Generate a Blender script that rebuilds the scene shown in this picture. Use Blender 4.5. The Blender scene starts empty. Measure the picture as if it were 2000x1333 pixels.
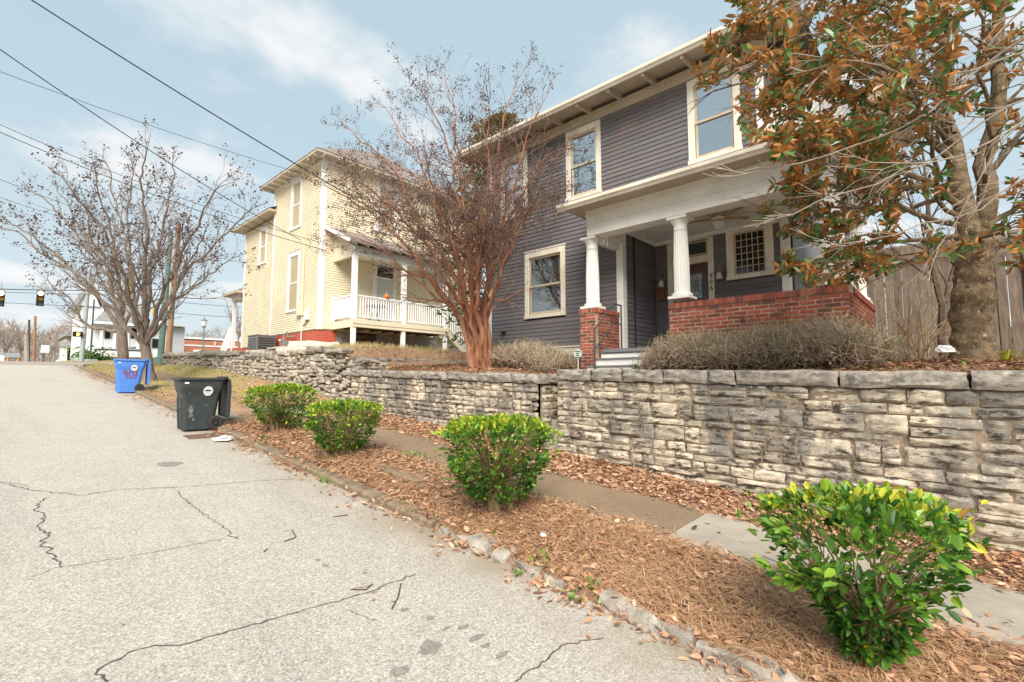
import bpy, bmesh, math, random
import numpy as np
from mathutils import Vector, Matrix, noise

random.seed(7)
rng = np.random.default_rng(7)
S = bpy.context.scene
COL = S.collection

# ------------------------------------------------------------------ camera
EYE_H = 1.78
YAW, PITCH = math.radians(47.55), math.radians(4.566)
FOC = 940.4
cam_d = bpy.data.cameras.new('camera')
cam_d.sensor_width = 36.0
cam_d.lens = FOC / 2000 * 36
cam_d.clip_start, cam_d.clip_end = 0.05, 3000
cam = bpy.data.objects.new('camera', cam_d)
COL.objects.link(cam)
cam.location = (0, 0, EYE_H)
cam.rotation_euler = (math.pi / 2 + PITCH, 0, -YAW)
S.camera = cam

# ------------------------------------------------------------------ world, sun, exposure
SUN_EL, SUN_AZ = math.radians(42), math.radians(226)      # azimuth clockwise from +Y
W = bpy.data.worlds.new('World')
S.world = W
W.use_nodes = True
nt = W.node_tree
nt.nodes.clear()
wn, wl = nt.nodes.new, nt.links.new
def wmath(op, a, b=None):
    n = wn('ShaderNodeMath'); n.operation = op
    for i, v in enumerate((a, b)):
        if v is None: continue
        if isinstance(v, (int, float)): n.inputs[i].default_value = v
        else: wl(v, n.inputs[i])
    return n.outputs[0]
wo = wn('ShaderNodeOutputWorld'); wb = wn('ShaderNodeBackground')
wb.inputs['Strength'].default_value = 0.05
sky = wn('ShaderNodeTexSky'); sky.sky_type = 'NISHITA'; sky.sun_disc = False
sky.sun_elevation, sky.sun_rotation = SUN_EL, SUN_AZ
sky.air_density, sky.dust_density, sky.ozone_density = 1.0, 2.0, 1.0
tc = wn('ShaderNodeTexCoord')
sep = wn('ShaderNodeSeparateXYZ'); wl(tc.outputs['Generated'], sep.inputs[0])
# thin milky veil over the blue
veil = wn('ShaderNodeMix'); veil.data_type = 'RGBA'
veil.inputs[0].default_value = 0.85
wl(sky.outputs[0], veil.inputs[6]); veil.inputs[7].default_value = (2.75, 3.55, 3.9, 1)
# paler towards the horizon
hz = wn('ShaderNodeMapRange'); wl(sep.outputs[2], hz.inputs[0])
hz.inputs[1].default_value, hz.inputs[2].default_value = 0.0, 0.45
hz.inputs[3].default_value, hz.inputs[4].default_value = 0.55, 0.0
hzm = wn('ShaderNodeMix'); hzm.data_type = 'RGBA'
wl(hz.outputs[0], hzm.inputs[0]); wl(veil.outputs[2], hzm.inputs[6]); hzm.inputs[7].default_value = (4.15, 4.4, 4.5, 1)
# clouds on a flat layer overhead
zz = wmath('ADD', wmath('MAXIMUM', sep.outputs[2], 0.0), 0.22)
cx, cy = wmath('DIVIDE', sep.outputs[0], zz), wmath('DIVIDE', sep.outputs[1], zz)
cmb = wn('ShaderNodeCombineXYZ'); wl(cx, cmb.inputs[0]); wl(cy, cmb.inputs[1]); cmb.inputs[2].default_value = 9.4
cn = wn('ShaderNodeTexNoise'); cn.inputs['Scale'].default_value = 2.0; cn.inputs['Detail'].default_value = 7
cn.inputs['Roughness'].default_value = 0.52
wl(cmb.outputs[0], cn.inputs['Vector'])
cr = wn('ShaderNodeMapRange'); cr.interpolation_type = 'SMOOTHSTEP'
wl(cn.outputs[0], cr.inputs[0])
cr.inputs[1].default_value, cr.inputs[2].default_value = 0.50, 0.66
cr.inputs[3].default_value, cr.inputs[4].default_value = 0.0, 0.92
cm = wn('ShaderNodeMix'); cm.data_type = 'RGBA'
wl(cr.outputs[0], cm.inputs[0]); wl(hzm.outputs[2], cm.inputs[6]); cm.inputs[7].default_value = (4.75, 4.72, 4.75, 1)
wl(cm.outputs[2], wb.inputs[0]); wl(wb.outputs[0], wo.inputs[0])

sun_d = bpy.data.lights.new('sun', 'SUN')
sun_d.energy, sun_d.angle, sun_d.color = 1.5, math.radians(38), (1.0, 0.925, 0.82)
sun = bpy.data.objects.new('sun', sun_d); COL.objects.link(sun)
sdir = Vector((math.sin(SUN_AZ) * math.cos(SUN_EL), math.cos(SUN_AZ) * math.cos(SUN_EL), math.sin(SUN_EL)))
sun.rotation_euler = (-sdir).to_track_quat('-Z', 'Y').to_euler()
S.view_settings.view_transform = 'Standard'
S.view_settings.look = 'None'
S.view_settings.exposure = 2.05
S.view_settings.gamma = 1
S.render.engine = 'CYCLES'
S.cycles.use_denoising = True
S.cycles.max_bounces = 6
S.cycles.transparent_max_bounces = 12

# ------------------------------------------------------------------ measuring helpers
_F = np.array([math.sin(YAW) * math.cos(PITCH), math.cos(YAW) * math.cos(PITCH), math.sin(PITCH)])
_R = np.array([math.cos(YAW), -math.sin(YAW), 0.0])
_U = np.cross(_R, _F)
_E = np.array([0, 0, EYE_H])
def _ray(px, py): return _R * (px - 1000) / FOC - _U * (py - 666.5) / FOC + _F
def on_x(px, py, x): d = _ray(px, py); return _E + d * (x / d[0])
def on_y(px, py, y): d = _ray(px, py); return _E + d * (y / d[1])
def at_d(px, py, dist): return _E + _ray(px, py) * dist
def on_road(px, py, dz=0.0):
    d = _ray(px, py); t = (dz - EYE_H) / (d[2] - .075 * d[1]); return _E + d * t

# ------------------------------------------------------------------ things and parts
WL = {}
def thing(name, label, cat, base, group=None):
    o = bpy.data.objects.new(name, None); COL.objects.link(o)
    o.location = base; o.empty_display_size = .2
    o['label'] = label; o['category'] = cat
    if group: o['group'] = group
    WL[o.name] = np.array(base, float)
    return o
def mark(o, label=None, cat=None, group=None, kind=None):
    for k, v in (('label', label), ('category', cat), ('group', group), ('kind', kind)):
        if v: o[k] = v
    return o
def put(name, me, parent=None, loc=None, rot=None, scale=None):
    """object from shared mesh data; loc in world space"""
    o = bpy.data.objects.new(name, me); COL.objects.link(o)
    b = np.zeros(3)
    if parent is not None:
        o.parent = parent; b = WL[parent.name]
    if loc is not None: o.location = Vector(np.array(loc, float) - b)
    if rot is not None: o.rotation_euler = rot
    if scale is not None: o.scale = scale
    WL[o.name] = np.array(loc, float) if loc is not None else b
    return o

class MB:
    def __init__(self): self.v = []; self.f = []; self.sm = []
    def add(self, vs, fs, smooth=False):
        n = len(self.v); self.v.extend([tuple(map(float, p)) for p in vs])
        self.f.extend([tuple(i + n for i in f) for f in fs]); self.sm.extend([smooth] * len(fs)); return self
    def box(self, x0, x1, y0, y1, z0, z1):
        x0, x1 = min(x0, x1), max(x0, x1); y0, y1 = min(y0, y1), max(y0, y1); z0, z1 = min(z0, z1), max(z0, z1)
        return self.add([(x0,y0,z0),(x1,y0,z0),(x1,y1,z0),(x0,y1,z0),(x0,y0,z1),(x1,y0,z1),(x1,y1,z1),(x0,y1,z1)],
            [(0,3,2,1),(4,5,6,7),(0,1,5,4),(1,2,6,5),(2,3,7,6),(3,0,4,7)])
    def hexa(self, lo, hi):
        """two rings of 4 points"""
        return self.add(list(lo) + list(hi), [(0,3,2,1),(4,5,6,7),(0,1,5,4),(1,2,6,5),(2,3,7,6),(3,0,4,7)])
    def beam(self, p, q, w, h, up=(0, 0, 1)):
        p, q = np.array(p, float), np.array(q, float); d = q - p; d /= np.linalg.norm(d)
        s = np.cross(d, up); 
        if np.linalg.norm(s) < 1e-4: s = np.cross(d, (1, 0, 0))
        s /= np.linalg.norm(s); u = np.cross(s, d); s = s * w / 2; u = u * h / 2
        return self.hexa([p-s-u, p+s-u, p+s+u, p-s+u], [q-s-u, q+s-u, q+s+u, q-s+u])
    def prism(self, pts, axis, a, b):
        """polygon pts (2D) extruded along axis from a to b"""
        def mk(p, t): 
            return {'x': (t, p[0], p[1]), 'y': (p[0], t, p[1]), 'z': (p[0], p[1], t)}[axis]
        n = len(pts)
        vs = [mk(p, a) for p in pts] + [mk(p, b) for p in pts]
        fs = [tuple(range(n))[::-1], tuple(range(n, 2 * n))] + [(i, (i+1) % n, (i+1) % n + n, i + n) for i in range(n)]
        return self.add(vs, fs)
    def tube(self, pts, rad, n=6, cap=True):
        pts = [np.array(p, float) for p in pts]; m = len(pts)
        if not hasattr(rad, '__len__'): rad = [rad] * m
        t0 = pts[1] - pts[0]; ref = np.array((0, 0, 1.)) if abs(t0[2]) < .9 * np.linalg.norm(t0) else np.array((1., 0, 0))
        vs = []; a = np.arange(n) * 2 * math.pi / n; ca, sa = np.cos(a)[:, None], np.sin(a)[:, None]
        for i in range(m):
            t = pts[min(i+1, m-1)] - pts[max(i-1, 0)]; t = t / (np.linalg.norm(t) + 1e-9)
            s = np.cross(t, ref); s /= (np.linalg.norm(s) + 1e-9); u = np.cross(t, s); ref = np.cross(s, t)
            vs.append(pts[i] + rad[i] * (ca * s + sa * u))
        vs = np.concatenate(vs)
        fs = [(i*n+j, i*n+(j+1) % n, (i+1)*n+(j+1) % n, (i+1)*n+j) for i in range(m-1) for j in range(n)]
        if cap: fs += [tuple(range(n))[::-1], tuple((m-1)*n + j for j in range(n))]
        return self.add(vs, fs, True)
    def lathe(self, prof, c, n=16):
        """profile [(r,z)] round a vertical axis at c"""
        a = np.arange(n) * 2 * math.pi / n; vs = []
        for r, z in prof: vs += [(c[0] + r*math.cos(t), c[1] + r*math.sin(t), c[2] + z) for t in a]
        m = len(prof)
        fs = [(i*n+j, i*n+(j+1) % n, (i+1)*n+(j+1) % n, (i+1)*n+j) for i in range(m-1) for j in range(n)]
        fs += [tuple(range(n))[::-1], tuple((m-1)*n + j for j in range(n))]
        return self.add(vs, fs, True)
    def mesh(self, name, base=None, bev=0.0, seg=1):
        v = np.array(self.v, float)
        if base is not None: v = v - base
        me = bpy.data.meshes.new(name); me.from_pydata(v.tolist(), [], self.f)
        if any(self.sm): me.polygons.foreach_set('use_smooth', self.sm)
        if bev:
            bm = bmesh.new(); bm.from_mesh(me); bmesh.ops.recalc_face_normals(bm, faces=bm.faces)
            es = [e for e in bm.edges if len(e.link_faces) == 2 and e.calc_face_angle(0) > .5]
            bmesh.ops.bevel(bm, geom=es, offset=bev, segments=seg, affect='EDGES', clamp_overlap=True)
            bm.to_mesh(me); bm.free()
        if any(self.sm): me.set_sharp_from_angle(angle=math.radians(40))
        return me
    def build(self, name, mat, parent=None, bev=0.0, seg=1, label=None, kind=None):
        base = WL[parent.name] if parent is not None else None
        me = self.mesh(name, base, bev, seg)
        if mat: me.materials.append(mat)
        o = put(name, me, parent)
        return mark(o, label=label, kind=kind)

def quads_obj(name, V, mat, parent=None, tint=None, kind=None, smooth=False, label=None):
    """V: (n,4,3) world space quads joined in one mesh; tint: per-quad value"""
    V = np.asarray(V, np.float32); n = len(V)
    if parent is not None: V = V - WL[parent.name].astype(np.float32)
    me = bpy.data.meshes.new(name)
    me.vertices.add(n * 4); me.vertices.foreach_set('co', V.ravel())
    me.loops.add(n * 4); me.loops.foreach_set('vertex_index', np.arange(n * 4, dtype=np.int32))
    me.polygons.add(n); me.polygons.foreach_set('loop_start', np.arange(0, n * 4, 4, dtype=np.int32))
    if tint is not None:
        a = me.attributes.new('tint', 'FLOAT', 'FACE'); a.data.foreach_set('value', np.asarray(tint, np.float32))
    me.update(); me.validate()
    me.materials.append(mat)
    return mark(put(name, me, parent), label=label, kind=kind)

def frames(d, roll=None):
    """orthonormal frames for directions d (n,3): returns along, side, normal"""
    d = d / np.linalg.norm(d, axis=1, keepdims=True)
    ref = np.where(np.abs(d[:, 2:3]) < .95, np.array([[0, 0, 1.]]), np.array([[1., 0, 0]]))
    s = np.cross(d, ref); s /= np.linalg.norm(s, axis=1, keepdims=True); nn = np.cross(s, d)
    if roll is not None:
        c, q = np.cos(roll)[:, None], np.sin(roll)[:, None]; s, nn = s * c + nn * q, nn * c - s * q
    return d, s, nn
def leaf_quads(P, D, L, Wd, roll=None, fold=.25, droop=.12):
    """pointed oval leaves: two quads folded on the midrib. returns (2n,4,3)"""
    n = len(P); d, s, nn = frames(D, roll); L = np.broadcast_to(L, n)[:, None]; Wd = np.broadcast_to(Wd, n)[:, None]
    tip = P + d * L - nn * droop * L
    r1 = P + d * L * .32 + s * Wd * .46 + nn * fold * Wd; r2 = P + d * L * .72 + s * Wd * .40 + nn * (fold * Wd - droop * L * .4)
    l1 = P + d * L * .32 - s * Wd * .46 + nn * fold * Wd; l2 = P + d * L * .72 - s * Wd * .40 + nn * (fold * Wd - droop * L * .4)
    a = np.stack([P, r1, r2, tip], 1); b = np.stack([P, tip, l2, l1], 1)
    return np.concatenate([a, b], 1).reshape(-1, 4, 3)

# ------------------------------------------------------------------ materials
MATS = {}
def mat(name, c, c2=None, sc=6, rough=.75, bump=0, bsc=60, st=(1, 1, 1), rnd=0, stain=None, spec=.35,
        attr=None, back=None, trans=0, metal=0, lo=.35, hi=.65, det=5, stain2=None, bst=None, spk=None, grit=None, edge=None):
    m = bpy.data.materials.new(name); m.use_nodes = True; t = m.node_tree; N, L = t.nodes.new, t.links.new
    bs = t.nodes['Principled BSDF']; bs.inputs['Roughness'].default_value = rough
    bs.inputs['Specular IOR Level'].default_value = spec; bs.inputs['Metallic'].default_value = metal
    geo = N('ShaderNodeNewGeometry')
    def mapped(s):
        mp = N('ShaderNodeMapping'); mp.inputs['Scale'].default_value = s; L(geo.outputs['Position'], mp.inputs[0]); return mp.outputs[0]
    def nz(scale, s, detail=5, rg=.6):
        n = N('ShaderNodeTexNoise'); n.inputs['Scale'].default_value = scale; n.inputs['Detail'].default_value = detail
        n.inputs['Roughness'].default_value = rg; L(mapped(s), n.inputs['Vector']); return n.outputs[0]
    def rng_(x, a, b):
        r = N('ShaderNodeMapRange'); r.interpolation_type = 'SMOOTHSTEP'; L(x, r.inputs[0]); r.inputs[1].default_value, r.inputs[2].default_value = a, b; return r.outputs[0]
    def mix(f, a, b):
        x = N('ShaderNodeMix'); x.data_type = 'RGBA'
        if isinstance(f, float): x.inputs[0].default_value = f
        else: L(f, x.inputs[0])
        for i, q in ((6, a), (7, b)):
            if isinstance(q, tuple): x.inputs[i].default_value = (*q, 1)
            else: L(q, x.inputs[i])
        return x.outputs[2]
    col = c
    if attr:
        at = N('ShaderNodeAttribute'); at.attribute_name = 'tint'; rp = N('ShaderNodeValToRGB'); L(at.outputs['Fac'], rp.inputs[0])
        els = rp.color_ramp.elements
        while len(els) < len(attr): els.new(.5)
        for i, cc in enumerate(attr): els[i].position = i / (len(attr) - 1); els[i].color = (*cc, 1)
        col = rp.outputs[0]
        if attr and rnd == 'obj':      # single leaves and pebbles: colour by object
            oi = N('ShaderNodeObjectInfo'); L(oi.outputs['Random'], rp.inputs[0])
    if c2 is not None: col = mix(rng_(nz(sc, st, det), lo, hi), col, c2)
    for sn in (stain, stain2):
        if sn: cc, s_, a, b, sst = sn; col = mix(rng_(nz(s_, sst, 6, .65), a, b), col, cc)
    if grit:
        vo = N('ShaderNodeTexVoronoi'); vo.inputs['Scale'].default_value = grit[0]; L(geo.outputs['Position'], vo.inputs['Vector'])
        sp_ = N('ShaderNodeSeparateColor'); L(vo.outputs['Color'], sp_.inputs[0]); rp2 = N('ShaderNodeValToRGB'); L(sp_.outputs[0], rp2.inputs[0]); e2 = rp2.color_ramp.elements; g2 = grit[2]
        while len(e2) < len(g2): e2.new(.5)
        for i, cc in enumerate(g2): e2[i].position = i / (len(g2) - 1); e2[i].color = (*cc, 1)
        col = mix(float(grit[1]), col, rp2.outputs[0])
    if edge:
        sx = N('ShaderNodeSeparateXYZ'); L(geo.outputs['Position'], sx.inputs[0]); mu = N('ShaderNodeMath'); mu.operation = 'MULTIPLY'
        L(rng_(sx.outputs[0], edge[1], edge[2]), mu.inputs[0]); L(rng_(nz(1.8, (1, 1, 1), 5), .25, .7), mu.inputs[1]); col = mix(mu.outputs[0], col, edge[0])
    if spk:
        cc, s_, a, b = spk; col = mix(rng_(nz(s_, (1, 1, 1), 2, .5), a, b), col, cc)
    if isinstance(rnd, float) and rnd:
        oi = N('ShaderNodeObjectInfo'); hs = N('ShaderNodeHueSaturation')
        r = N('ShaderNodeMapRange'); L(oi.outputs['Random'], r.inputs[0]); r.inputs[3].default_value, r.inputs[4].default_value = 1 - rnd, 1 + rnd
        L(r.outputs[0], hs.inputs['Value'])
        if isinstance(col, tuple): hs.inputs['Color'].default_value = (*col, 1)
        else: L(col, hs.inputs['Color'])
        col = hs.outputs[0]
    if back is not None:
        bn = N('ShaderNodeTexNoise'); bn.inputs['Scale'].default_value = 5.0; L(geo.outputs['Position'], bn.inputs['Vector'])
        bcol = mix(rng_(bn.outputs[0], .36, .64), tuple(.48 * q for q in back), tuple(min(1, 1.15 * q) for q in back))
        col = mix(geo.outputs['Backfacing'], col, bcol)
    if isinstance(col, tuple): bs.inputs['Base Color'].default_value = (*col, 1)
    else: L(col, bs.inputs['Base Color'])
    if bump:
        b = N('ShaderNodeBump'); b.inputs['Strength'].default_value = bump; b.inputs['Distance'].default_value = .02
        L(nz(bsc, bst or st, 6, .65), b.inputs['Height']); L(b.outputs[0], bs.inputs['Normal'])
    if trans:
        tr = N('ShaderNodeBsdfTranslucent'); ms = N('ShaderNodeMixShader'); ms.inputs[0].default_value = trans
        if isinstance(col, tuple): tr.inputs[0].default_value = (*col, 1)
        else: L(col, tr.inputs[0])
        out = t.nodes['Material Output']; L(bs.outputs[0], ms.inputs[1]); L(tr.outputs[0], ms.inputs[2]); L(ms.outputs[0], out.inputs[0])
    MATS[name] = m; return m
def glass(name, refl, tint=(.9, .93, .95), rough=.02):
    m = bpy.data.materials.new(name); m.use_nodes = True; t = m.node_tree; N, L = t.nodes.new, t.links.new
    t.nodes.remove(t.nodes['Principled BSDF'])
    tr = N('ShaderNodeBsdfTransparent'); tr.inputs[0].default_value = (*tint, 1)
    gl = N('ShaderNodeBsdfGlossy'); gl.inputs['Roughness'].default_value = rough
    fr = N('ShaderNodeLayerWeight'); fr.inputs[0].default_value = .5
    r = N('ShaderNodeMapRange'); L(fr.outputs['Facing'], r.inputs[0]); r.inputs[3].default_value, r.inputs[4].default_value = refl, min(1, refl + .5)
    nz = N('ShaderNodeTexNoise'); nz.inputs['Scale'].default_value = 1.6; geo = N('ShaderNodeNewGeometry'); L(geo.outputs['Position'], nz.inputs['Vector'])
    b = N('ShaderNodeBump'); b.inputs['Strength'].default_value = .12; b.inputs['Distance'].default_value = .05; L(nz.outputs[0], b.inputs['Height']); L(b.outputs[0], gl.inputs['Normal'])
    ms = N('ShaderNodeMixShader'); L(r.outputs[0], ms.inputs[0]); L(tr.outputs[0], ms.inputs[1]); L(gl.outputs[0], ms.inputs[2]); L(ms.outputs[0], t.nodes['Material Output'].inputs[0])
    return m
def emis(name, c, s):
    m = bpy.data.materials.new(name); m.use_nodes = True; b = m.node_tree.nodes['Principled BSDF']
    b.inputs['Base Color'].default_value = (*c, 1); b.inputs['Emission Color'].default_value = (*c, 1); b.inputs['Emission Strength'].default_value = s; return m

M_road = mat('road_chipseal', (.50, .452, .398), (.435, .392, .345), 2.2, .9, .6, 95, grit=(95, .62, [(.20, .175, .15), (.36, .32, .275), (.46, .41, .36), (.52, .475, .42), (.74, .70, .64)]), edge=((.33, .265, .195), 2.3, 3.15), stain=((.39, .35, .305), .7, .52, .75, (1, 1, 1)), stain2=((.33, .295, .26), 1.0, .50, .72, (1.3, .10, 1)), det=8)
M_cross = mat('cross_street_asphalt', (.36, .30, .26), (.30, .26, .23), 1.5, .9, .3, 60)
M_crack = mat('crack_dirt', (.075, .062, .05), (.13, .105, .085), 30, rough=1)
M_stain = mat('oil_stain', (.20, .18, .16), (.30, .27, .24), 30, .9)
M_soil = mat('soil_mulch', (.20, .118, .072), (.34, .21, .128), 9, 1, .9, 35, det=8, stain=((.40, .26, .155), 25, .5, .7, (1, 1, 1)))
M_grassy = mat('grassy_earth', (.33, .25, .12), (.24, .20, .08), 3, 1, .8, 40)
M_dirt = mat('bare_dirt', (.36, .235, .135), (.29, .185, .105), 3, 1, .6, 40)
M_agg = mat('exposed_aggregate', (.30, .205, .13), (.22, .15, .095), 1.6, .9, .6, 160, grit=(150, .5, [(.12, .085, .055), (.24, .165, .105), (.30, .215, .14), (.46, .36, .25)]), det=6)
M_slab = mat('grey_concrete', (.40, .355, .295), (.31, .275, .23), 2.4, .9, .3, 90, spk=((.5, .46, .4), 60, .68, .74))
M_kerb = mat('kerb_concrete', (.29, .215, .14), (.20, .15, .10), 5, .95, .6, 70, stain=((.12, .10, .075), 7, .5, .68, (1, 1, 1)))
M_kerb2 = mat('broken_kerb', (.47, .425, .365), (.30, .265, .225), 6, .95, .8, 50, stain=((.14, .12, .10), 9, .55, .7, (1, 1, 1)))

# ================================================================== terrain
def road_z(y):
    return np.interp(y, [-60, 30, 36, 42, 50, 60, 90, 400, 900], [-4.5, 2.25, 2.63, 2.88, 3.03, 3.1, 3.1, 3.1, 3.1])
def sst(x, a, b):
    t = np.clip((x - a) / (b - a), 0, 1); return t * t * (3 - 2 * t)
BUSHES = [(3.47, .43), (3.70, 3.47), (3.74, 6.59), (3.72, 8.87)]
def ground_h(x, y):
    x, y = np.asarray(x, float), np.asarray(y, float)
    b = road_z(y)
    strip = b + .055 + .12 * sst(x, 3.15, 4.2) + .06 * sst(x, 5.4, 6.2)
    for bx, by in BUSHES: strip = strip + .07 * np.exp(-((x - bx) ** 2 / .12 + (y - by) ** 2 / .35))
    walk = sst(x, 4.25, 4.4) * (1 - sst(x, 5.4, 5.55))
    strip = strip * (1 - walk) + walk * (b + .11)
    bank = sst(x, 5.2, 6.1) * sst(y, 11.2, 13.5) * (1 - sst(y, 24, 30)) * .30
    strip = strip + bank
    wx = np.full_like(b + x * 0, 6.5)
    lot1 = 1.80 + .09 * np.clip(x - 6.6, 0, 3.2) + .16 * sst(y, 5.7, 8) + .10 * np.exp(-((x - 7.6) ** 2 + (y + .1) ** 2) / .6)
    lot2 = 2.42 + .40 * sst(x, 6.3, 8.2) + .08 * sst(y, 18, 26)
    lot = lot1 + (np.maximum(lot2, 0) - lot1) * sst(y, 12.9, 13.6)
    far = b + .18
    lot = lot + (far - lot) * sst(y, 29.5, 33)
    up = sst(x, wx, wx + .08)
    # behind the houses everything keeps the lot level
    z = strip * (1 - up) + lot * up
    z = z + (lot1 - z) * 0
    # steps gap in the front wall
    gp_ = (y > 4.70) & (y < 5.305) & (x > 6.4) & (x < 8.0); z = np.where(gp_, np.minimum(b + .15 + np.clip(x - 6.45, 0, 9) * .74, lot1), z)
    road = 1 - sst(x, 3.10, 3.14)
    z = z * (1 - road) + (b - .07) * road
    other = 1 - sst(x, -7.4, -7.0)
    z = z + other * .2
    cross = sst(y, 34.0, 34.3) * (1 - sst(y, 45.4, 45.7))
    z = z * (1 - cross) + (b - .07) * cross
    return z
def lin(a, b, n): return list(np.linspace(a, b, n, endpoint=False))
xs = np.array(lin(-400, -60, 6) + lin(-60, -8, 10) + lin(-8, 3.0, 16) + sorted(lin(3.0, 6.7, 48) + [3.10, 3.14]) + lin(6.7, 9, 18) + lin(9, 20, 16) + lin(20, 80, 12) + lin(80, 900, 8) + [900])
ys = np.array(lin(-60, -4, 10) + sorted(lin(-4, 16, 110) + [4.68, 4.72, 5.295, 5.32]) + lin(16, 34, 60) + lin(34, 46, 30) + lin(46, 100, 14) + lin(100, 900, 8) + [900])
XX, YY = np.meshgrid(xs, ys, indexing='ij')
ZZ = ground_h(XX, YY)
nzv = np.array([noise.noise((x * 2.3, y * 2.3, 1.7)) * .02 + noise.noise((x * 7, y * 7, 4.)) * .012 for x, y in zip(XX.ravel(), YY.ravel())]).reshape(XX.shape)
ZZ = ZZ + nzv * ((XX > 3.4) & (XX < 30) & (YY < 33) & (YY > -6))
nx, ny = len(xs), len(ys)
me = bpy.data.meshes.new('ground')
idx = np.arange(nx * ny).reshape(nx, ny)
F4 = np.stack([idx[:-1, :-1], idx[1:, :-1], idx[1:, 1:], idx[:-1, 1:]], -1).reshape(-1, 4)
me.from_pydata(np.stack([XX, YY, ZZ], -1).reshape(-1, 3).tolist(), [], F4.tolist())
for m in (M_soil, M_grassy, M_dirt): me.materials.append(m)
cxm, cym = (XX[:-1, :-1] + XX[1:, 1:]).ravel() / 2, (YY[:-1, :-1] + YY[1:, 1:]).ravel() / 2
mi = np.zeros(len(cxm), np.int32)
mi[(cym > 13.0) & (cxm > 5.6)] = 1
mi[(cym > 13.0) & (cym < 17.2) & (cxm > 6.3)] = 0
mi[(cym > 17.2) & (cxm > 3)] = 1
mi[(cym > 10.9) & (cym < 17.5) & (cxm > 3.1) & (cxm < 6.2)] = 2
mi[(cxm < -6) | (cym > 45) | (cxm > 16) | (cym < -6)] = 1
me.polygons.foreach_set('material_index', mi); me.polygons.foreach_set('use_smooth', [True] * len(mi)); me.update()
ground = mark(put('ground', me), kind='structure')
def gz(x, y): return float(ground_h(x, y))

# road: one sheet, edge to kerb, plus the cross street
def sheet(name, x0, x1, yv, dz, m, kind='structure', parent=None):
    mb = MB()
    for a, b in zip(yv[:-1], yv[1:]):
        mb.add([(x0, a, road_z(a) + dz), (x1, a, road_z(a) + dz), (x1, b, road_z(b) + dz), (x0, b, road_z(b) + dz)], [(0, 1, 2, 3)])
    return mb.build(name, m, parent, kind=kind)
road = sheet('road', -7.2, 3.105, list(np.linspace(-60, 34, 60)), 0, M_road)
crossr = sheet('cross_street', -90, 90, list(np.linspace(33.9, 45.6, 16)), .004, M_cross)
def ribbon(mb, px, w, dz=.004, jit=.02, ends=True):
    """crack on the road through photo points measured on the road plane"""
    pts = [on_road(*p) for p in px]
    P = [pts[0]]
    for a, b in zip(pts[:-1], pts[1:]):
        n = max(2, int(np.linalg.norm(b - a) / .035))
        for i in range(1, n + 1):
            q = a + (b - a) * i / n
            if i < n: q = q + np.array((random.gauss(0, jit), random.gauss(0, jit), 0))
            P.append(q)
    for i, (a, b) in enumerate(zip(P[:-1], P[1:])):
        d = b - a; s = np.array((-d[1], d[0], 0)); s /= np.linalg.norm(s) + 1e-9
        k = .4 + .9 * random.random(); wa = w * k / 2; wb_ = w * (.4 + .9 * random.random()) / 2
        vs = [a - s*wa, b - s*wb_, b + s*wb_, a + s*wa]
        mb.add([(v[0], v[1], .075 * v[1] + dz) for v in vs], [(0, 1, 2, 3)])
CR = [([(0,942),(60,958),(160,968),(230,957),(340,953),(420,947),(500,940),(572,936)], .016, .014),
      ([(18,943),(55,950)], .012, .01),
      ([(95,973),(72,985),(66,998),(88,1007),(75,1030),(92,1045),(85,1062),(105,1085),(120,1108)], .02, .022),
      ([(120,1108),(190,1098),(280,1083),(360,1068),(440,1052)], .010, .012), ([(60,1128),(120,1108)], .009, .012),
      ([(340,957),(360,975),(382,993),(405,1012),(430,1026),(450,1040),(445,1047),(460,1053)], .014, .018),
      ([(210,1333),(190,1310),(215,1295),(250,1276),(300,1262),(350,1262),(420,1242),(480,1225),(560,1202),(640,1180),(720,1158),(760,1140),(812,1123)], .018, .010),
      ([(1005,1333),(1040,1308),(1075,1280),(1110,1258),(1135,1252),(1180,1246)], .016, .014),
      ([(685,1152),(700,1149),(728,1142)], .008, .012), ([(675,1192),(700,1202),(738,1213)], .009, .012)]
for px, w, j in CR:
    mb = MB(); ribbon(mb, px, w * .62, jit=j * .8); mb.build('crack', M_crack, road)
def blot(px, py, a, b, n=26):
    c = on_road(px, py); mb = MB(); ph = random.random() * 9
    pts = [(c[0] + a * math.cos(t) * (1 + .2 * math.sin(3*t+ph) + random.uniform(-.22, .22)), c[1] + b * math.sin(t) * (1 + .2 * math.cos(2*t+ph) + random.uniform(-.22, .22))) for t in np.linspace(0, 2*math.pi, n, endpoint=False)]
    mb.add([(x, y, .075 * y + .004) for x, y in pts], [tuple(range(n))]); mb.build('oil_spot', M_stain, road)
for p in ((330,907,.13,.16),(840,1265,.07,.06),(780,1312,.05,.04),(790,1192,.03,.02),(840,1208,.03,.02),(905,1226,.045,.02),(930,1247,.06,.022),(948,1262,.035,.02),(980,1280,.05,.016),(872,1228,.04,.01),(730,1158,.02,.015),(768,1176,.02,.012),(620,1095,.02,.03),(635,1105,.02,.03),(712,1120,.02,.02)): blot(*p)

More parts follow.
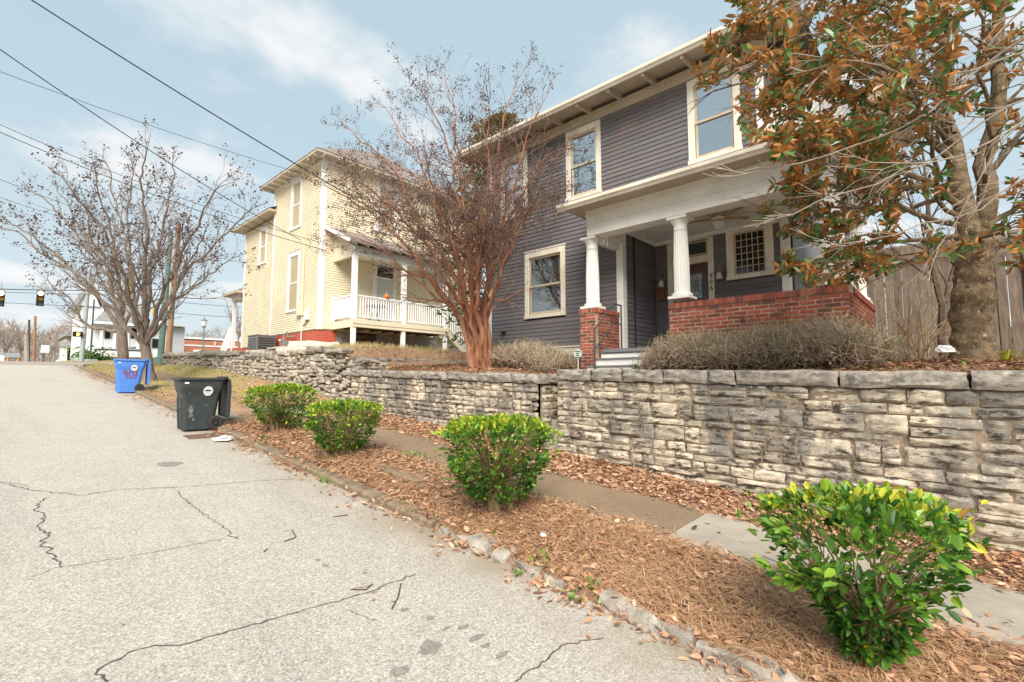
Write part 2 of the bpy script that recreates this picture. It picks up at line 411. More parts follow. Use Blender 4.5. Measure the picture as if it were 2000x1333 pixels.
# ------------------------------------------------------------------ kerb
kerb = thing('kerb', 'worn concrete kerb beside the road, broken into low stones near the camera', 'kerb', (3.28, 5, .4)); kerb['kind'] = 'structure'; del kerb['category']; del kerb['label']
def rough_block(nm, y0, y1, x0, x1, h0, h1, m, parent, jit=.012, seed=0, n=8):
    """block along the street that follows the slope, with worn top edges"""
    mb = MB(); k = max(2, int((y1 - y0) / .12)); rows = []
    for i in range(k + 1):
        y = y0 + (y1 - y0) * i / k; b = road_z(y)
        jj = lambda q: noise.noise((y * 5, q * 3.1, seed)) * jit
        e = .018 if 0 < i < k else .0
        rows.append([(x0 + jj(1), y, b - .06), (x0 + jj(2), y, b + h0 + jj(3)), (x0 + .03 + jj(4), y, b + h1 + jj(5)), (x1 + jj(6), y, b + h1 + jj(7)), (x1, y, b - .06)])
    vs = [p for r in rows for p in r]
    fs = [(i*5+j, i*5+j+1, (i+1)*5+j+1, (i+1)*5+j) for i in range(k) for j in range(4)] + [(0,1,2,3,4), tuple(k*5+j for j in (4,3,2,1,0))]
    mb.add(vs, fs); return mb.build(nm, m, parent)
yk = 3.9
for L in (1.35, 1.6, 1.5, 1.45, 1.35):
    rough_block('kerb_stone', yk + .006, yk + L - .006, 3.085, 3.25, .052, .078, M_kerb, kerb, .008, yk); yk += L
for y0, y1, x0, x1, h in ((3.42,3.82,3.10,3.24,.05),(3.12,3.36,3.08,3.25,.065),(2.9,3.05,3.07,3.23,.06),(2.55,2.84,3.09,3.25,.06),(2.3,2.5,3.1,3.22,.045)):
    rough_block('kerb_stone', y0, y1, x0, x1, h * .6, h, M_kerb2, kerb, .06, y0)
for y0, y1, h in ((1.30,1.98,.075),(.66,1.27,.07),(.1,.6,.06),(-.5,.05,.055),(-1.4,-.55,.055)):
    rough_block('kerb_stone', y0, y1, 3.09, 3.22, h * .55, h, M_kerb2, kerb, .075, y0)
for y0 in np.arange(13.4, 31, 2.5):
    rough_block('kerb_stone', y0, y0 + 2.48, 3.085, 3.25, .06, .09, M_kerb, kerb, .012, y0)
mb = MB()       # pale kerb return at the corner
a = [(3.1 + 1.6 * (1 - math.cos(t)), 30.9 + 2.6 * math.sin(t)) for t in np.linspace(0, math.pi / 2, 9)]
for (x0, y0), (x1, y1) in zip(a[:-1], a[1:]): mb.beam((x0, y0, road_z(y0) + .04), (x1, y1, road_z(y1) + .04), .16, .2)
mb.build('kerb_stone', M_kerb2, kerb)

# ------------------------------------------------------------------ pavement slabs
walk = thing('sidewalk', '', '', (4.9, 3, .4)); walk['kind'] = 'structure'; del walk['category']; del walk['label']
def slab(y0, y1, x0, x1, m, parent, top=.158, name='paving_slab', tilt=0):
    mb = MB(); k = 5; vs = []
    yv = np.linspace(y0 + .006, y1 - .006, k)
    for y in yv:
        b = road_z(y) + top + tilt * (y - y0)
        vs += [(x0, y, b - .08), (x0, y, b - .008), (x0 + .012, y, b), (x1 - .012, y, b + .012), (x1, y, b + .004), (x1, y, b - .08)]
    fs = [(i*6+j, i*6+j+1, (i+1)*6+j+1, (i+1)*6+j) for i in range(k-1) for j in range(5)] + [(0,1,2,3,4,5), tuple((k-1)*6+j for j in (5,4,3,2,1,0))]
    mb.add(vs, fs); return mb.build(name, m, parent)
slab(-3.2, -1.1, 4.35, 5.5, M_slab, walk); slab(-1.1, .55, 4.35, 5.5, M_slab, walk); slab(.55, 2.07, 4.33, 5.46, M_slab, walk, .162)
slab(2.07, 3.75, 4.33, 5.46, M_agg, walk); slab(3.75, 4.9, 4.0, 5.46, M_agg, walk, .150); slab(4.9, 6.3, 3.66, 4.95, M_agg, walk, .163)
slab(4.9, 6.3, 4.96, 5.5, M_dirt, walk, .145); slab(6.3, 8.1, 4.3, 5.5, M_agg, walk); slab(8.1, 9.9, 4.3, 5.5, M_agg, walk); 
for y0 in np.arange(16.6, 31, 1.8): slab(y0, y0 + 1.8, 4.2, 5.35, M_agg, walk)
apron = slab(11.25, 12.75, 3.12, 6.1, M_slab, None, .13, 'driveway_apron'); mark(apron, kind='structure')

# ================================================================== stone walls
M_mortar = mat('wall_mortar', (.36, .275, .19), (.19, .145, .10), 7, 1, .7, 50, stain=((.055, .045, .037), 5, .48, .68, (1, 1, 1)))
M_lime = mat('limestone', (.72, .615, .465), (.42, .355, .275), 9, .95, 1.0, 20, st=(1, 1, 3.4), rnd=.30, stain=((.25, .225, .195), 1.6, .425, .58, (1, 1, .6)),
             stain2=((.07, .061, .052), 6.5, .50, .64, (1, 1, 2.6)), bst=(1, 1, 3.8), det=10, lo=.36, hi=.64, spk=((.72, .64, .52), 34, .62, .80))
M_coping = mat('coping_limestone', (.40, .355, .30), (.23, .205, .18), 9, .95, .8, 30, st=(1, 1, 1.8), rnd=.10, stain=((.12, .11, .10), 5.5, .5, .68, (1, 1, 1.6)), det=9, stain2=((.52, .47, .40), 11, .58, .72, (1, 1, 1.5)))
M_dry = mat('fieldstone', (.50, .43, .335), (.30, .265, .225), 7, .95, .8, 30, st=(1, 1, 2), rnd=.30, stain=((.17, .155, .14), 5, .5, .7, (1, 1, 1)), stain2=((.07, .065, .06), 8, .58, .74, (1, 1, 1)), det=7)
M_gap = mat('wall_joint_soil', (.07, .055, .04), (.13, .10, .07), 9, 1, .8, 40)  # dark brown earth filling the core and joints of the dry wall
def stone_mesh(w, h, depth, seed, bulge=.02, wob=.012, strata=.012, res=.06, taper=.0):
    """split-face stone, front towards -X, centre of front at origin"""
    nu, nv = max(3, min(13, int(w / res))), max(3, min(7, int(h / (res * .55))))
    vs = []; fs = []
    for j in range(nv + 1):
        for i in range(nu + 1):
            s, t = 2 * i / nu - 1, 2 * j / nv - 1
            wy, wz = noise.noise((s * 1.7, t * 1.7, seed)) * wob, noise.noise((s * 2.1 + 9, t * 1.3, seed + 3)) * wob
            y, z = s * (w / 2 - .004) + wy, t * (h / 2 - .003) + wz * .8
            e = min(1 - abs(s), 1 - abs(t) * .98)
            edge = min(1, e * min(nu, nv) * .8) if e > 0 else 0
            x = -bulge * (edge ** .6) - strata * edge * (noise.noise((y * 5, z * 22, seed)) + .6 * noise.noise((y * 13, z * 40, seed + 7)))
            vs.append((x, y, z))
    W_ = nu + 1
    for j in range(nv):
        for i in range(nu): fs.append((j*W_+i, (j+1)*W_+i, (j+1)*W_+i+1, j*W_+i+1))
    ring = [i for i in range(W_)] + [j*W_+nu for j in range(1, nv+1)] + [nv*W_+i for i in range(nu-1, -1, -1)] + [j*W_ for j in range(nv-1, 0, -1)]
    n0 = len(vs)
    for k in ring: vs.append((depth, vs[k][1] * (1 - taper), vs[k][2] * (1 - taper)))
    m = len(ring)
    for k in range(m): fs.append((ring[k], ring[(k+1) % m], n0 + (k+1) % m, n0 + k))
    fs.append(tuple(range(n0, n0 + m))[::-1])
    me = bpy.data.meshes.new('stone'); me.from_pydata(vs, [], fs)
    me.polygons.foreach_set('use_smooth', [True] * len(fs)); me.set_sharp_from_angle(angle=math.radians(38))
    return me
def ashlar(wall, X, y0, y1, zbase, ztop, m, lens, hts, gap=.014, seed=1, name='stone', bulge=.022, slope=0.0):
    """broken-coursed stones on plane X between y0 and y1; the lowest ones follow the pavement"""
    r = random.Random(seed); z = ztop; n = 0
    zmin = min(zbase(y0), zbase(y1)) - .05 - abs(slope) * (y1 - y0)
    while z > zmin:
        h = r.choice(hts); y = y1 - r.random() * .0
        while y > y0 + .03:
            w = min(r.uniform(*lens) * (1.25 if h < .11 else 1), y - y0)
            if y - w - y0 < .12: w = y - y0
            yc = y - w / 2
            if z + slope * (yc - y0) > zbase(yc) - .02:
                split = h > .15 and r.random() < .35
                dz_ = slope * (yc - y0)
                for (za, zb) in (((z - h * .52 + dz_, z + dz_), (z - h + dz_, z - h * .52 + dz_)) if split else ((z - h + dz_, z + dz_),)):
                    me = stone_mesh(w - gap, zb - za - gap * .8, .12, r.random() * 99, bulge * r.uniform(.5, 1.6), .015, .026, .045); me.materials.append(m)
                    put(name, me, wall, (X + r.uniform(-.012, .012), yc, (za + zb) / 2), rot=(r.gauss(0, .02), r.gauss(0, .03), r.gauss(0, .025))); n += 1
            y -= w
        z -= h
    return n
wb_r = lambda y: road_z(y) + .17
rw = thing('retaining_wall', 'weathered mortared limestone retaining wall with long grey coping, the nearer and taller of the two', 'stone wall', (6.4, 1.5, .3), 'mortared stone garden walls')
mb = MB(); mb.hexa([(6.405,-3.2,-.3),(6.62,-3.2,-.3),(6.62,4.84,.4),(6.405,4.84,.4)], [(6.405,-3.2,1.68),(6.62,-3.2,1.68),(6.62,4.84,1.74),(6.405,4.84,1.74)])
mb.build('mortar', M_mortar, rw)
c_top = lambda y: 1.853 + .0185 * (y + .5)
n1 = ashlar(rw, 6.4, -2.6, 4.84, wb_r, 1.635, M_lime, (.16, .60), (.075, .095, .115, .135, .16, .21), seed=5, slope=.0185)
cy = [on_x(p, 725, 6.37)[1] for p in (1087, 1155, 1215, 1295, 1382, 1436, 1638, 1892)] + [-1.35, -2.4, -3.2]
for a, b in zip(cy[:-1], cy[1:]):
    me = stone_mesh(a - b - .012, .178, .36, a * 7, .03, .022, .03, .05); me.materials.append(M_coping)
    put('coping_stone', me, rw, (6.36, (a + b) / 2, c_top((a + b) / 2) - .091), rot=(math.atan(.0185) + random.gauss(0, .008), random.gauss(0, .03), random.gauss(0, .012)))
lw = thing('retaining_wall', 'lower mortared limestone wall with small pale stones, between the entry steps and the dry stone wall', 'stone wall', (6.4, 8, .9), 'mortared stone garden walls')
wb_l = lambda y: road_z(y) + .2
mb = MB(); mb.hexa([(6.425,5.22,.3),(6.64,5.22,.3),(6.64,11.5,.8),(6.425,11.5,.8)], [(6.425,5.22,1.7),(6.64,5.22,1.7),(6.64,11.5,1.88),(6.425,11.5,1.88)])
mb.build('mortar', M_mortar, lw)
l_top = lambda y: 1.862 + .027 * (y - 4.9)
n2 = ashlar(lw, 6.42, 5.25, 11.5, wb_l, 1.705, M_lime, (.14, .40), (.09, .11, .135, .16, .19), seed=12, bulge=.026, slope=.027)
y = 11.55
k = 0
while y > 5.2:
    L = random.uniform(.55, 1.15); L = L if y - L > 5.5 else y - 5.2
    me = stone_mesh(L - .012, .165, .36, y * 5, .03, .024, .03, .06); me.materials.append(M_coping)
    put('coping_stone', me, lw, (6.38, y - L / 2, l_top(y - L / 2) - .083), rot=(math.atan(.027) + random.gauss(0, .01), random.gauss(0, .03), random.gauss(0, .015))); y -= L
mb = MB(); mb.box(6.425, 7.9, 5.21, 5.4, .4, 1.70); mb.box(6.62, 7.9, 4.62, 4.84, .4, 1.70); mb.build('return', M_mortar, lw)
zz_ = .55
while zz_ < 1.68:
    h_ = random.choice((.10, .13, .16)); xx_ = 6.44
    while xx_ < 7.8:
        w_ = random.uniform(.16, .36); me = stone_mesh(w_ - .014, h_ - .012, .1, zz_ * 31 + xx_, .02, .015, .026, .05); me.materials.append(M_lime)
        put('stone', me, lw, (xx_ + w_ / 2, 5.205, zz_ + h_ / 2), rot=(0, 0, math.pi / 2)); xx_ += w_
    zz_ += h_
for xa, xb in ((6.36, 7.0), (7.01, 7.7)):
    me = stone_mesh(xb - xa - .012, .165, .3, xa * 11, .02, .012, .02, .06); me.materials.append(M_coping); put('coping_stone', me, lw, ((xa + xb) / 2, 5.16, 1.79), rot=(0, 0, math.pi / 2))
    me = stone_mesh(xb - xa - .012, .165, .3, xa * 13, .02, .012, .02, .06); me.materials.append(M_coping)
    if xa > 6.5: put('coping_stone', me, lw, ((xa + xb) / 2, 4.86, 1.80), rot=(0, 0, -math.pi / 2))
gs = thing('garden_steps', 'short flight of stone steps sunk in the gap between the two mortared walls', 'steps', (6.6, 5.0, .6))
for i in range(6):
    mb = MB(); mb.box(6.45 + .24 * i, 6.45 + .24 * (i + 1) + .04, 4.83, 5.2, .45, .72 + .185 * (i + 1)); mb.build('step', M_kerb2, gs, .012)

# dry stone wall further up the street
dw = thing('dry_stone_wall', 'tumbledown dry-laid fieldstone wall below the yellow house, topped with big flat slabs', 'stone wall', (6.2, 18, 1.7))
mb = MB(); N_ = 24; yy = np.linspace(11.3, 30.5, N_)
topz = lambda y: float(np.interp(y, [11.3, 12.2, 13, 16, 19, 22, 25, 30.5], [2.22, 2.48, 2.50, 2.50, 2.62, 2.76, 2.84, 2.96]))
basez = lambda y: float(road_z(y) + .1 + .36 * (1 - sst(y, 22, 30)) * sst(y, 11, 13.5))
wx_ = lambda y: 6.22 + .18 * float(1 - sst(y, 11.3, 13))
rows = [[(wx_(y) + .06, y, basez(y) - .3), (wx_(y) + .14, y, topz(y) - .03), (wx_(y) + .36, y, topz(y) - .03), (wx_(y) + .36, y, basez(y) - .3)] for y in yy]
vs = [p for r_ in rows for p in r_]; mb.add(vs, [(i*4+j, i*4+j+1, (i+1)*4+j+1, (i+1)*4+j) for i in range(N_-1) for j in range(3)] + [(0,1,2,3)])
mb.build('earth_core', M_gap, dw)
r = random.Random(3); near = 0; small = MB()
y = 11.35
yst = []
z0 = 0
for row in range(14):
    y = 11.4 + r.random() * .2
    while y < 30:
        w = r.uniform(.16, .46) * (1 if y < 20 else .9); h = .105
        yc = y + w / 2; zc = topz(yc) - .06 - row * h + r.gauss(0, .012)
        if zc > basez(yc) - .02:
            yst.append((yc, zc, w, h * r.uniform(.75, 1.3)))
        y += w + .015
yst.sort(key=lambda q: q[0])
for i, (yc, zc, w, h) in enumerate(yst):
    xx = wx_(yc) - .02 + .10 * (zc - basez(yc)) / 1.0 + r.gauss(0, .025)
    me = stone_mesh(w, h, .16, r.random() * 99, .035, .03, .012, .08 if yc < 19 else .14, .25)
    if near < 285:
        me.materials.append(M_dry); put('stone', me, dw, (xx, yc, zc), rot=(r.gauss(0, .10), r.gauss(0, .08), r.gauss(0, .15))); near += 1
    else:
        M4 = Matrix.Translation((xx, yc, zc)) @ Matrix.Rotation(r.gauss(0, .1), 4, 'X')
        small.add([M4 @ v.co for v in me.vertices], [tuple(p.vertices) for p in me.polygons], True); bpy.data.meshes.remove(me)
small.build('small_stones', M_dry, dw, kind='stuff')
for zc in (2.0, 2.09, 2.18, 2.26):
    xx_ = 6.42
    while xx_ < 7.5 - (zc - 2) * 1.5:
        w_ = r.uniform(.14, .36); me = stone_mesh(w_ - .012, .085, .22, xx_ * 17 + zc, .03, .025, .012, .08, .2); me.materials.append(M_dry)
        put('stone', me, dw, (xx_ + w_ / 2, 11.32 + r.uniform(-.04, .04), zc), rot=(r.gauss(0, .08), r.gauss(0, .08), math.pi / 2 + r.gauss(0, .1))); xx_ += w_
def slabstone(y0, y1, z, h, dx=0, dep=.5, m=None, par=None, x=None, rot=0):
    me = stone_mesh(y1 - y0, h, dep, y0 * 3, .07, .05, .03, .09, .12); me.materials.append(m or M_coping)
    yc = (y0 + y1) / 2
    return put('cap_stone', me, par or dw, ((x if x is not None else wx_(yc)) - .02 + dx, yc, z), rot=(rot, random.gauss(0, .05), random.gauss(0, .08)))
for y0, y1 in ((28.3,30.4),(25.9,28.2),(23.8,25.8),(21.4,23.7),(19.3,21.3)): slabstone(y0, y1, topz((y0+y1)/2) + .07, .2)
for y0, y1, h, dz in ((17.0,18.1,.24,.08),(16.2,16.95,.26,.05),(15.0,16.0,.16,.10),(13.9,14.9,.17,.09),(12.9,13.8,.2,.12),(11.9,12.8,.13,.06),(17.9,19.0,.14,.0)): slabstone(y0, y1, topz((y0+y1)/2) + dz, h, .06, .4, M_dry if y0 < 16 else M_coping)
# terrace edging in front of the yellow porch
tw = thing('terrace_wall', 'low course of long grey stones and a timber edging in front of the yellow porch', 'stone wall', (9.5, 13.6, 2.3))
x = 6.75
while x < 11.6:
    w = random.uniform(.35, .95)
    me = stone_mesh(w - .02, .15, .3, x * 9, .03, .02, .015, .09); me.materials.append(M_coping)
    put('stone', me, tw, (x + w / 2, 13.15, 2.39), rot=(0, 0, math.pi / 2))
    if random.random() < .7:
        me = stone_mesh(w * .7, .1, .3, x * 5, .03, .02, .015, .09); me.materials.append(M_dry)
        put('stone', me, tw, (x + w / 2, 13.1, 2.28), rot=(0, 0, math.pi / 2))
    x += w
M_timber = mat('old_timber', (.13, .085, .05), (.08, .055, .035), 20, .95, .5, 60, st=(1, 12, 12))
mb = MB(); mb.beam((7.6, 14.2, 2.62), (11.8, 14.2, 2.66), .16, .14); mb.build('timber_edging', M_timber, tw, .01)
M_pale = mat('pale_boulder', (.60, .55, .47), (.48, .43, .36), 6, .9, .6, 30, stain=((.22, .2, .17), 5, .58, .75, (1, 1, 1)))
for (px, py, w, h, Y) in ((615, 676, 1.7, .34, 16.9), (570, 686, 1.2, .26, 16.8), (505, 688, .9, .18, 19), (480, 690, .6, .15, 20.5), (545, 681, .8, .14, 18.2), (655, 683, .4, .2, 16.2)):
    p = on_y(px, py, Y); me = stone_mesh(w, h, .6, px, .12, .08, .03, .12, .2); me.materials.append(M_pale if w > 1 else M_dry)
    o = put('boulder', me, None, (p[0], p[1], p[2]), rot=(random.gauss(0, .05), random.gauss(.2, .05), math.pi / 4 + random.gauss(0, .2)))
    mark(o, {615: 'long whitish boulder lying at the corner of the yellow house', 570: 'pale flat boulder leaning in front of the long whitish one', 505: 'grey flat stone on the grass below the air conditioner', 480: 'small flat stone at the far end of the stones above the dry wall', 545: 'thin grey slab near the gas meter', 655: 'squat stone beside the porch post foot'}[px], 'boulder', 'loose boulders above the dry stone wall')
print('stones', n1, n2, len(yst))

# ================================================================== grey house
M_sid = mat('grey_clapboard_paint', (.142, .133, .142), (.172, .154, .159), 1.3, .62, .25, 40, st=(1, .4, 8), rnd=.10, stain=((.215, .155, .145), .9, .56, .74, (1, 1, 1.6)), spec=.4)
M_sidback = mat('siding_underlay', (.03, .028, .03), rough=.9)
M_cream = mat('cream_trim_paint', (.81, .755, .65), (.68, .61, .50), 2.5, .55, .15, 30, rnd=.03, stain=((.52, .45, .35), 6, .6, .8, (1, 1, .35)))
M_white = mat('white_paint', (.82, .80, .76), (.74, .715, .67), 2.2, .5, .12, 30, stain=((.58, .54, .48), 5, .62, .82, (1, 1, .4)))
M_beige = mat('beige_soffit_paint', (.50, .43, .335), (.44, .375, .29), 2, .6, .1, 30)
M_sash = mat('tan_sash_paint', (.56, .47, .34), (.48, .40, .29), 4, .5, .1, 40)
M_brick = mat('red_brick', (.3, .06, .04), rough=.85, bump=.5, bsc=70, rnd='obj', attr=[(.11, .045, .042), (.28, .07, .048), (.38, .09, .056), (.43, .115, .07), (.31, .085, .06), (.16, .06, .055)], c2=(.33, .082, .056), sc=18, lo=.45, hi=.9,
              stain=((.07, .035, .032), 7, .55, .78, (1, 1, 1)))
M_brickm = mat('brick_mortar', (.50, .40, .28), (.33, .26, .18), 6, 1, .5, 60, stain=((.085, .085, .05), 3.5, .54, .70, (1, 1, 1)))
M_brickd = mat('foundation_brick', (.20, .105, .07), (.13, .07, .05), 9, .9, .5, 50)
M_shing = mat('roof_shingle', (.20, .165, .145), (.27, .225, .20), 14, .95, .5, 60, st=(1, 1, 3))
M_tread = mat('grey_tread_paint', (.19, .19, .195), rough=.6)
M_iron = mat('dark_iron', (.045, .055, .06), (.07, .08, .085), 20, .45, .1, 50)
M_door = mat('oxblood_door', (.085, .014, .016), (.06, .012, .014), 3, .32, .1, 20, spec=.6)
M_black = mat('black_metal', (.012, .012, .013), rough=.5)
M_pane = glass('window_pane', .62)
M_pane_lo = glass('window_pane_lower', .20)
M_dark = mat('dark_room', (.016, .017, .02), rough=.9)
M_curt = mat('pale_curtain', (.5, .52, .54), rough=.9)
M_blind = mat('blind_slat', (.78, .75, .68), rough=.6)
M_copper = mat('aged_copper', (.25, .17, .10), (.33, .29, .22), 9, .45, .2, 40, metal=.5)
M_frost = mat('frosted_lamp_glass', (.62, .60, .53), rough=.25, spec=.6)

GX = 9.4; GY0, GY1 = 2.30, 9.44
gh = thing('grey_house', 'two-storey dark grey clapboard house with white columned brick porch', 'house', (11, 5, 2.2))
def wall_boards(wall, axis, pl, a0, a1, z0, z1, exp, m, holes=(), out=-1, name='clapboard', th=.020):
    """lapped boards on a plane: axis 'x' (plane x=pl, runs along y) or 'y'; out: sign of the outward side"""
    n = int(round((z1 - z0) / exp)); e = (z1 - z0) / n
    for i in range(n):
        za, zb = z0 + i * e, z0 + (i + 1) * e
        segs = [(a0, a1)]
        for (h0, h1, q0, q1) in holes:
            if zb > q0 + .01 and za < q1 - .01:
                ns = []
                for s0, s1 in segs:
                    if h1 <= s0 or h0 >= s1: ns.append((s0, s1)); continue
                    if h0 > s0: ns.append((s0, h0))
                    if h1 < s1: ns.append((h1, s1))
                segs = ns
        for s0, s1 in segs:
            if s1 - s0 < .03: continue
            cuts = [s0, s1]
            if s1 - s0 > 3 and random.random() < .7: cuts.insert(1, s0 + (s1 - s0) * random.uniform(.25, .75))
            for c0, c1 in zip(cuts[:-1], cuts[1:]):
                t0, t1 = out * (th + random.uniform(-.001, .002)), out * .004; mb = MB(); g = .0015; sag = random.gauss(0, .0012)
                lo = [(0, c0+g, za+.002+sag), (t0, c0+g, za+sag), (t1, c0+g, zb+.012), (0, c0+g, zb+.012)]
                hi = [(a, c1-g, c) for a, b, c in lo]
                if axis == 'y': lo = [(b, a, c) for a, b, c in lo]; hi = [(b, a, c) for a, b, c in hi]
                o3 = (pl, 0, 0) if axis == 'x' else (0, pl, 0)
                mb.hexa([np.add(p, o3) for p in lo], [np.add(p, o3) for p in hi])
                mb.build(name, m, wall)

def window(par, X, y0, y1, z0, z1, inner='curtain', pane=None, cas=.13, name='window', trim=None, sash=None, header=True):
    """double-hung window on plane x=X facing -X; y0<y1 outer edges of the casing"""
    trim, sash = trim or M_cream, sash or M_sash
    w = MB(); d0, d1 = X - .034, X + .01
    w.box(d0, d1, y0, y0+cas, z0, z1); w.box(d0, d1, y1-cas, y1, z0, z1)
    w.box(d0-.002, d1, y0+cas, y1-cas, z1-cas*1.15, z1); w.box(X-.05, d1, y0-.015, y1+.015, z0-.03, z0+.055)
    if header: w.box(X-.05, d1, y0-.02, y1+.02, z1, z1+.03)
    fr = w.build(name, trim, par, .004)
    a, b, c, d = y0+cas, y1-cas, z0+.055, z1-cas*1.15; mid = (c+d)/2; s = .045
    for nm, q0, q1, xo in (('sash', mid-.025, d, .005), ('sash', c, mid+.03, .03)):
        m = MB(); x0, x1 = X+xo, X+xo+.03
        m.box(x0, x1, a, a+s, q0, q1); m.box(x0, x1, b-s, b, q0, q1); m.box(x0+.001, x1, a+s, b-s, q1-s, q1); m.box(x0+.001, x1, a+s, b-s, q0, q0+(s if xo < .02 else .08))
        m.build(nm, sash, fr)
        g = MB(); g.add([(x0+.015, a+s, q0+s), (x0+.015, b-s, q0+s), (x0+.015, b-s, q1-s), (x0+.015, a+s, q1-s)], [(0,3,2,1)]); g.build('pane', pane or M_pane, fr)
    rm = MB(); rm.add([(X+.45,a-.1,c-.1),(X+.45,b+.1,c-.1),(X+.45,b+.1,d+.1),(X+.45,a-.1,d+.1)], [(0,3,2,1)])
    rm.box(X+.05, X+.45, a-.12, a-.1, c-.1, d+.1); rm.box(X+.05, X+.45, b+.1, b+.12, c-.1, d+.1); rm.box(X+.05, X+.45, a-.1, b+.1, c-.13, c-.1); rm.box(X+.05, X+.45, a-.1, b+.1, d+.1, d+.13)
    rm.build('room_box', M_dark, fr)
    if inner == 'blind':
        bl = MB(); z = c + .03
        while z < d - .02:
            bl.hexa([(X+.10,a+.02,z),(X+.13,a+.02,z+.014),(X+.131,a+.02,z+.013),(X+.101,a+.02,z-.001)], [(X+.10,b-.02,z),(X+.13,b-.02,z+.014),(X+.131,b-.02,z+.013),(X+.101,b-.02,z-.001)]); z += .033
        bl.build('blind', M_blind, fr)
    elif inner == 'curtain':
        cu = MB(); cu.box(X+.14, X+.15, a+.02, b-.02, c+(d-c)*.55, d); cu.build('blind', M_curt, fr)
    return fr

HW = [(8.03, 9.00, 6.12, 7.86), (5.78, 6.77, 6.12, 7.86), (2.71, 3.72, 6.12, 7.86)]
HL = (6.83, 8.12, 3.36, 5.06)
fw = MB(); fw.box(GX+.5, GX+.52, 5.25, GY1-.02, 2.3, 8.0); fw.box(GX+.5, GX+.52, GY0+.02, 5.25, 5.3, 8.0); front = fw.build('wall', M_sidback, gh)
# underlay strips between the openings sit right behind the boards
ul = MB()
def strips(pl, ys, holes, z0, z1, axis='x'):
    yv = sorted({ys[0], ys[1], *[h for hh in holes for h in hh[:2]]})
    for a, b in zip(yv[:-1], yv[1:]):
        zc = [(z0, z1)]
        for h in holes:
            if h[0] <= a + 1e-6 and h[1] >= b - 1e-6:
                n = []
                for q0, q1 in zc:
                    if h[2] > q0: n.append((q0, h[2]))
                    if h[3] < q1: n.append((h[3], q1))
                zc = n
        for q0, q1 in zc: ul.box(pl, pl+.02, a+.0005, b-.0005, q0, q1)
sh = lambda h: (h[0]+.1, h[1]-.1, h[2]+.03, h[3]-.1)
strips(GX+.001, (5.3, GY1-.02), [sh(h) for h in HW[:2]] + [sh(HL)], 2.3, 8.0)
strips(GX+.001, (GY0+.02, 5.299), [sh(HW[2])], 5.35, 8.0)
ul.build('wall', M_sidback, gh)
wall_boards(front, 'x', GX, 5.42, GY1-.1, 2.58, 5.36, .1, M_sid, [HL])
wall_boards(front, 'x', GX, GY0+.14, GY1-.1, 5.36, 7.88, .1, M_sid, HW)
for i, h in enumerate(HW): window(gh, GX-.004, *h, inner='curtain' if i != 1 else 'dark', header=False)
window(gh, GX-.004, *HL, inner='blind', pane=M_pane_lo)
mb = MB(); mb.box(GX-.03, GX+.01, GY1-.1, GY1, 2.4, 7.88); mb.build('corner_board', M_white, gh, .004)
mb = MB(); mb.box(GX-.03, GX+.01, GY0, GY0+.14, 5.6, 7.88); mb.build('corner_board', M_white, gh, .004)
mb = MB(); mb.box(GX-.055, GX+.05, 5.42, GY1+.02, 2.545, 2.58); mb.box(GX-.03, GX+.05, 5.42, GY1+.02, 2.36, 2.545); mb.build('water_table', M_cream, gh, .004)
mb = MB(); mb.box(GX-.002, GX+.1, 5.4, GY1, 1.9, 2.36); mb.build('foundation', M_brickd, gh)
# corner board of the recess and its side wall
mb = MB(); mb.box(GX-.03, GX+.14, 5.26, 5.42, 2.3, 5.08); mb.build('corner_board', M_white, gh, .004)
sw = MB(); sw.box(GX+.14, 11.02, 5.30, 5.40, 2.3, 5.2); side = sw.build('wall', M_sidback, gh)
wall_boards(side, 'y', 5.30, GX+.145, 10.98, 2.40, 5.12, .1, M_sid)
# door wall
DX = 11.0
dwl = MB(); dwl.box(DX+.06, DX+.1, 2.3, 5.3, 2.3, 5.2); dwall = dwl.build('wall', M_sidback, gh)
wall_boards(dwall, 'x', DX, 2.50, 5.28, 2.42, 5.12, .1, M_sid, [(3.86, 4.95, 2.3, 5.14), (2.63, 3.58, 3.98, 5.12)])
mb = MB(); mb.box(DX-.04, DX+.2, 2.33, 2.5, 2.3, 5.12); mb.build('corner_board', M_white, gh, .004)
d_ = MB(); 
for y0, y1, z0, z1 in ((3.86,3.99,2.42,5.02),(4.82,4.95,2.42,5.02),(3.86,4.95,5.0,5.12),(3.99,4.82,4.46,4.63)): d_.box(DX-.04, DX+.05, y0, y1, z0, z1)
dfr = d_.build('door_casing', M_cream, gh, .004)
mb = MB(); mb.box(DX+.02, DX+.03, 3.99, 4.82, 4.66, 4.98); mb.build('transom', M_sash, dfr)
mb = MB(); mb.add([(DX+.015,4.04,4.69),(DX+.015,4.77,4.69),(DX+.015,4.77,4.95),(DX+.015,4.04,4.95)], [(0,3,2,1)]); mb.build('transom_pane', mat('dark_transom_glass', (.03,.032,.03), rough=.1, spec=.6), dfr)
mb = MB(); mb.box(DX, DX+.04, 3.995, 4.815, 2.42, 4.455)
for y0, y1, z0, z1 in ((4.10,4.36,2.65,3.35),(4.45,4.71,2.65,3.35)):
    mb.box(DX-.008, DX, y0, y1, z0, z0+.03); mb.box(DX-.008, DX, y0, y1, z1-.03, z1); mb.box(DX-.008, DX, y0, y0+.03, z0+.03, z1-.03); mb.box(DX-.008, DX, y1-.03, y1, z0+.03, z1-.03)
door = mb.build('door', M_door, gh, .003)
M_leadg = mat('leaded_glass', (.33, .36, .33), (.16, .19, .18), 9, .15, .2, 20, spec=.7)
mb = MB(); mb.box(DX-.006, DX+.002, 4.12, 4.69, 3.62, 4.24); mb.build('glass_light', M_leadg, door)
mb = MB()
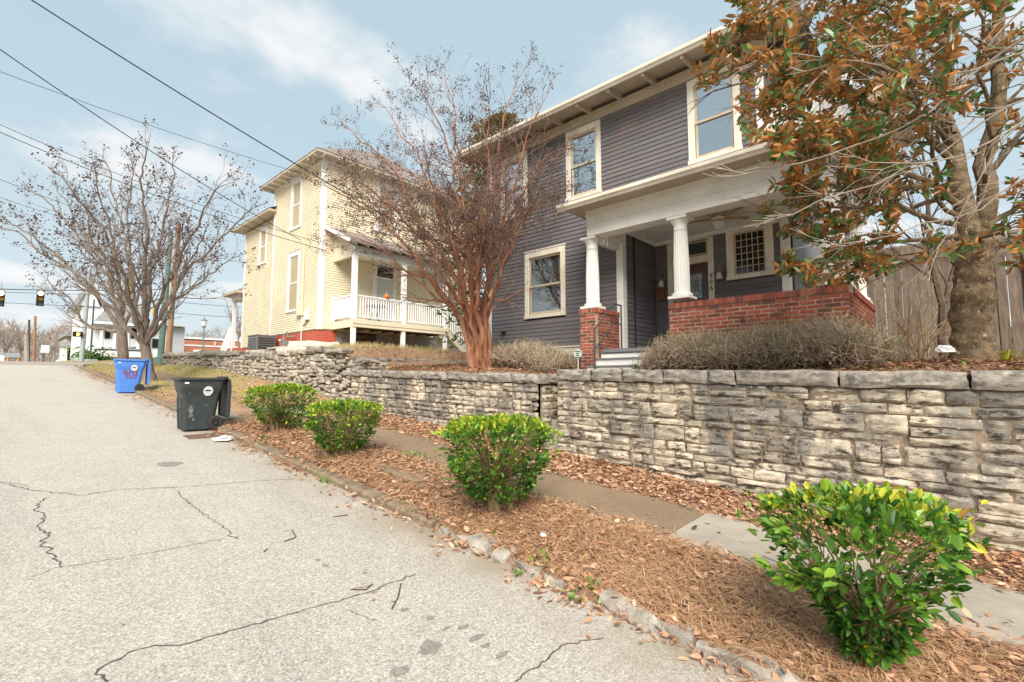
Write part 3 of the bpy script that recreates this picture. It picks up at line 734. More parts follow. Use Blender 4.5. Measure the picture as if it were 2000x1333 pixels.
for s in (-1, 1):
    for k in range(3): 
        c = np.array((DX-.012, 4.405 + s * (.06 + .07 * k), 3.93)); mb.tube([c + np.array((0, s * .06 * math.cos(t), .13 * math.sin(t))) for t in np.linspace(0, 2*math.pi, 13)], .006, 4)
mb.box(DX-.014, DX-.006, 4.12, 4.69, 3.62, 3.645); mb.box(DX-.014, DX-.006, 4.12, 4.69, 4.215, 4.24); mb.box(DX-.014, DX-.006, 4.12, 4.145, 3.645, 4.215); mb.box(DX-.014, DX-.006, 4.665, 4.69, 3.645, 4.215)
mb.build('caming', mat('lead_came', (.09, .09, .085), rough=.4, metal=.6), door)
mb = MB(); mb.lathe([(.0,0),(.03,.005),(.03,.03),(.012,.035),(0.012,.06)], (DX-.05, 4.06, 3.38), 10); mb.build('door_knob', M_copper, door)
# grid window
w = MB(); y0, y1, z0, z1 = 2.63, 3.58, 3.98, 5.12
w.box(DX-.04,DX+.05,y0,y0+.16,z0,z1); w.box(DX-.04,DX+.05,y1-.16,y1,z0,z1); w.box(DX-.042,DX+.05,y0+.16,y1-.16,z1-.13,z1); w.box(DX-.06,DX+.05,y0-.01,y1+.01,z0-.02,z0+.07)
gfr = w.build('window', M_cream, gh, .004)
a, b, c, d = y0+.16, y1-.16, z0+.07, z1-.13
m = MB(); s = .035
m.box(DX-.01,DX+.02,a,a+s,c,d); m.box(DX-.01,DX+.02,b-s,b,c,d); m.box(DX-.009,DX+.02,a+s,b-s,d-s,d); m.box(DX-.009,DX+.02,a+s,b-s,c,c+s); m.build('sash', M_sash, gfr)
a, b, c, d = a+s, b-s, c+s, d-s; m = MB()
for i in range(1, 5): yv = a + (b-a)*i/5; m.box(DX-.006,DX+.012,yv-.008,yv+.008,c,d)
for j in range(1, 6): zv = c + (d-c)*j/6; m.box(DX-.004,DX+.01,a,b,zv-.008,zv+.008)
m.build('muntin', M_sash, gfr)
M_dpane = mat('dark_glass', (.010, .010, .011), (.03, .03, .03), 14, .06, .1, 8, spec=.45)
for i in range(5):
    for j in range(6):
        m = MB(); m.box(DX+.012, DX+.016, a+(b-a)*i/5+.009, a+(b-a)*(i+1)/5-.009, c+(d-c)*j/6+.009, c+(d-c)*(j+1)/6-.009)
        o = m.build('pane', M_dpane, gfr)
# porch floor, ceiling, beam
mb = MB(); mb.box(8.55, 11.2, 1.1, 5.30, 2.30, 2.40); mb.box(9.0, GX+.1, 5.26, 5.3, 2.3, 2.4); mb.build('porch_floor', M_tread, gh)
for k, yv in enumerate(np.arange(1.1, 5.29, .14)):
    mb = MB(); mb.box(8.6, 11.04, yv+.0015, min(yv+.1385, 5.295), 5.125, 5.14 + .002*(k % 2)); mb.build('ceiling_board', M_white, gh)
mb = MB(); mb.box(8.6, 11.05, 1.05, 5.5, 5.16, 5.2); mb.box(10.93, 10.98, 2.5, 5.28, 5.04, 5.123); mb.box(GX+.16, 10.93, 5.22, 5.27, 5.04, 5.123); mb.build('ceiling_trim', M_white, gh)
mb = MB()
def beam_prof(z): return z
for z0, z1, o in ((4.79, 5.02, 0), (5.02, 5.055, -.02), (5.055, 5.20, -.008), (5.20, 5.235, -.03), (5.235, 5.33, -.018)):
    mb.box(8.42+o, 8.76, 1.12+o, 5.56-o, z0, z1)
    mb.box(8.76, 11.3, 1.12+o, 1.45, z0, z1); mb.box(8.76, GX-.03, 5.25, 5.56-o, z0, z1)
mb.build('porch_beam', M_white, gh, .004)
mb = MB(); mb.box(8.76, 9.0, 5.26, 5.29, 4.6, 4.79); mb.box(8.76,9.38,5.32,5.5,4.66,4.79); mb.build('bracket', M_white, gh, .004)
# porch roof
PG = 7.88
mb = MB()
mb.box(PG+.03, GX, .58, 5.88, 5.33, 5.345); mb.box(GX, 11.7, .58, 1.5, 5.33, 5.345)
mb.build('porch_soffit', M_beige, gh)
mb = MB(); mb.add([(PG, .5, 5.40), (PG, 5.93, 5.40), (GX-.03, 5.75, 5.83), (GX-.03, 1.9, 5.83)], [(0,3,2,1)]); mb.add([(PG, .5, 5.40), (GX-.03, 1.9, 5.83), (11.8, 1.9, 5.83), (11.8, .5, 5.40)], [(0,1,2,3)]); mb.add([(PG,5.93,5.40),(GX-.03,5.93,5.40),(GX-.03,5.75,5.83)],[(0,1,2)])
mb.build('porch_roof', M_shing, gh)
mb = MB()
gp = [(0,0),(-.02,.03),(-.055,.06),(-.06,.12),(-.045,.125),(-.04,.115),(0.03,.115),(.03,0)]
mb.prism([(PG+.03+p[0], 5.27+p[1]) for p in gp], 'y', .47, 5.93)
mb.v = [(x, z_, y_) if False else (x, y_, z_) for (x, y_, z_) in mb.v]
mb.build('gutter', M_cream, gh)
mb = MB(); mb.box(PG+.035, PG+.06, .58, 5.88, 5.29, 5.40); mb.build('fascia', M_beige, gh)
mb = MB(); mb.prism([(.55+p[0], 5.27+p[1]) for p in gp], 'x', PG, 11.9); mb.box(PG+.1, 11.8, .56, .58, 5.29, 5.40)
mb.build('gutter', M_cream, gh)
# main eave
EX = 8.72
mb = MB(); mb.box(GX-.05, GX+.02, GY0-.02, GY1+.02, 7.88, 8.10); mb.box(GX-.09, GX+.02, GY0-.05, GY1+.05, 8.03, 8.09); mb.build('frieze', M_beige, gh, .004)
mb = MB(); mb.hexa([(EX,GY0-.7,8.08),(EX,GY1+.72,8.08),(GX+.4,GY1+.72,8.28),(GX+.4,GY0-.7,8.28)], [(EX,GY0-.7,8.10),(EX,GY1+.72,8.10),(GX+.4,GY1+.72,8.30),(GX+.4,GY0-.7,8.30)]); mb.hexa([(GX+.4,GY1,8.26),(GX+.4,GY1+.72,8.08),(17,GY1+.72,8.08),(17,GY1,8.26)],[(GX+.4,GY1,8.28),(GX+.4,GY1+.72,8.10),(17,GY1+.72,8.10),(17,GY1,8.28)])
mb.build('soffit', M_beige, gh)
for yv in np.arange(GY0-.4, GY1+.7, .82):
    mb = MB(); mb.hexa([(EX+.05,yv,8.0),(EX+.05,yv+.06,8.0),(GX-.03,yv+.06,8.06),(GX-.03,yv,8.06)], [(EX+.05,yv,8.09),(EX+.05,yv+.06,8.09),(GX-.03,yv+.06,8.20),(GX-.03,yv,8.20)]); mb.build('rafter_tail', M_beige, gh)
mb = MB(); mb.prism([(EX+p[0], 8.055+p[1]) for p in gp], 'y', GY0-.72, GY1+.76); mb.build('gutter', M_cream, gh)
mb = MB(); rz0, cx_, ry0, ry1 = 8.16, 13.0, GY0-.7, GY1+.74
mb.add([(EX-.02,ry0,rz0),(EX-.02,ry1,rz0),(17.3,ry1,rz0),(17.3,ry0,rz0),(13,ry0+3.8,10.6),(13,ry1-3.8,10.6)], [(0,4,5,1),(1,5,2),(2,5,4,3),(3,4,0)]); mb.build('roof', M_shing, gh)
mb = MB(); mb.box(GX+.55, 17, GY0+.01, GY1-.01, 5.35, 8.1); mb.box(DX+.12, 17, GY0+.01, GY1-.01, 2.0, 5.35); mb.build('wall', M_sid, gh)
mb = MB(); mb.box(GX+.05,17,GY1-.02,GY1,2.0,8.1); mb.box(GX+.05,GX+.56,GY0,GY0+.02,5.35,8.1); mb.build('wall', M_sid, gh)
# lattice screen and box eave at the right-hand upper corner
lat = thing('lattice_screen', 'white diagonal lattice screen above the porch roof beside the upper windows', 'lattice', (9.4, 1.8, 5.6))
mb = MB(); mb.box(GX-.03, GX+.03, .98, 1.06, 5.7, 6.9); mb.box(GX-.03, GX+.03, 1.06, 2.28, 6.82, 6.9); mb.box(GX-.03,GX+.03,1.06,2.28,5.72,5.8); mb.build('frame', M_white, lat)
for s in (-1, 1):
    for k in np.arange(-1.1, 1.3, .11):
        p0, p1 = np.array((GX+.008*s, 1.06, 5.8)), np.array((GX+.008*s, 2.28, 6.82))
        ya, yb = 1.06, 2.28; za, zb = (5.8 + k, 5.8 + k + 1.22) if s > 0 else (6.82 - k, 6.82 - k - 1.22)
        def clip(ya, za, yb, zb):
            t = [0., 1.]
            for lo_, sg in ((5.8, 1), (6.82, -1)):
                fa, fb = sg * (za - lo_), sg * (zb - lo_)
                if fa < 0 and fb < 0: return None
                if fa < 0: t[0] = max(t[0], fa / (fa - fb))
                if fb < 0: t[1] = min(t[1], fa / (fa - fb))
            if t[1] - t[0] < .05: return None
            return [(ya + (yb-ya)*q, za + (zb-za)*q) for q in t]
        c = clip(ya, za, yb, zb)
        if c: mb = MB(); mb.beam((GX+.008*s, *c[0]), (GX+.008*s, *c[1]), .035, .008, (1, 0, 0)); mb.build('slat', M_white, lat)
mb = MB(); mb.box(GX+.4, GX+.43, .9, 2.3, 5.6, 7.0); mb.build('screen_cloth', M_curt, lat)
bx = thing('box_eave', 'beige boxed eave over the corner of the porch roof, half hidden by leaves', 'eave', (9.6, .7, 6.2))
mb = MB(); mb.box(9.3, 11.5, .3, .98, 6.15, 6.4); mb.build('box', M_beige, bx, .01); mb = MB(); mb.box(9.25, 11.5, .24, 1.0, 6.4, 6.46); mb.build('cap', M_shing, bx)

# columns
def column(cx_, cy_, z0, z1, R=.142):
    # fluted shaft: star profile
    n = 40; mb = MB(); vs = []; levels = [(z0+.16, 1.0), (z0+.16+(z1-z0)*.35, .985), (z1-.22, .84)]
    for z, k in levels:
        for i in range(n):
            r = R * k * (1 if i % 2 == 0 else .93); t = 2*math.pi*i/n; vs.append((cx_+r*math.cos(t), cy_+r*math.sin(t), z))
    mb.add(vs, [(l*n+i, l*n+(i+1) % n, (l+1)*n+(i+1) % n, (l+1)*n+i) for l in range(2) for i in range(n)])
    sh_ = mb.build('column', M_white, gh)
    b = MB(); b.box(cx_-R*1.38, cx_+R*1.38, cy_-R*1.38, cy_+R*1.38, z0, z0+.05); b.build('plinth', M_white, sh_, .004)
    b = MB(); b.lathe([(R*1.3,.05),(R*1.34,.075),(R*1.28,.105),(R*1.05,.125),(R*1.02,.17)], (cx_, cy_, z0), 28); b.build('base', M_white, sh_)
    b = MB(); b.lathe([(R*.86,-.26),(R*.92,-.24),(R*.86,-.22),(R*.86,-.15),(R*.9,-.135),(R*1.2,-.06),(R*1.24,-.05)], (cx_, cy_, z1), 28); b.box(cx_-R*1.32, cx_+R*1.32, cy_-R*1.32, cy_+R*1.32, z1-.05, z1); b.build('capital', M_white, sh_)
column(8.62, 5.56, 3.262, 4.79); column(8.62, 3.62, 3.25, 4.79); column(8.62, 1.27, 3.19, 4.79, .158); column(11.05, 1.27, 3.19, 4.79, .158)

# bricks: one box mesh per kind, shared
def unit_brick(l, w, h, nm='brick'):
    mb = MB(); mb.box(-l/2, l/2, -w/2, w/2, -h/2, h/2); me = mb.mesh(nm, None, .006); me.materials.append(M_brick); return me
bk = unit_brick(.205, .10, .0545); bkh = unit_brick(.0975, .10, .0575); bkc = unit_brick(.0575, .24, .105)
def brick_run(par, axis, pl, a0, a1, z0, n, out):
    """running bond on plane; axis 'x': plane x=pl, along y"""
    for j in range(n):
        z = z0 + j * .0677; off = 0 if j % 2 == 0 else .5
        L = .2155; k = int(math.ceil((a1 - a0) / L)) + 1
        for i in range(-1, k):
            s, e = a0 + (i + off) * L, a0 + (i + off + 1) * L
            s, e = max(s, a0), min(e, a1)
            if e - s < .05: continue
            full = (e - s) > .2
            c = (s + e) / 2; dp = random.uniform(-.002, .003)
            loc = (pl - out * .05 + out * dp, c, z) if axis == 'x' else (c, pl - out * .05 + out * dp, z)
            sc_ = (((e - s) - .014) / .205, 1, 1)
            put('brick', bk, par, loc, rot=(0, random.gauss(0, .004), (math.pi/2 if axis == 'x' else 0) + random.gauss(0, .006)), scale=sc_)
BT = 3.05
pw = MB(); pw.box(8.4055, 8.60, 1.06, 3.775, 1.85, BT); pwall = pw.build('porch_wall', M_brickm, gh)
brick_run(pwall, 'x', 8.40, 1.045, 3.79, BT - .036 - .0677*15, 16, -1)
pw = MB(); pw.box(8.60, 11.4, 1.051, 1.25, 1.85, BT); pside = pw.build('porch_wall', M_brickm, gh)
brick_run(pside, 'y', 1.045, 8.5, 11.4, BT - .036 - .0677*15, 16, -1)
pc = MB(); pc.box(8.39, 8.62, 1.045, 3.79, BT+.004, BT+.095); pc.box(8.62, 11.4, 1.04, 1.26, BT+.004, BT+.095); pcap = pc.build('brick_cap', M_brickm, gh)
y = 1.055
while y < 3.79:
    put('brick', bkc, pcap, (8.495+random.gauss(0,.003), y+.029, BT+.058), rot=(random.gauss(0,.012), 0, math.pi/2*0 + math.pi/2 - math.pi/2), scale=(1,1,1)); 
    COL.objects[-1] if False else None
    y += .0685
x = 8.66
while x < 11.4: put('brick', bkc, pcap, (x+.029, 1.14, BT+.058), rot=(0, random.gauss(0,.01), 0)); x += .0685
for o in pcap.children:
    wx = o.location.x + WL[pcap.name][0]
    if wx < 8.55: o.rotation_euler = (random.gauss(0,.01), 0, math.pi/2)
    o.rotation_euler[2] += random.gauss(0, .01)
    if wx < 8.55: o.location.x = 8.495 - WL[pcap.name][0]
# pier
pm = MB(); pm.box(8.4055, 9.36, 5.368, 5.744, 1.85, 3.16); pier = pm.build('porch_pier', M_brickm, gh)
brick_run(pier, 'x', 8.40, 5.362, 5.75, 3.14 - .036 - .0677*18, 19, -1)
brick_run(pier, 'y', 5.362, 8.5, 9.36, 3.14 - .036 - .0677*18, 19, -1)
cm = MB(); cm.box(8.385, 9.36, 5.345, 5.765, 3.16, 3.25); ccap = cm.build('brick_cap', M_brickm, gh)
bkp = unit_brick(.0975, .11, .085)
for yv in np.arange(5.39, 5.74, .112): put('brick', bkp, ccap, (8.435, yv, 3.207), rot=(0, 0, math.pi/2 + random.gauss(0,.02)))
for xv in np.arange(8.54, 9.34, .0685): put('brick', bkc, ccap, (xv, 5.455, 3.203), rot=(0, random.gauss(0,.01), 0), scale=(1, 1, .85))
# porch steps
for i, (xf, zt) in enumerate(((8.02, 2.05), (8.28, 2.205), (8.54, 2.355), (8.80, 2.505))):
    y0_ = 3.80; top = zt if i < 3 else 2.41
    mb = MB(); mb.box(xf+.02, xf+.34, y0_, 5.34, 1.8, top-.03); r_ = mb.build('riser', M_white, gh)
    mb = MB(); mb.box(xf-.012, xf+.35, y0_, 5.345, top-.03, top); mb.build('tread', M_tread, gh, .004)
# house number 906 (flat black characters on the casing)
def text_mesh(s, size, extrude=.003):
    cu = bpy.data.curves.new('txt', 'FONT'); cu.body = s; cu.size = size; cu.extrude = extrude; cu.align_x = 'CENTER'; cu.resolution_u = 3
    o = bpy.data.objects.new('txt', cu); COL.objects.link(o); bpy.context.view_layer.update()
    me = bpy.data.meshes.new_from_object(o.evaluated_get(bpy.context.evaluated_depsgraph_get())); bpy.data.objects.remove(o); return me
RX = (math.pi/2, 0, -math.pi/2)       # text facing -X, reading from the street
for s, z in (('9', 4.07), ('0', 3.93), ('6', 3.79)):
    me = text_mesh(s, .15); me.name = 'house_number'; me.materials.append(M_black); put('house_number', me, gh, (DX-.045, 3.925, z), rot=RX)

# ------------------------------------------------------------------ things on the porch
def lantern(y, lab):
    t = thing('wall_lantern', lab, 'lamp', (DX-.06, y, 3.98), 'lanterns beside the front door')
    m = MB(); m.box(DX-.04, DX-.02, y-.05, y+.05, 4.05, 4.30); m.tube([(DX-.03,y,4.24),(DX-.09,y,4.33),(DX-.15,y,4.30),(DX-.15,y,4.24)], .011, 6); m.build('bracket', M_copper, t)
    m = MB(); m.lathe([(.012,.28),(.03,.25),(.05,.21),(.115,.18),(.12,.165),(.07,.16)], (DX-.15,y,3.98), 14); m.build('hood', M_copper, t)
    m = MB(); m.lathe([(.05,.16),(.06,.10),(.075,.03),(.078,.01)], (DX-.15,y,3.98), 14); m.build('lamp_glass', M_frost, t)
    m = MB(); m.lathe([(.085,.0),(.088,.012),(.08,.02)], (DX-.15,y,3.975), 14); m.build('base_ring', M_copper, t)
lantern(3.71, 'copper hooded lantern between the front door and the grid window'); lantern(5.07, 'copper hooded lantern left of the front door, above the wooden mailbox')
t = thing('mailbox', 'brown metal mailbox on the dark wall left of the front door', 'mailbox', (DX-.1, 5.1, 3.68))
m = MB(); m.box(DX-.11, DX-.02, 5.02, 5.2, 3.66, 3.98); m.build('body', mat('rust_brown_box', (.23,.095,.045), (.14,.06,.03), 8, .5, .2, 30), t, .01)
m = MB(); m.box(DX-.13, DX-.02, 5.01, 5.21, 3.93, 3.99); m.build('lid', MATS['rust_brown_box'], t, .01); m = MB(); m.lathe([(0,0),(.016,.0),(.016,.004)], (DX-.12,5.08,3.74), 8); m.build('sticker', M_white, t)
fc = on_x(1403, 437, 9.75)
t = thing('ceiling_fan', 'white ceiling fan with wooden blades and a glass lamp under the porch ceiling', 'ceiling fan', (fc[0], fc[1], 5.12))
F0 = np.array((fc[0], fc[1], 5.12))
m = MB(); m.lathe([(.07,0),(.075,-.03),(.03,-.05),(.03,-.06),(.11,-.07),(.13,-.1),(.12,-.15),(.06,-.17)], F0, 18); m.build('motor', M_cream, t)
m = MB(); m.lathe([(.09,-.17),(.13,-.19),(.14,-.21),(.12,-.22)], F0, 18); m.build('lamp_ring', M_cream, t)
m = MB(); m.lathe([(.115,-.215),(.10,-.28),(.07,-.33),(.03,-.36),(.004,-.365)], F0, 18); m.build('lamp_glass', M_frost, t)
M_wood = mat('fan_wood', (.42,.27,.12), (.35,.21,.09), 6, .4)
for k in range(5):
    a = 2*math.pi*k/5 + .45; d = np.array((math.cos(a), math.sin(a), 0)); m = MB(); m.beam(F0+d*.11+(0,0,-.11), F0+d*.62+(0,0,-.10), .13, .008); m.build('blade', M_wood, t)
t = thing('handrail', 'black iron handrail with two sloping bars on the entry steps', 'handrail', (8.1, 5.2, 2.0))
m = MB(); yh = 5.12
m.tube([(7.98,yh,1.9),(7.98,yh,2.78)], .019, 6); m.tube([(9.02,yh,2.4),(9.02,yh,3.32)], .019, 6); m.build('post', M_iron, t)
m = MB(); m.tube([(7.975,yh,2.75),(8.72,yh,3.34),(9.03,yh,3.34)], .017, 6); m.tube([(7.98,yh,2.36),(8.72,yh,2.94),(9.02,yh,2.94)], .014, 6); m.build('rail', M_iron, t)
t = thing('security_sign', 'small octagonal pale green yard sign on a white stake beside the brick pier', 'yard sign', (8.0, 5.85, 2.1))
sp = on_x(1129, 692, 8.0)
m = MB(); m.tube([(8.0, sp[1], 1.95), (8.0, sp[1], 2.2)], .008, 6); m.build('stake', M_white, t)
m = MB(); m.prism([(sp[1]+.1*math.cos(q), 2.29+.1*math.sin(q)) for q in np.arange(8)*math.pi/4+math.pi/8], 'x', 7.985, 7.992); m.build('panel', mat('pale_green_sign', (.55,.66,.58), (.42,.55,.5), 30, .5), t)
m = MB(); 
for z, w_ in ((2.34,.12),(2.30,.07),(2.26,.09),(2.22,.12)): m.box(7.981, 7.984, sp[1]-w_/2, sp[1]+w_/2, z-.008, z+.008)
m.build('print', M_black, t)
t = thing('dryer_vent', 'small dark vent box low on the grey siding', 'vent', (9.35, 9.0, 2.9)); pv = on_x(983, 651, 9.35)
m = MB(); m.box(9.31, 9.385, pv[1]-.05, pv[1]+.05, pv[2]-.05, pv[2]+.05); m.build('hood', M_black, t, .01); m = MB(); m.box(9.27, 9.31, pv[1]-.045, pv[1]+.045, pv[2]+.02, pv[2]+.05); m.build('lip', M_black, t)
t = thing('planter', 'rust brown flower box on the brick porch wall under the leaves', 'planter', (8.55, 1.95, 3.15)); pp = on_x(1597, 555, 8.55)
m = MB(); m.box(8.42, 8.62, pp[1]-.12, pp[1]+.14, 3.15, 3.27); m.build('box', MATS['rust_brown_box'], t, .01); m = MB(); m.box(8.40, 8.64, pp[1]-.16, pp[1]+.18, 3.24, 3.29); m.build('rim', MATS['rust_brown_box'], t, .008)

# ================================================================== yellow house
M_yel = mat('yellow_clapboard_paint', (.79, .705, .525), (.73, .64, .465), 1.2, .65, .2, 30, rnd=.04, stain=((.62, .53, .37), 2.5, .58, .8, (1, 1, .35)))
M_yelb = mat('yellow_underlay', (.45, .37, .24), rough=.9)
M_yelt = mat('yellow_trim_paint', (.76, .68, .51), (.70, .62, .46), 2, .6)
M_redb = mat('red_painted_brick', (.52, .125, .08), (.46, .10, .065), 3, .8, .4, 30, st=(1, 1, 4))
M_stucco = mat('grey_stucco', (.40, .37, .33), (.28, .255, .225), 5, .95, .8, 40)
M_ply = mat('brown_hatch', (.16, .115, .085), (.10, .075, .055), 4, .9, .3, 30)
M_wht2 = mat('white_trim', (.82, .82, .81), (.76, .76, .76), 3, .55)
M_gdoor = mat('grey_door_paint', (.60, .59, .59), rough=.5)
M_grill = mat('ac_grey', (.22, .215, .22), rough=.6)
M_steel = mat('meter_grey', (.34, .36, .37), (.28, .3, .31), 20, .5, metal=.3)
YX, YY_ = 8.9, 18.6
yh_ = thing('yellow_house', 'two-storey pale yellow clapboard house with a white railed side porch', 'house', (10, 21, 2.9))
Z0, Z1 = 3.82, 10.72
def siding_sheet(axis, pl, a0, a1, z0, z1, exp, m, par, holes=(), out=-1, name='siding'):
    """many thin lapped boards too fine to tell apart singly: joined"""
    n = int(round((z1 - z0) / exp)); e = (z1 - z0) / n; mb = MB()
    for i in range(n):
        za, zb = z0 + i*e, z0 + (i+1)*e; segs = [(a0, a1)]
        for (h0, h1, q0, q1) in holes:
            if zb > q0 + .02 and za < q1 - .02:
                ns = []
                for s0, s1 in segs:
                    if h1 <= s0 or h0 >= s1: ns.append((s0, s1)); continue
                    if h0 > s0: ns.append((s0, h0))
                    if h1 < s1: ns.append((h1, s1))
                segs = ns
        for s0, s1 in segs:
            t0, t1 = pl + out*.026, pl + out*.003
            P = [(pl, za), (t0, za), (t1, zb), (pl, zb)]
            lo = [((p, s0, z) if axis == 'x' else (s0, p, z)) for p, z in P]; hi = [((p, s1, z) if axis == 'x' else (s1, p, z)) for p, z in P]
            mb.hexa(lo, hi)
    return mb.build(name, m, par, kind='stuff')
LW = [(20.52, 21.63, 8.42, 10.72), (20.50, 21.68, 4.74, 7.36)]
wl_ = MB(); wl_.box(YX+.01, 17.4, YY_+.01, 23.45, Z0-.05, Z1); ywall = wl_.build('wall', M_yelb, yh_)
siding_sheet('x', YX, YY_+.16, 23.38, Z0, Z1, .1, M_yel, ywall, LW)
RW = [(11.3, 12.5, 8.38, 10.66), (11.28, 12.47, 4.1, 6.9), (14.95, 15.9, 4.1, 6.6)]
siding_sheet('y', YY_, YX+.16, 17.4, Z0, Z1, .1, M_yel, ywall, RW)
mb = MB(); mb.box(YX-.035, YX+.16, YY_-.035, YY_+.16, Z0-.04, Z1); mb.build('corner_board', M_wht2, yh_, .005)
mb = MB(); mb.box(YX-.03, YX+.05, 23.38, 23.5, Z0-.04, Z1); mb.build('corner_board', M_wht2, yh_, .005)
mb = MB(); mb.box(YX+.02, 9.32, YY_+.02, 23.46, 2.5, Z0-.04); mb.box(9.32, 9.66, YY_+.02, YY_+.3, 2.5, Z0-.04); mb.build('foundation', M_redb, yh_)
mb = MB(); mb.box(9.66, 10.5, YY_+.03, YY_+.4, 2.5, Z0-.02); mb.build('foundation', M_stucco, yh_); mb = MB(); mb.box(10.5, 11.55, YY_+.06, YY_+.3, 2.5, 3.7); mb.build('hatch', M_ply, yh_)
mb = MB(); mb.box(11.55, 17.3, YY_+.08, YY_+.4, 2.4, 4.0); mb.build('foundation', M_stucco, yh_)
def ywin(axis, pl, a0, a1, z0, z1, par, cas=.15, flat=False):
    def B(mb, d0, d1, s0, s1, q0, q1): mb.box(pl+d0, pl+d1, s0, s1, q0, q1) if axis == 'x' else mb.box(s0, s1, pl+d0, pl+d1, q0, q1)
    w = MB(); B(w, -.04, .02, a0, a0+cas, z0, z1); B(w, -.04, .02, a1-cas, a1, z0, z1); B(w, -.043, .02, a0+cas, a1-cas, z1-cas*1.2, z1); B(w, -.07, .02, a0-.02, a1+.02, z0-.04, z0+.06)
    fr = w.build('window', M_wht2, par, .004)
    a, b, c, d = a0+cas, a1-cas, z0+.06, z1-cas*1.2; mid = (c+d)/2
    m = MB()
    for q0, q1, o in ((mid-.03, d, -.005), (c, mid+.03, .015)):
        B(m, o, o+.025, a, a+.05, q0, q1); B(m, o, o+.025, b-.05, b, q0, q1); B(m, o+.001, o+.025, a+.05, b-.05, q1-.05, q1); B(m, o+.001, o+.025, a+.05, b-.05, q0, q0+.06)
    m.build('sash', M_wht2, fr); m = MB(); B(m, .028, .03, a, b, c, d); m.build('pane', M_yp, fr)
M_yp = mat('painted_reflection_glass', (.62, .68, .74), (.50, .56, .62), 2.5, .12, .08, 6, spec=.8)  # opaque pane, bright sky reflection painted into its pale blue base colour
ywin('x', YX, *LW[0], yh_); ywin('x', YX, *LW[1], yh_); ywin('y', YY_, *RW[0], yh_, .2); ywin('y', YY_, *RW[2], yh_)
# door with transom
mb = MB(); 
for x0, x1, z0, z1 in ((11.28,11.46,4.1,6.9),(12.3,12.47,4.1,6.9),(11.46,12.3,6.25,6.33),(11.46,12.3,6.84,6.92)): mb.box(x0, x1, YY_-.05, YY_+.02, z0, z1)
df = mb.build('door_casing', M_wht2, yh_, .004); mb = MB(); mb.box(11.46, 12.3, YY_, YY_+.02, 6.33, 6.84); mb.build('transom_pane', M_dpane, df)
mb = MB(); mb.box(11.46, 12.3, YY_-.01, YY_+.02, 4.1, 6.25)
for x0, x1 in ((11.55,11.84),(11.92,12.21)):
    for z0, z1 in ((4.25,5.0),(5.15,5.75),(5.85,6.12)):
        mb.box(x0,x1,YY_-.022,YY_-.01,z0,z0+.04); mb.box(x0,x1,YY_-.022,YY_-.01,z1-.04,z1); mb.box(x0,x0+.04,YY_-.022,YY_-.01,z0+.04,z1-.04); mb.box(x1-.04,x1,YY_-.022,YY_-.01,z0+.04,z1-.04)
dr = mb.build('door', M_gdoor, yh_, .003); mb = MB(); mb.lathe([(0,0),(.03,.01),(.03,.04),(0,.05)], (12.2, YY_-.06, 5.1), 8); mb.build('door_knob', M_steel, dr)
# roof: hipped, with wide plain soffit
ov = .55; ex0, ey0, ex1, ey1 = YX-ov, YY_-ov, 17.4+ov, 24.0; ez = 10.86
mb = MB(); mb.box(YX-.04, 17.4, YY_-.04, 23.5, Z1-.02, Z1+.16); mb.build('frieze', M_wht2, yh_)
mb = MB(); mb.add([(ex0,ey0,ez-.06),(ex1,ey0,ez-.06),(ex1,ey1,ez-.06),(ex0,ey1,ez-.06)], [(0,1,2,3)])
mb.add([(ex0,ey0,ez-.06),(ex0,ey0,ez+.05),(ex0,ey1,ez+.05),(ex0,ey1,ez-.06)], [(0,3,2,1)]); mb.add([(ex0,ey0,ez-.06),(ex1,ey0,ez-.06),(ex1,ey0,ez+.05),(ex0,ey0,ez+.05)], [(0,1,2,3)]); mb.build('soffit', M_beige, yh_)
mb = MB(); a_, b_ = (12.3, 21.2, 13.25), (13.6, 21.2, 13.25); mb.add([(ex0-.02,ey0-.02,ez+.05),(ex1,ey0-.02,ez+.05),(ex1,ey1,ez+.05),(ex0-.02,ey1,ez+.05),a_,b_], [(0,1,5,4),(1,2,5),(2,3,4,5),(3,0,4)]); mb.build('roof', M_shing, yh_)
for xv in np.arange(ex0+.3, 16, .6): mb = MB(); mb.box(xv, xv+.05, ey0+.03, YY_-.04, ez-.12, ez-.06); mb.build('rafter_tail', M_wht2, yh_)
for yv in np.arange(ey0+.3, 23.8, .6): mb = MB(); mb.box(ex0+.03, YX-.04, yv, yv+.05, ez-.12, ez-.06); mb.build('rafter_tail', M_wht2, yh_)
# lower wing further along the street
WX = 9.08
mb = MB(); mb.box(WX+.01, 16, 23.5, 27.7, 3.4, 9.62); wg = mb.build('wing', M_yelb, yh_)
siding_sheet('x', WX, 23.5, 27.62, 3.45, 9.62, .1, M_yel, wg, [(24.75, 25.72, 7.55, 9.45)])
mb = MB(); mb.box(WX-.03, WX+.05, 27.6, 27.72, 3.42, 9.62); mb.build('corner_board', M_wht2, yh_); ywin('x', WX, 24.75, 25.72, 7.55, 9.45, yh_, .13)
mb = MB(); mb.box(WX+.02, 15, 23.48, 27.66, 2.4, 3.43); mb.build('foundation', M_redb, yh_)
mb = MB(); mb.hexa([(WX-.55,23.2,9.68),(16,23.2,9.68),(16,28.3,9.68),(WX-.55,28.3,9.68)], [(WX-.55,23.2,9.78),(16,23.2,9.78),(16,28.3,9.78),(WX-.55,28.3,9.78)]); mb.build('soffit', M_beige, yh_)
mb = MB(); mb.add([(WX-.57,23.2,9.79),(16,23.2,9.79),(16,28.32,9.79),(WX-.57,28.32,9.79),(11.8,23.2,11.4),(11.8,25.6,11.4)], [(0,4,5,3),(3,5,2),(5,4,1,2)]); mb.build('roof', M_shing, yh_)
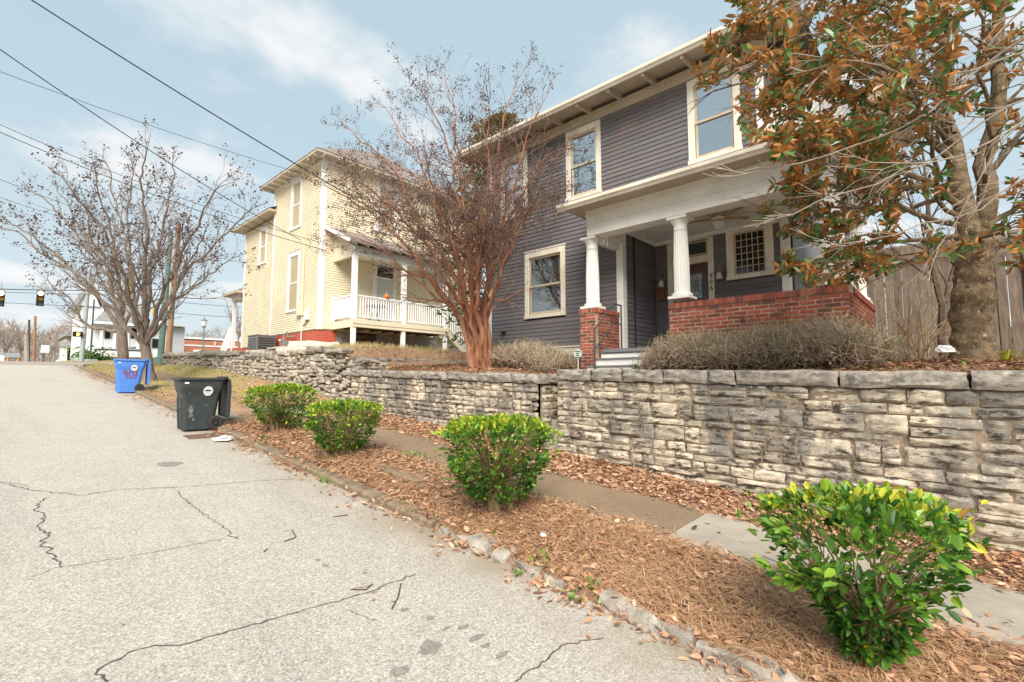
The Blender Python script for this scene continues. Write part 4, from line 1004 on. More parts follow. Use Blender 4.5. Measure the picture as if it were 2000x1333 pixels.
# far street porch
mb = MB(); mb.hexa([(8.72,27.75,6.38),(12,27.75,6.38),(12,30.0,6.38),(8.72,30.0,6.38)], [(8.72,27.75,6.52),(12,27.75,7.1),(12,30.0,7.1),(8.72,30.0,6.52)]); mb.build('porch_roof', M_beige, yh_)
mb = MB(); mb.box(9.1, 12, 27.8, 29.6, 6.12, 6.38); mb.build('porch_beam', M_wht2, yh_)
mb = MB(); mb.box(9.12, 9.28, 29.3, 29.46, 3.3, 6.12); mb.build('porch_post', M_wht2, yh_)
mb = MB(); mb.box(9.14, 12, 27.74, 29.5, 2.6, 3.5); mb.build('foundation', M_redb, yh_); mb = MB(); mb.hexa([(9.0,29.5,3.5),(9.1,29.5,3.5),(9.1,30.8,2.6),(9.0,30.8,2.6)],[(9.0,29.5,4.7),(9.1,29.5,4.7),(9.1,30.8,3.5),(9.0,30.8,3.5)]); mb.build('stair_side', M_wht2, yh_)
# side porch
px0, py0, px1 = 9.45, 16.92, 14.2
def board_y(): pass
mb = MB(); mb.box(px0, px1, py0, YY_-.03, 4.02, 4.1); mb.build('porch_floor', M_yelt, yh_)
mb = MB(); mb.box(px0-.03, px0+.02, py0-.03, YY_-.03, 3.80, 4.09); mb.box(px0+.02, px1, py0-.03, py0+.02, 3.80, 4.09); mb.box(px0-.05,px1,py0-.05,py0-.03,3.93,4.10); mb.build('fascia', M_yelt, yh_, .005)
mb = MB()
for xv in np.arange(px0+.5, px1, .6): mb.box(xv, xv+.05, py0+.03, YY_-.05, 3.82, 4.0)
mb.build('joists', M_ply, yh_, kind='stuff')
for xv in (9.5, 11.78, 14.05):
    mb = MB(); mb.box(xv-.09, xv+.09, py0-.02, py0+.16, 4.10, 6.66); mb.build('porch_post', M_wht2, yh_, .006)
    mb = MB(); mb.box(xv-.08, xv+.08, py0, py0+.15, 2.5, 3.80); mb.build('support_post', M_wht2, yh_, .006)
def railing(p, q, z, h, n, par, name='railing'):
    p, q = np.array(p, float), np.array(q, float); u = lambda t, dz: (*(p + (q-p)*t)[:2], z(t) + dz)
    mb = MB(); mb.beam(u(0, h), u(1, h), .09, .06); mb.beam(u(0, h-.05), u(1, h-.05), .05, .05); rl = mb.build(name, M_wht2, par, .004); mb = MB(); mb.beam(u(0, .12), u(1, .12), .06, .05); mb.build("bottom_rail", M_wht2, rl)
    for i in range(n):
        t = (i + .5) / n; mb = MB(); mb.beam(u(t, .145), u(t, h-.085), .038, .038, (1, 1, 0)); mb.build('baluster', M_wht2, rl)
fz = lambda t: 4.1
railing((px0, YY_-.1), (px0, py0+.17), fz, .95, 12, yh_); railing((9.6, py0+.06), (11.68, py0+.06), fz, .95, 18, yh_); railing((11.88, py0+.06), (13.95, py0+.06), fz, .95, 18, yh_)
mb = MB(); mb.box(px0-.06, px0+.06, YY_-.16, YY_-.04, 4.1, 5.12); mb.build('newel', M_wht2, yh_)
mb = MB(); mb.hexa([(px0-.02,py0-.02,6.66),(px1+.1,py0-.02,6.66),(px1+.1,py0+.14,6.66),(px0-.02,py0+.14,6.66)], [(px0-.02,py0-.02,7.0),(px1+.1,py0-.02,7.0),(px1+.1,py0+.14,7.0),(px0-.02,py0+.14,7.0)])
mb.build('porch_beam', M_wht2, yh_, .005)
mb = MB(); mb.hexa([(px0-.02,py0+.14,6.66),(px0+.1,py0+.14,6.66),(px0+.1,YY_-.03,6.66),(px0-.02,YY_-.03,6.66)],[(px0-.02,py0+.14,7.05),(px0+.1,py0+.14,7.05),(px0+.1,YY_-.03,7.8),(px0-.02,YY_-.03,7.8)]); mb.box(px0-.025, px0+.1, py0+.14, YY_-.03, 6.60, 6.66); mb.build('gable_panel', M_yelt, yh_)
mb = MB(); mb.box(px0+.1, px1+.1, py0+.14, YY_-.03, 6.9, 6.93); mb.build('ceiling', M_wht2, yh_)
rx0, rx1 = 9.0, 15.2
mb = MB(); lo = [(rx0,py0-.42,6.98),(rx1,py0-.42,6.98),(rx1,YY_-.03,7.94),(rx0,YY_-.03,7.94)]; mb.hexa(lo, [(a, b, c+.1) for a, b, c in lo]); mb.build('porch_roof', mat('porch_shingle', (.27,.215,.19), (.20,.16,.145), 8, .95, .5, 50, st=(1, 1, 3)), yh_)
mb = MB(); lo = [(rx0-.03,py0-.42,6.95),(rx0,py0-.42,6.95),(rx0,YY_-.03,7.91),(rx0-.03,YY_-.03,7.91)]; mb.hexa(lo, [(a, b, c+.15) for a, b, c in lo]); mb.build('rake_board', M_wht2, yh_)
for xv in np.arange(9.3, 15, .5): mb = MB(); mb.hexa([(xv,py0-.36,6.92),(xv+.05,py0-.36,6.92),(xv+.05,py0,7.08),(xv,py0,7.08)],[(xv,py0-.36,6.98),(xv+.05,py0-.36,6.98),(xv+.05,py0,7.16),(xv,py0,7.16)]); mb.build('rafter_tail', M_wht2, yh_)
# side stair
for i in range(6):
    mb = MB(); mb.box(14.2+.24*i, 14.2+.24*i+.27, py0+.02, py0+1.0, 3.86-.19*i, 3.9-.19*i); mb.build('stair_tread', M_yelt, yh_)
for yv in (py0-.02, py0+1.0): mb = MB(); mb.hexa([(14.15,yv,3.72),(15.6,yv,2.6),(15.6,yv+.05,2.6),(14.15,yv+.05,3.72)],[(14.15,yv,4.05),(15.6,yv,2.92),(15.6,yv+.05,2.92),(14.15,yv+.05,4.05)]); mb.build('stringer', M_yelt, yh_)
railing((14.15, py0+.05), (15.35, py0+.05), lambda t: 4.05 - .92*t, .92, 9, yh_, 'stair_railing')
mb = MB(); mb.box(15.33, 15.45, py0-.01, py0+.11, 2.75, 4.15); mb.build('newel', M_wht2, yh_, .006)
# things by the yellow house
t = thing('pumpkin', 'small orange pumpkin sitting on the white porch rail', 'pumpkin', (10.95, py0+.06, 5.07)); pk_ = on_y(755, 583, py0+.06)
mb = MB(); n = 20; prof = [(.02,.0),(.09,.012),(.125,.05),(.135,.09),(.12,.135),(.07,.165),(.02,.158)]; vs = []
for r_, z in prof: vs += [(pk_[0]+r_*(1-.09*(i % 4 == 0))*math.cos(2*math.pi*i/n), pk_[1]+r_*(1-.09*(i % 4 == 0))*math.sin(2*math.pi*i/n), 5.075+z) for i in range(n)]
mb.add(vs, [(l*n+i, l*n+(i+1) % n, (l+1)*n+(i+1) % n, (l+1)*n+i) for l in range(len(prof)-1) for i in range(n)] + [tuple(range(n))[::-1]], True); mb.build('body', mat('pumpkin_orange', (.72,.22,.02), (.6,.16,.02), 8, .45), t)
mb = MB(); mb.tube([(pk_[0],pk_[1],5.23),(pk_[0]+.01,pk_[1],5.29),(pk_[0]-.01,pk_[1],5.36)], [.025,.014,.012], 6); mb.build('stem', mat('pale_stem', (.55,.42,.22), rough=.8), t)
t = thing('porch_table', 'small dark round table behind the porch railing', 'table', (10.9, 17.7, 4.1))
mb = MB(); mb.lathe([(.0,.70),(.45,.70),(.45,.73),(.0,.73)], (10.9,17.7,4.1), 18); mb.build('tabletop', M_iron, t)
for a in (.4, 2.5, 4.6): mb = MB(); mb.tube([(10.9+.38*math.cos(a),17.7+.38*math.sin(a),4.1),(10.9+.1*math.cos(a),17.7+.1*math.sin(a),4.45),(10.9+.35*math.cos(a),17.7+.35*math.sin(a),4.8)], .022, 6); mb.build('leg', M_iron, t)
t = thing('porch_light', 'small round ceiling lamp over the yellow porch', 'lamp', (11.9, 17.6, 6.9)); mb = MB(); mb.lathe([(.16,0),(.15,-.06),(.1,-.1),(.02,-.12)], (11.9,17.5,6.9), 14); mb.build('shade', M_copper, t)
mb = MB(); mb.lathe([(.17,.0),(.17,.012)], (11.9,17.5,6.888), 14); mb.build('ring', M_wht2, t)
t = thing('air_conditioner', 'grey louvred air conditioner unit standing on the grass by the red foundation', 'air conditioner', (8.4, 23.2, 2.7))
ac = on_x(511, 685, 8.35); a0 = ac[1]
mb = MB(); mb.box(7.95, 8.75, a0-.5, a0+.55, 2.85, 3.70); mb.box(7.93, 8.77, a0-.52, a0+.57, 3.70, 3.75); mb.build('casing', M_grill, t, .01)
for j in range(7): mb = MB(); mb.box(8.0, 8.7, a0-.525, a0-.5, 2.93+.108*j, 2.985+.108*j); mb.build('louvre', mat('ac_louvre', (.06,.06,.065), rough=.6) if j == 0 and 'ac_louvre' not in MATS else MATS['ac_louvre'], t)
for j in range(7): mb = MB(); mb.box(7.925, 7.95, a0-.45, a0+.5, 2.93+.108*j, 2.97+.108*j); mb.build('louvre', M_grill, t)
t = thing('gas_meter', 'grey gas meter on bent pipes in front of the red foundation', 'gas meter', (8.72, 21.2, 2.9)); gm = on_x(556, 668, 8.7)
g1 = gm[1]; mb = MB(); mb.box(8.58, 8.8, g1-.16, g1+.16, 3.1, 3.45); mb.build('body', M_steel, t, .03, 2); mb = MB(); mb.lathe([(.09,0),(.09,.06)], (8.62,g1,3.45), 12); mb.build('dial', M_steel, t)
mb = MB(); mb.tube([(8.7,g1+.1,3.45),(8.7,g1+.1,3.75),(8.7,g1-.25,3.8),(8.7,g1-.25,3.62),(8.86,g1-.6,3.62)], .03, 6); mb.build('pipe', M_steel, t); mb = MB(); mb.lathe([(.02,0),(.08,.02),(.08,.07),(.02,.09)], (8.7,g1+.45,3.45), 10); mb.build('regulator', M_wht2, t)
t = thing('electric_meter', 'yellow painted electric meter box with its conduit on the yellow wall', 'electric meter', (8.85, 20, 4.3)); em = on_x(588, 606, 8.85); e1 = em[1]
mb = MB(); mb.box(8.72, 8.87, e1-.19, e1+.2, 4.45, 5.0); mb.build('box', M_yelt, t, .015); mb = MB(); mb.lathe([(.09,0),(.09,.12)], (8.7, e1+.26, 4.55), 12); mb.build('meter', M_steel, t)
mb = MB(); mb.tube([(8.83,e1-.12,5.0),(8.83,e1-.12,7.55)], .045, 8); mb.tube([(8.83,e1-.12,7.5),(8.75,e1-.1,7.66),(8.66,e1-.05,7.6)], .05, 8); mb.build('conduit', M_yelt, t)
mb = MB(); mb.tube([(8.85,e1-.1,4.45),(8.85,e1-.1,3.3),(8.7,e1+.2,3.05)], .025, 6); mb.build('ground_pipe', M_wht2, t)
t = thing('cable_box', 'white cable box on the yellow wall beside the electric meter', 'cable box', (8.85, 19.5, 4.2)); cb = on_x(601, 618, 8.85)[1]
mb = MB(); mb.box(8.76, 8.87, cb-.16, cb+.16, 4.22, 4.62); mb.build('box', M_wht2, t, .015); mb = MB(); mb.tube([(8.83,cb,4.22),(8.83,cb+.1,4.1),(8.84,cb+.4,4.0)], .018, 6); mb.build('cable', M_black, t)

# ================================================================== bins
def wheeled_bin(name, label, base, rz, M_b, M_w, num=None, scuff=False):
    t = thing(name, label, 'wheeled bin', base, 'kerbside bins'); t.rotation_euler = (0, 0, rz); t.scale = (.88, .95, 1)
    B = lambda mb, nm, m, par=t, bev=0, seg=1: _loc(mb, nm, m, par, bev, seg)
    def _loc(mb, nm, m, par, bev, seg):
        me = mb.mesh(nm, None, bev, seg); me.materials.append(m); o = bpy.data.objects.new(nm, me); COL.objects.link(o); o.parent = par; WL[o.name] = np.zeros(3); return o
    # local: x = towards handle/back(+), y = width, z up.
    def ring(x0, x1, w, z, c=.05): return [(x0+c,-w,z),(x1-c,-w,z),(x1,-w+c,z),(x1,w-c,z),(x1-c,w,z),(x0+c,w,z),(x0,w-c,z),(x0,-w+c,z)]
    R_ = [ring(-.30,.24,.25,.012,.045), ring(-.305,.25,.255,.05), ring(-.345,.335,.285,.60), ring(-.35,.345,.29,.66), ring(-.405,.40,.325,.80), ring(-.42,.42,.335,.955)]
    mb = MB(); vs = [p for r_ in R_ for p in r_]; mb.add(vs, [(l*8+i, l*8+(i+1) % 8, (l+1)*8+(i+1) % 8, (l+1)*8+i) for l in range(5) for i in range(8)] + [tuple(range(8))[::-1]])
    inner = ring(-.39,.39,.305,.955), ring(-.31,.25,.25,.1); n = len(mb.v); mb.add(list(inner[0]) + list(inner[1]), [(i, 8+i, 8+(i+1) % 8, (i+1) % 8) for i in range(8)] + [tuple(range(8, 16))])
    k0 = 5*8; mb.f += [(k0+i, k0+(i+1) % 8, n+(i+1) % 8, n+i) for i in range(8)]; mb.sm += [False]*8
    body = B(mb, 'body', M_b, t, .012, 2)
    mb = MB(); r1, r2, r3, r4 = ring(-.45,.44,.36,.95), ring(-.455,.445,.365,.965), ring(-.45,.44,.36,1.0), ring(-.395,.395,.31,1.0)
    r5 = ring(-.395,.395,.31,.95); vs = list(r1)+list(r2)+list(r3)+list(r4)+list(r5); mb.add(vs, [(l*8+i, l*8+(i+1) % 8, (l+1)*8+(i+1) % 8, (l+1)*8+i) for l in range(4) for i in range(8)] + [(32+i, 32+(i+1) % 8, (i+1) % 8, i) for i in range(8)]); B(mb, 'rim', M_b)
    # front lifting pocket and bar
    mb = MB(); mb.box(-.352,-.29,-.16,.16,.60,.70); mb.box(-.318,-.27,-.12,.12,.34,.50); B(mb, 'grab_pocket', M_black, body); mb = MB(); mb.tube([(-.345,-.17,.44),(-.345,.17,.44)], .018, 8); B(mb, 'grab_bar', M_b, body)
    mb = MB(); 
    for s in (-1, 1): mb.hexa([(-.33,s*.16,.02),(-.29,s*.16,.02),(-.29,s*.19,.02),(-.33,s*.19,.02)],[(-.375,s*.16,.62),(-.33,s*.16,.62),(-.33,s*.19,.62),(-.375,s*.19,.62)])
    B(mb, 'front_rib', M_b, body)
    # hinge bar, lid hanging open at the back
    mb = MB(); mb.tube([(.47,-.30,1.0),(.47,.30,1.0)], .02, 8)
    for yv in np.linspace(-.26,.26,6): mb.box(.40,.49,yv-.022,yv+.022,.985,1.025)
    B(mb, 'handle', M_b)
    mb = MB(); L = [(.50,.99),(.535,.96),(.55,.84),(.545,.28),(.52,.22),(.49,.235),(.495,.30),(.505,.84),(.485,.93)]
    mb.prism(L, 'y', -.32, .32) if False else mb.add([(x,-.33,z) for x, z in L]+[(x,.33,z) for x, z in L], [tuple(range(9)), tuple(range(9,18))[::-1]]+[(i,i+9,(i+1) % 9+9,(i+1) % 9) for i in range(9)])
    lid = B(mb, 'lid', M_b, t, .008); 
    mb = MB(); mb.box(.47,.50,-.33,-.30,.26,.9); mb.box(.47,.50,.30,.33,.26,.9); mb.box(.47,.5,-.30,.30,.235,.262); mb.box(.488,.505,-.30,.30,.54,.555); B(mb, 'lid_rib', M_b, lid)
    for s in (-1, 1):
        mb = MB(); prof = [(.07,-.035),(.125,-.035),(.135,-.025),(.135,.025),(.125,.035),(.07,.035)]; n = 24
        vs = [(.27 + r_*math.cos(2*math.pi*i/n), s*.30 + q, .137 + r_*math.sin(2*math.pi*i/n)) for r_, q in prof for i in range(n)]
        mb.add(vs, [(l*n+i, l*n+(i+1) % n, ((l+1) % 6)*n+(i+1) % n, ((l+1) % 6)*n+i) for l in range(6) for i in range(n)], True); wh = B(mb, 'wheel', M_w)
        for k in range(8):
            a = 2*math.pi*k/8; mb = MB(); mb.beam((.27+.02*math.cos(a), s*.31, .137+.02*math.sin(a)), (.27+.12*math.cos(a), s*.31, .137+.12*math.sin(a)), .028, .028, (0,1,0)); B(mb, 'spoke', M_w, wh)
        mb = MB(); mb.tube([(.27,s*.27,.137),(.27,s*.345,.137)], .035, 10); B(mb, 'hub', M_w, wh); mb = MB(); mb.tube([(.27,s*.305,.137),(.27,s*.308,.137)], .10, 20); B(mb, 'disc', M_black, wh)
    mb = MB(); mb.tube([(.27,-.27,.137),(.27,.27,.137)], .015, 6); B(mb, 'axle', M_steel)
    # emblem and writing on the side that faces the camera (-y), which slopes with the body
    def on_side(x, z): 
        w = np.interp(z, [.05,.60,.66,.80,.955], [.255,.285,.29,.325,.335]); return (x, -w, z)
    def patch(pts, m, nm, off): 
        mb = MB(); mb.add([(p[0], p[1]-off, p[2]) for p in (on_side(*q) for q in pts)], [tuple(range(len(pts)))[::-1] if False else tuple(range(len(pts)))]); return B(mb, nm, m, body)
    cx_, cz_ = .10, .745
    def disc(r_, m, off, nm): 
        for k in range(3):
            pass
        n = 28; ang = np.linspace(0, 2*math.pi, n, endpoint=False); mb = MB(); rows = [on_side(cx_, cz_)] + [on_side(cx_ + r_*math.cos(a), cz_ + r_*math.sin(a)) for a in ang]
        mb.add([(p[0], p[1]-off, p[2]) for p in rows], [(0, 1+i, 1+(i+1) % n) for i in range(n)]); return B(mb, nm, m, body)
    disc(.095, M_wht2, .010, 'emblem'); ink = M_navy if num else M_black
    n = 28; ang = np.linspace(0, 2*math.pi, n, endpoint=False); mb = MB()
    for ra, rb_ in ((.088,.092),):
        rows = [on_side(cx_+ra*math.cos(a), cz_+ra*math.sin(a)) for a in ang] + [on_side(cx_+rb_*math.cos(a), cz_+rb_*math.sin(a)) for a in ang]
        mb.add([(p[0], p[1]-.012, p[2]) for p in rows], [(i,(i+1) % n,n+(i+1) % n,n+i) for i in range(n)])
    def poly(pts): mb.add([(p[0], p[1]-.012, p[2]) for p in (on_side(cx_+a, cz_+b) for a, b in pts)], [tuple(range(len(pts)))])
    poly([(-.065,0),(-.05,.03),(-.035,.014),(-.02,.04),(0,.018),(.02,.04),(.035,.014),(.05,.032),(.065,0)]); poly([(-.06,-.012),(.06,-.012),(.06,-.016),(-.06,-.016)]); poly([(-.05,-.04),(.05,-.04),(.05,-.046),(-.05,-.046)]); poly([(-.02,.06),(.02,.06),(.02,.066),(-.02,.066)])
    B(mb, 'emblem_print', ink, body)
    patch([(-.34,.885),(-.26,.885),(-.26,.915),(-.34,.915)], M_wht2, 'sticker', .006)
    if num:
        strokes = {'9': [[(.05,.10),(.03,.125),(0,.12),(-.01,.08),(.01,.05),(.04,.06),(.055,.10),(.055,.04),(.05,-.05)]], '0': [[(.03,.12),(0,.10),(-.01,.03),(.01,-.04),(.04,-.05),(.065,-.01),(.065,.06),(.05,.11),(.03,.12)]], '7': [[(-.01,.105),(.075,.115),(.055,.04),(.045,-.055)],[(.01,.03),(.085,.035)]]}
        for ch, x0 in (('9',-.13),('0',-.005),('7',.09)):
            mb = MB()
            for st in strokes[ch]: 
                P_ = [on_side(x0*1.15-.02+a*1.35, .50+b*1.25) for a, b in st]; mb.tube([(p[0], p[1]-.006, p[2]) for p in P_], .013, 6)
            B(mb, 'painted_digit', M_redpaint, body)
    if scuff:
        for (x0, z0, w_, h_) in ((-.2,.40,.1,.16),(-.19,.29,.07,.09),(-.14,.22,.05,.05),(.09,.47,.02,.05),(.14,.49,.012,.03),(-.05,.36,.012,.03),(-.23,.70,.03,.06)):
            k = 9; pts = [(x0+w_*(.5+.12*random.random())*math.cos(q), z0+h_*(.5+.12*random.random())*math.sin(q)) for q in np.linspace(0,2*math.pi,k,endpoint=False)]
            patch(pts, M_scuff, 'scuff', .009)
    return t
M_navy = mat('navy_ink', (.03,.06,.16), rough=.6); M_redpaint = mat('red_brush_paint', (.35,.035,.05), rough=.6)
M_binblk = mat('charcoal_plastic', (.045,.055,.055), (.035,.042,.043), 12, .55, .15, 40, stain=((.085,.095,.095), 7, .6, .85, (1,1,1))); M_binblu = mat('blue_plastic', (.085,.235,.66), (.075,.21,.60), 6, .45, .05, 40)
M_scuff = mat('scuffed_plastic', (.20,.21,.21), (.07,.08,.08), 22, .7, .2, 50, lo=.4, hi=.6); M_tyre = mat('black_wheel', (.03,.03,.032), rough=.65)
b1 = on_road(392, 841); b2 = on_road(252, 768)
print('bins', b1, b2)
wheeled_bin('trash_bin', 'charcoal wheeled bin with its lid hanging open and grey scuffs on the side', (b1[0]-.03, b1[1]+.12, road_z(b1[1]+.12)), math.radians(-3), M_binblk, M_tyre, None, True)
wheeled_bin('recycling_bin', 'blue wheeled bin painted 907 in red with its lid hanging open', (b2[0], b2[1]+.1, road_z(b2[1]+.1)), math.radians(-6), M_binblu, M_tyre, '907')

# ================================================================== street furniture and far buildings
M_galv = mat('galvanised_pole', (.36,.40,.39), (.30,.34,.33), 4, .6, metal=.2); M_grnpole = mat('green_pole_paint', (.11,.19,.165), (.14,.215,.19), 3, .55)
M_pole = mat('utility_pole_wood', (.34,.20,.12), (.25,.15,.095), 8, .9, .4, 40, st=(1,1,.2)); M_sigyel = mat('signal_yellow', (.62,.38,.03), rough=.5)
M_wood_f = mat('weathered_fence_wood', (.25,.20,.155), (.16,.125,.095), 9, .95, .5, 40, st=(3,3,.4), rnd=.22, stain=((.10,.075,.055), 5, .55, .75, (2,2,.5)))
M_red_on = emis('lit_red_lens', (1.0,.55,.5), 2.2); M_amb = mat('amber_lens', (.55,.30,.03), rough=.3); M_grn = mat('green_lens', (.12,.17,.14), rough=.3); M_hand = emis('lit_hand', (1.0,.35,.06), 2.5)
M_farw = mat('far_white_siding', (.76,.77,.78), (.70,.71,.73), 3, .7, .2, 6, st=(.2,.2,8)); M_farg = mat('far_grey_siding', (.42,.45,.48), (.38,.41,.44), 3, .8, .2, 6, st=(.2,.2,8)); M_fart = mat('far_tan_wall', (.50,.50,.42), rough=.9)
M_farroof = mat('far_grey_roof', (.27,.265,.26), (.22,.215,.21), 3, .95); M_fbrick = mat('school_brick', (.46,.195,.115), (.38,.16,.10), 5, .9, .2, 30, st=(1,1,3)); M_orange = mat('orange_board', (.62,.24,.07), rough=.8)
M_wire = mat('black_cable', (.018,.018,.02), rough=.6)
def pole(name, lab, cat, px0, py0, px1, py1, Y, r0, r1, m, grp=None, Y1=None, n=10):
    a = on_y(px0, py0, Y); b = on_y(px1, py1, Y1 or Y); t = thing(name, lab, cat, (a[0], a[1], a[2]), grp)
    mb = MB(); mb.tube([a - (0, 0, .3), (a + b)/2, b], [r0, (r0+r1)/2, r1], n); mb.build('shaft', m, t)
    if r0 > .1: mb = MB(); mb.lathe([(r0*1.9,-.2),(r0*1.9,.12),(r0*1.2,.2)], a, 10); mb.build('foot', m, t)
    return t, a, b
Y0_ = 47.5
tp, tpa, tpb = pole('signal_pole', 'pale grey steel signal pole with a pedestrian signal at the far corner', 'signal pole', 158, 714, 176, 520, Y0_, .17, .11, M_galv)
pole('utility_pole', 'thin dark pole standing in front of the white house', 'pole', 177, 692, 184, 585, 49, .06, .05, M_iron)
gp_, gpa, gpb = pole('signal_pole', 'thick dark green signal pole at the end of the dry stone wall', 'signal pole', 313, 704, 334, 455, 31.5, .16, .11, M_grnpole)
up_, upa, upb = pole('utility_pole', 'brown wooden utility pole leaning behind the green signal pole', 'pole', 328, 694, 349, 440, 36.0, .17, .12, M_pole)
pole('utility_pole', 'far reddish wooden utility pole beside the low tan house', 'pole', 66, 716, 69, 618, 75, .16, .11, M_pole, None, None, 8)
pole('utility_pole', 'far dark wooden utility pole just left of the reddish one', 'pole', 56, 716, 57, 625, 80, .14, .10, M_timber, None, None, 8)
pole('utility_pole', 'stubby pale concrete pole by the far utility poles', 'pole', 53, 716, 51, 655, 70, .2, .16, M_stucco, None, None, 8)
# collars on the green pole
mb = MB(); q = on_y(317, 630, 31.5); mb.lathe([(.165,-.06),(.165,.06)], q, 10); mb.build('collar', M_wht2, gp_)
def signal(lab, px, py, Y, hgt, facing=True, body=None):
    c = on_y(px, py, Y); t = thing('traffic_light', lab, 'traffic light', (c[0], c[1], c[2]), 'traffic lights over the crossing'); w = hgt*.19
    m_b = body or M_black; mb = MB(); mb.box(c[0]-w, c[0]+w, Y, Y+w*1.5, c[2]-hgt/2, c[2]+hgt/2); mb.build('housing', m_b, t, .03)
    if facing:
        for k, m in enumerate((M_red_on, M_amb, M_grn)):
            z = c[2] + hgt*(.33 - .33*k); mb = MB(); n = 14; vs = [(c[0]+w*.78*math.cos(2*math.pi*i/n), Y-.012, z+w*.78*math.sin(2*math.pi*i/n)) for i in range(n)]; mb.add(vs, [tuple(range(n))]); mb.build('lens', m, t)
            mb = MB(); A = np.linspace(-.2, math.pi+.2, 9); vs = [(c[0]+w*.88*math.cos(a), Y, z+w*.88*math.sin(a)) for a in A] + [(c[0]+w*.9*math.cos(a), Y-w*1.1, z+w*.9*math.sin(a)-.02) for a in A]; mb.add(vs, [(i,i+1,10+i,9+i) for i in range(8)]); mb.build('visor', mat('red_visor', (.35,.03,.05), rough=.5) if 'red_visor' not in MATS else (MATS['red_visor'] if k == 0 else M_black), t)
    mb = MB(); mb.tube([(c[0],Y+.1,c[2]+hgt/2),(c[0],Y+.1,c[2]+hgt/2+.45)], .03, 5); mb.build('hanger', M_galv, t)
    return c
s1_ = signal('traffic light showing red over the road, left of the far grey signal pole', 79, 583, 41, .92); s2_ = signal('traffic light showing red at the very edge of the view over the road', 1, 583, 41, .92)
signal('yellow backed traffic light seen through the bare street trees', 254, 562, 40, 1.15, False, M_sigyel); signal('lower yellow backed traffic light beside the green signal pole', 303, 607, 36, .6, False, M_sigyel)
t = thing('pedestrian_signal', 'pedestrian signal with a lit orange hand on the far grey pole', 'signal', tuple(on_y(152, 653, Y0_-.3))); c = on_y(152, 653, Y0_-.3); w = .27
mb = MB(); mb.box(c[0]-w, c[0]+w, c[1], c[1]+.25, c[2]-.18, c[2]+.18); mb.build('housing', M_black, t, .03)
mb = MB(); H = lambda pts: mb.add([(c[0]+a, c[1]-.01, c[2]+b) for a, b in pts], [tuple(range(len(pts)))])
H([(-.05,-.12),(.06,-.12),(.09,-.02),(.07,.03),(-.06,.03),(-.07,-.02)])
for i, x in enumerate((-.055,-.02,.015,.05)): H([(x,.03),(x+.025,.03),(x+.025,.12-.02*abs(i-1.5)),(x,.12-.02*abs(i-1.5))])
H([(.09,-.02),(.13,.04),(.11,.06),(.07,.0)]); mb.build('hand', M_hand, t); mb = MB(); mb.tube([(c[0]+w,c[1]+.12,c[2]),(c[0]+w+.25,c[1]+.3,c[2])], .05, 6); mb.build('bracket', M_sigyel, t)
t = thing('road_sign', 'small white rectangular road sign on a thin post across the junction', 'road sign', tuple(on_y(86, 716, 48))); a, b = on_y(83, 716, 48), on_y(88, 682, 48)
mb = MB(); mb.tube([a-(0,0,.2), b+(0,0,.3)], .04, 6); mb.build('post', M_timber, t); mb = MB(); mb.box(b[0]-.22, b[0]+.22, b[1]-.05, b[1]-.03, b[2]-.27, b[2]+.27); mb.build('panel', M_wht2, t)
# lamp post
t = thing('street_lamp', 'dark green ornamental lamp post with a glass lantern in front of the brick building', 'street lamp', tuple(on_y(396, 692, 45))); a = on_y(396, 694, 45); b = on_y(398, 641, 45)
mb = MB(); mb.tube([a-(0,0,.4), a+(0,0,.5), b], [.09,.07,.055], 8); mb.build('post', M_grnpole, t)
mb = MB(); mb.lathe([(.05,0),(.14,.08),(.15,.14)], b, 10); mb.build('collar', M_grnpole, t); mb = MB(); mb.lathe([(.15,.14),(.23,.55),(.22,.58)], b, 10); mb.build('lamp_glass', M_frost, t); mb = MB(); mb.lathe([(.26,.57),(.2,.66),(.06,.74),(.03,.86),(.005,.95)], b, 10); mb.build('cap', M_grnpole, t)
# white house across the junction
YW = 54
def bx_y(mb, px0, py0, px1, py1, Y, dep): a, b = on_y(px0, py0, Y), on_y(px1, py1, Y); mb.box(a[0], b[0], Y, Y+dep, b[2], a[2]); return a, b
wh_ = thing('white_house', 'single-storey white house with a railed porch and grey hipped roof across the junction', 'house', tuple(on_y(250, 700, YW)))
mb = MB(); a, b = bx_y(mb, 172, 633, 336, 702, YW+1.6, 8); mb.build('wall', M_farw, wh_)
mb = MB(); a, b = bx_y(mb, 190, 684, 292, 704, YW, 1.8); mb.build('porch_base', M_farw, wh_); mb = MB(); bx_y(mb, 188, 681.5, 293, 684, YW-.1, 1.8); mb.build('porch_floor', M_farg, wh_)
for px in (198, 224, 250, 271, 290): mb = MB(); bx_y(mb, px-1.5, 633, px+1.5, 682, YW+.02, .2); mb.build('porch_post', M_farw, wh_)
for p0, p1 in ((200, 223), (252, 270), (272, 289)):
    mb = MB(); bx_y(mb, p0, 662, p1, 664, YW+.05, .1); rl = mb.build("top_rail", M_farw, wh_)
    for px in np.arange(p0+1, p1, 3.0): mb = MB(); bx_y(mb, px, 664, px+1.2, 678, YW+.07, .06); mb.build('baluster', M_farw, rl)
for p0, p1 in ((206, 214), (232, 242), (258, 266)): mb = MB(); bx_y(mb, p0, 642, p1, 672, YW+1.55, .06); w_ = mb.build('window', M_dpane, wh_)
mb = MB(); a, b = on_y(180, 634, YW-.4), on_y(300, 634, YW-.4); p = on_y(240, 596, YW+4); mb.add([(a[0],a[1],a[2]),(b[0],a[1],a[2]),(b[0],a[1]+9,a[2]),(a[0],a[1]+9,a[2]),(p[0]-1,p[1],p[2]),(p[0]+1.5,p[1],p[2])], [(0,1,5,4),(1,2,5),(2,3,4,5),(3,0,4)]); mb.build('roof', M_farroof, wh_)
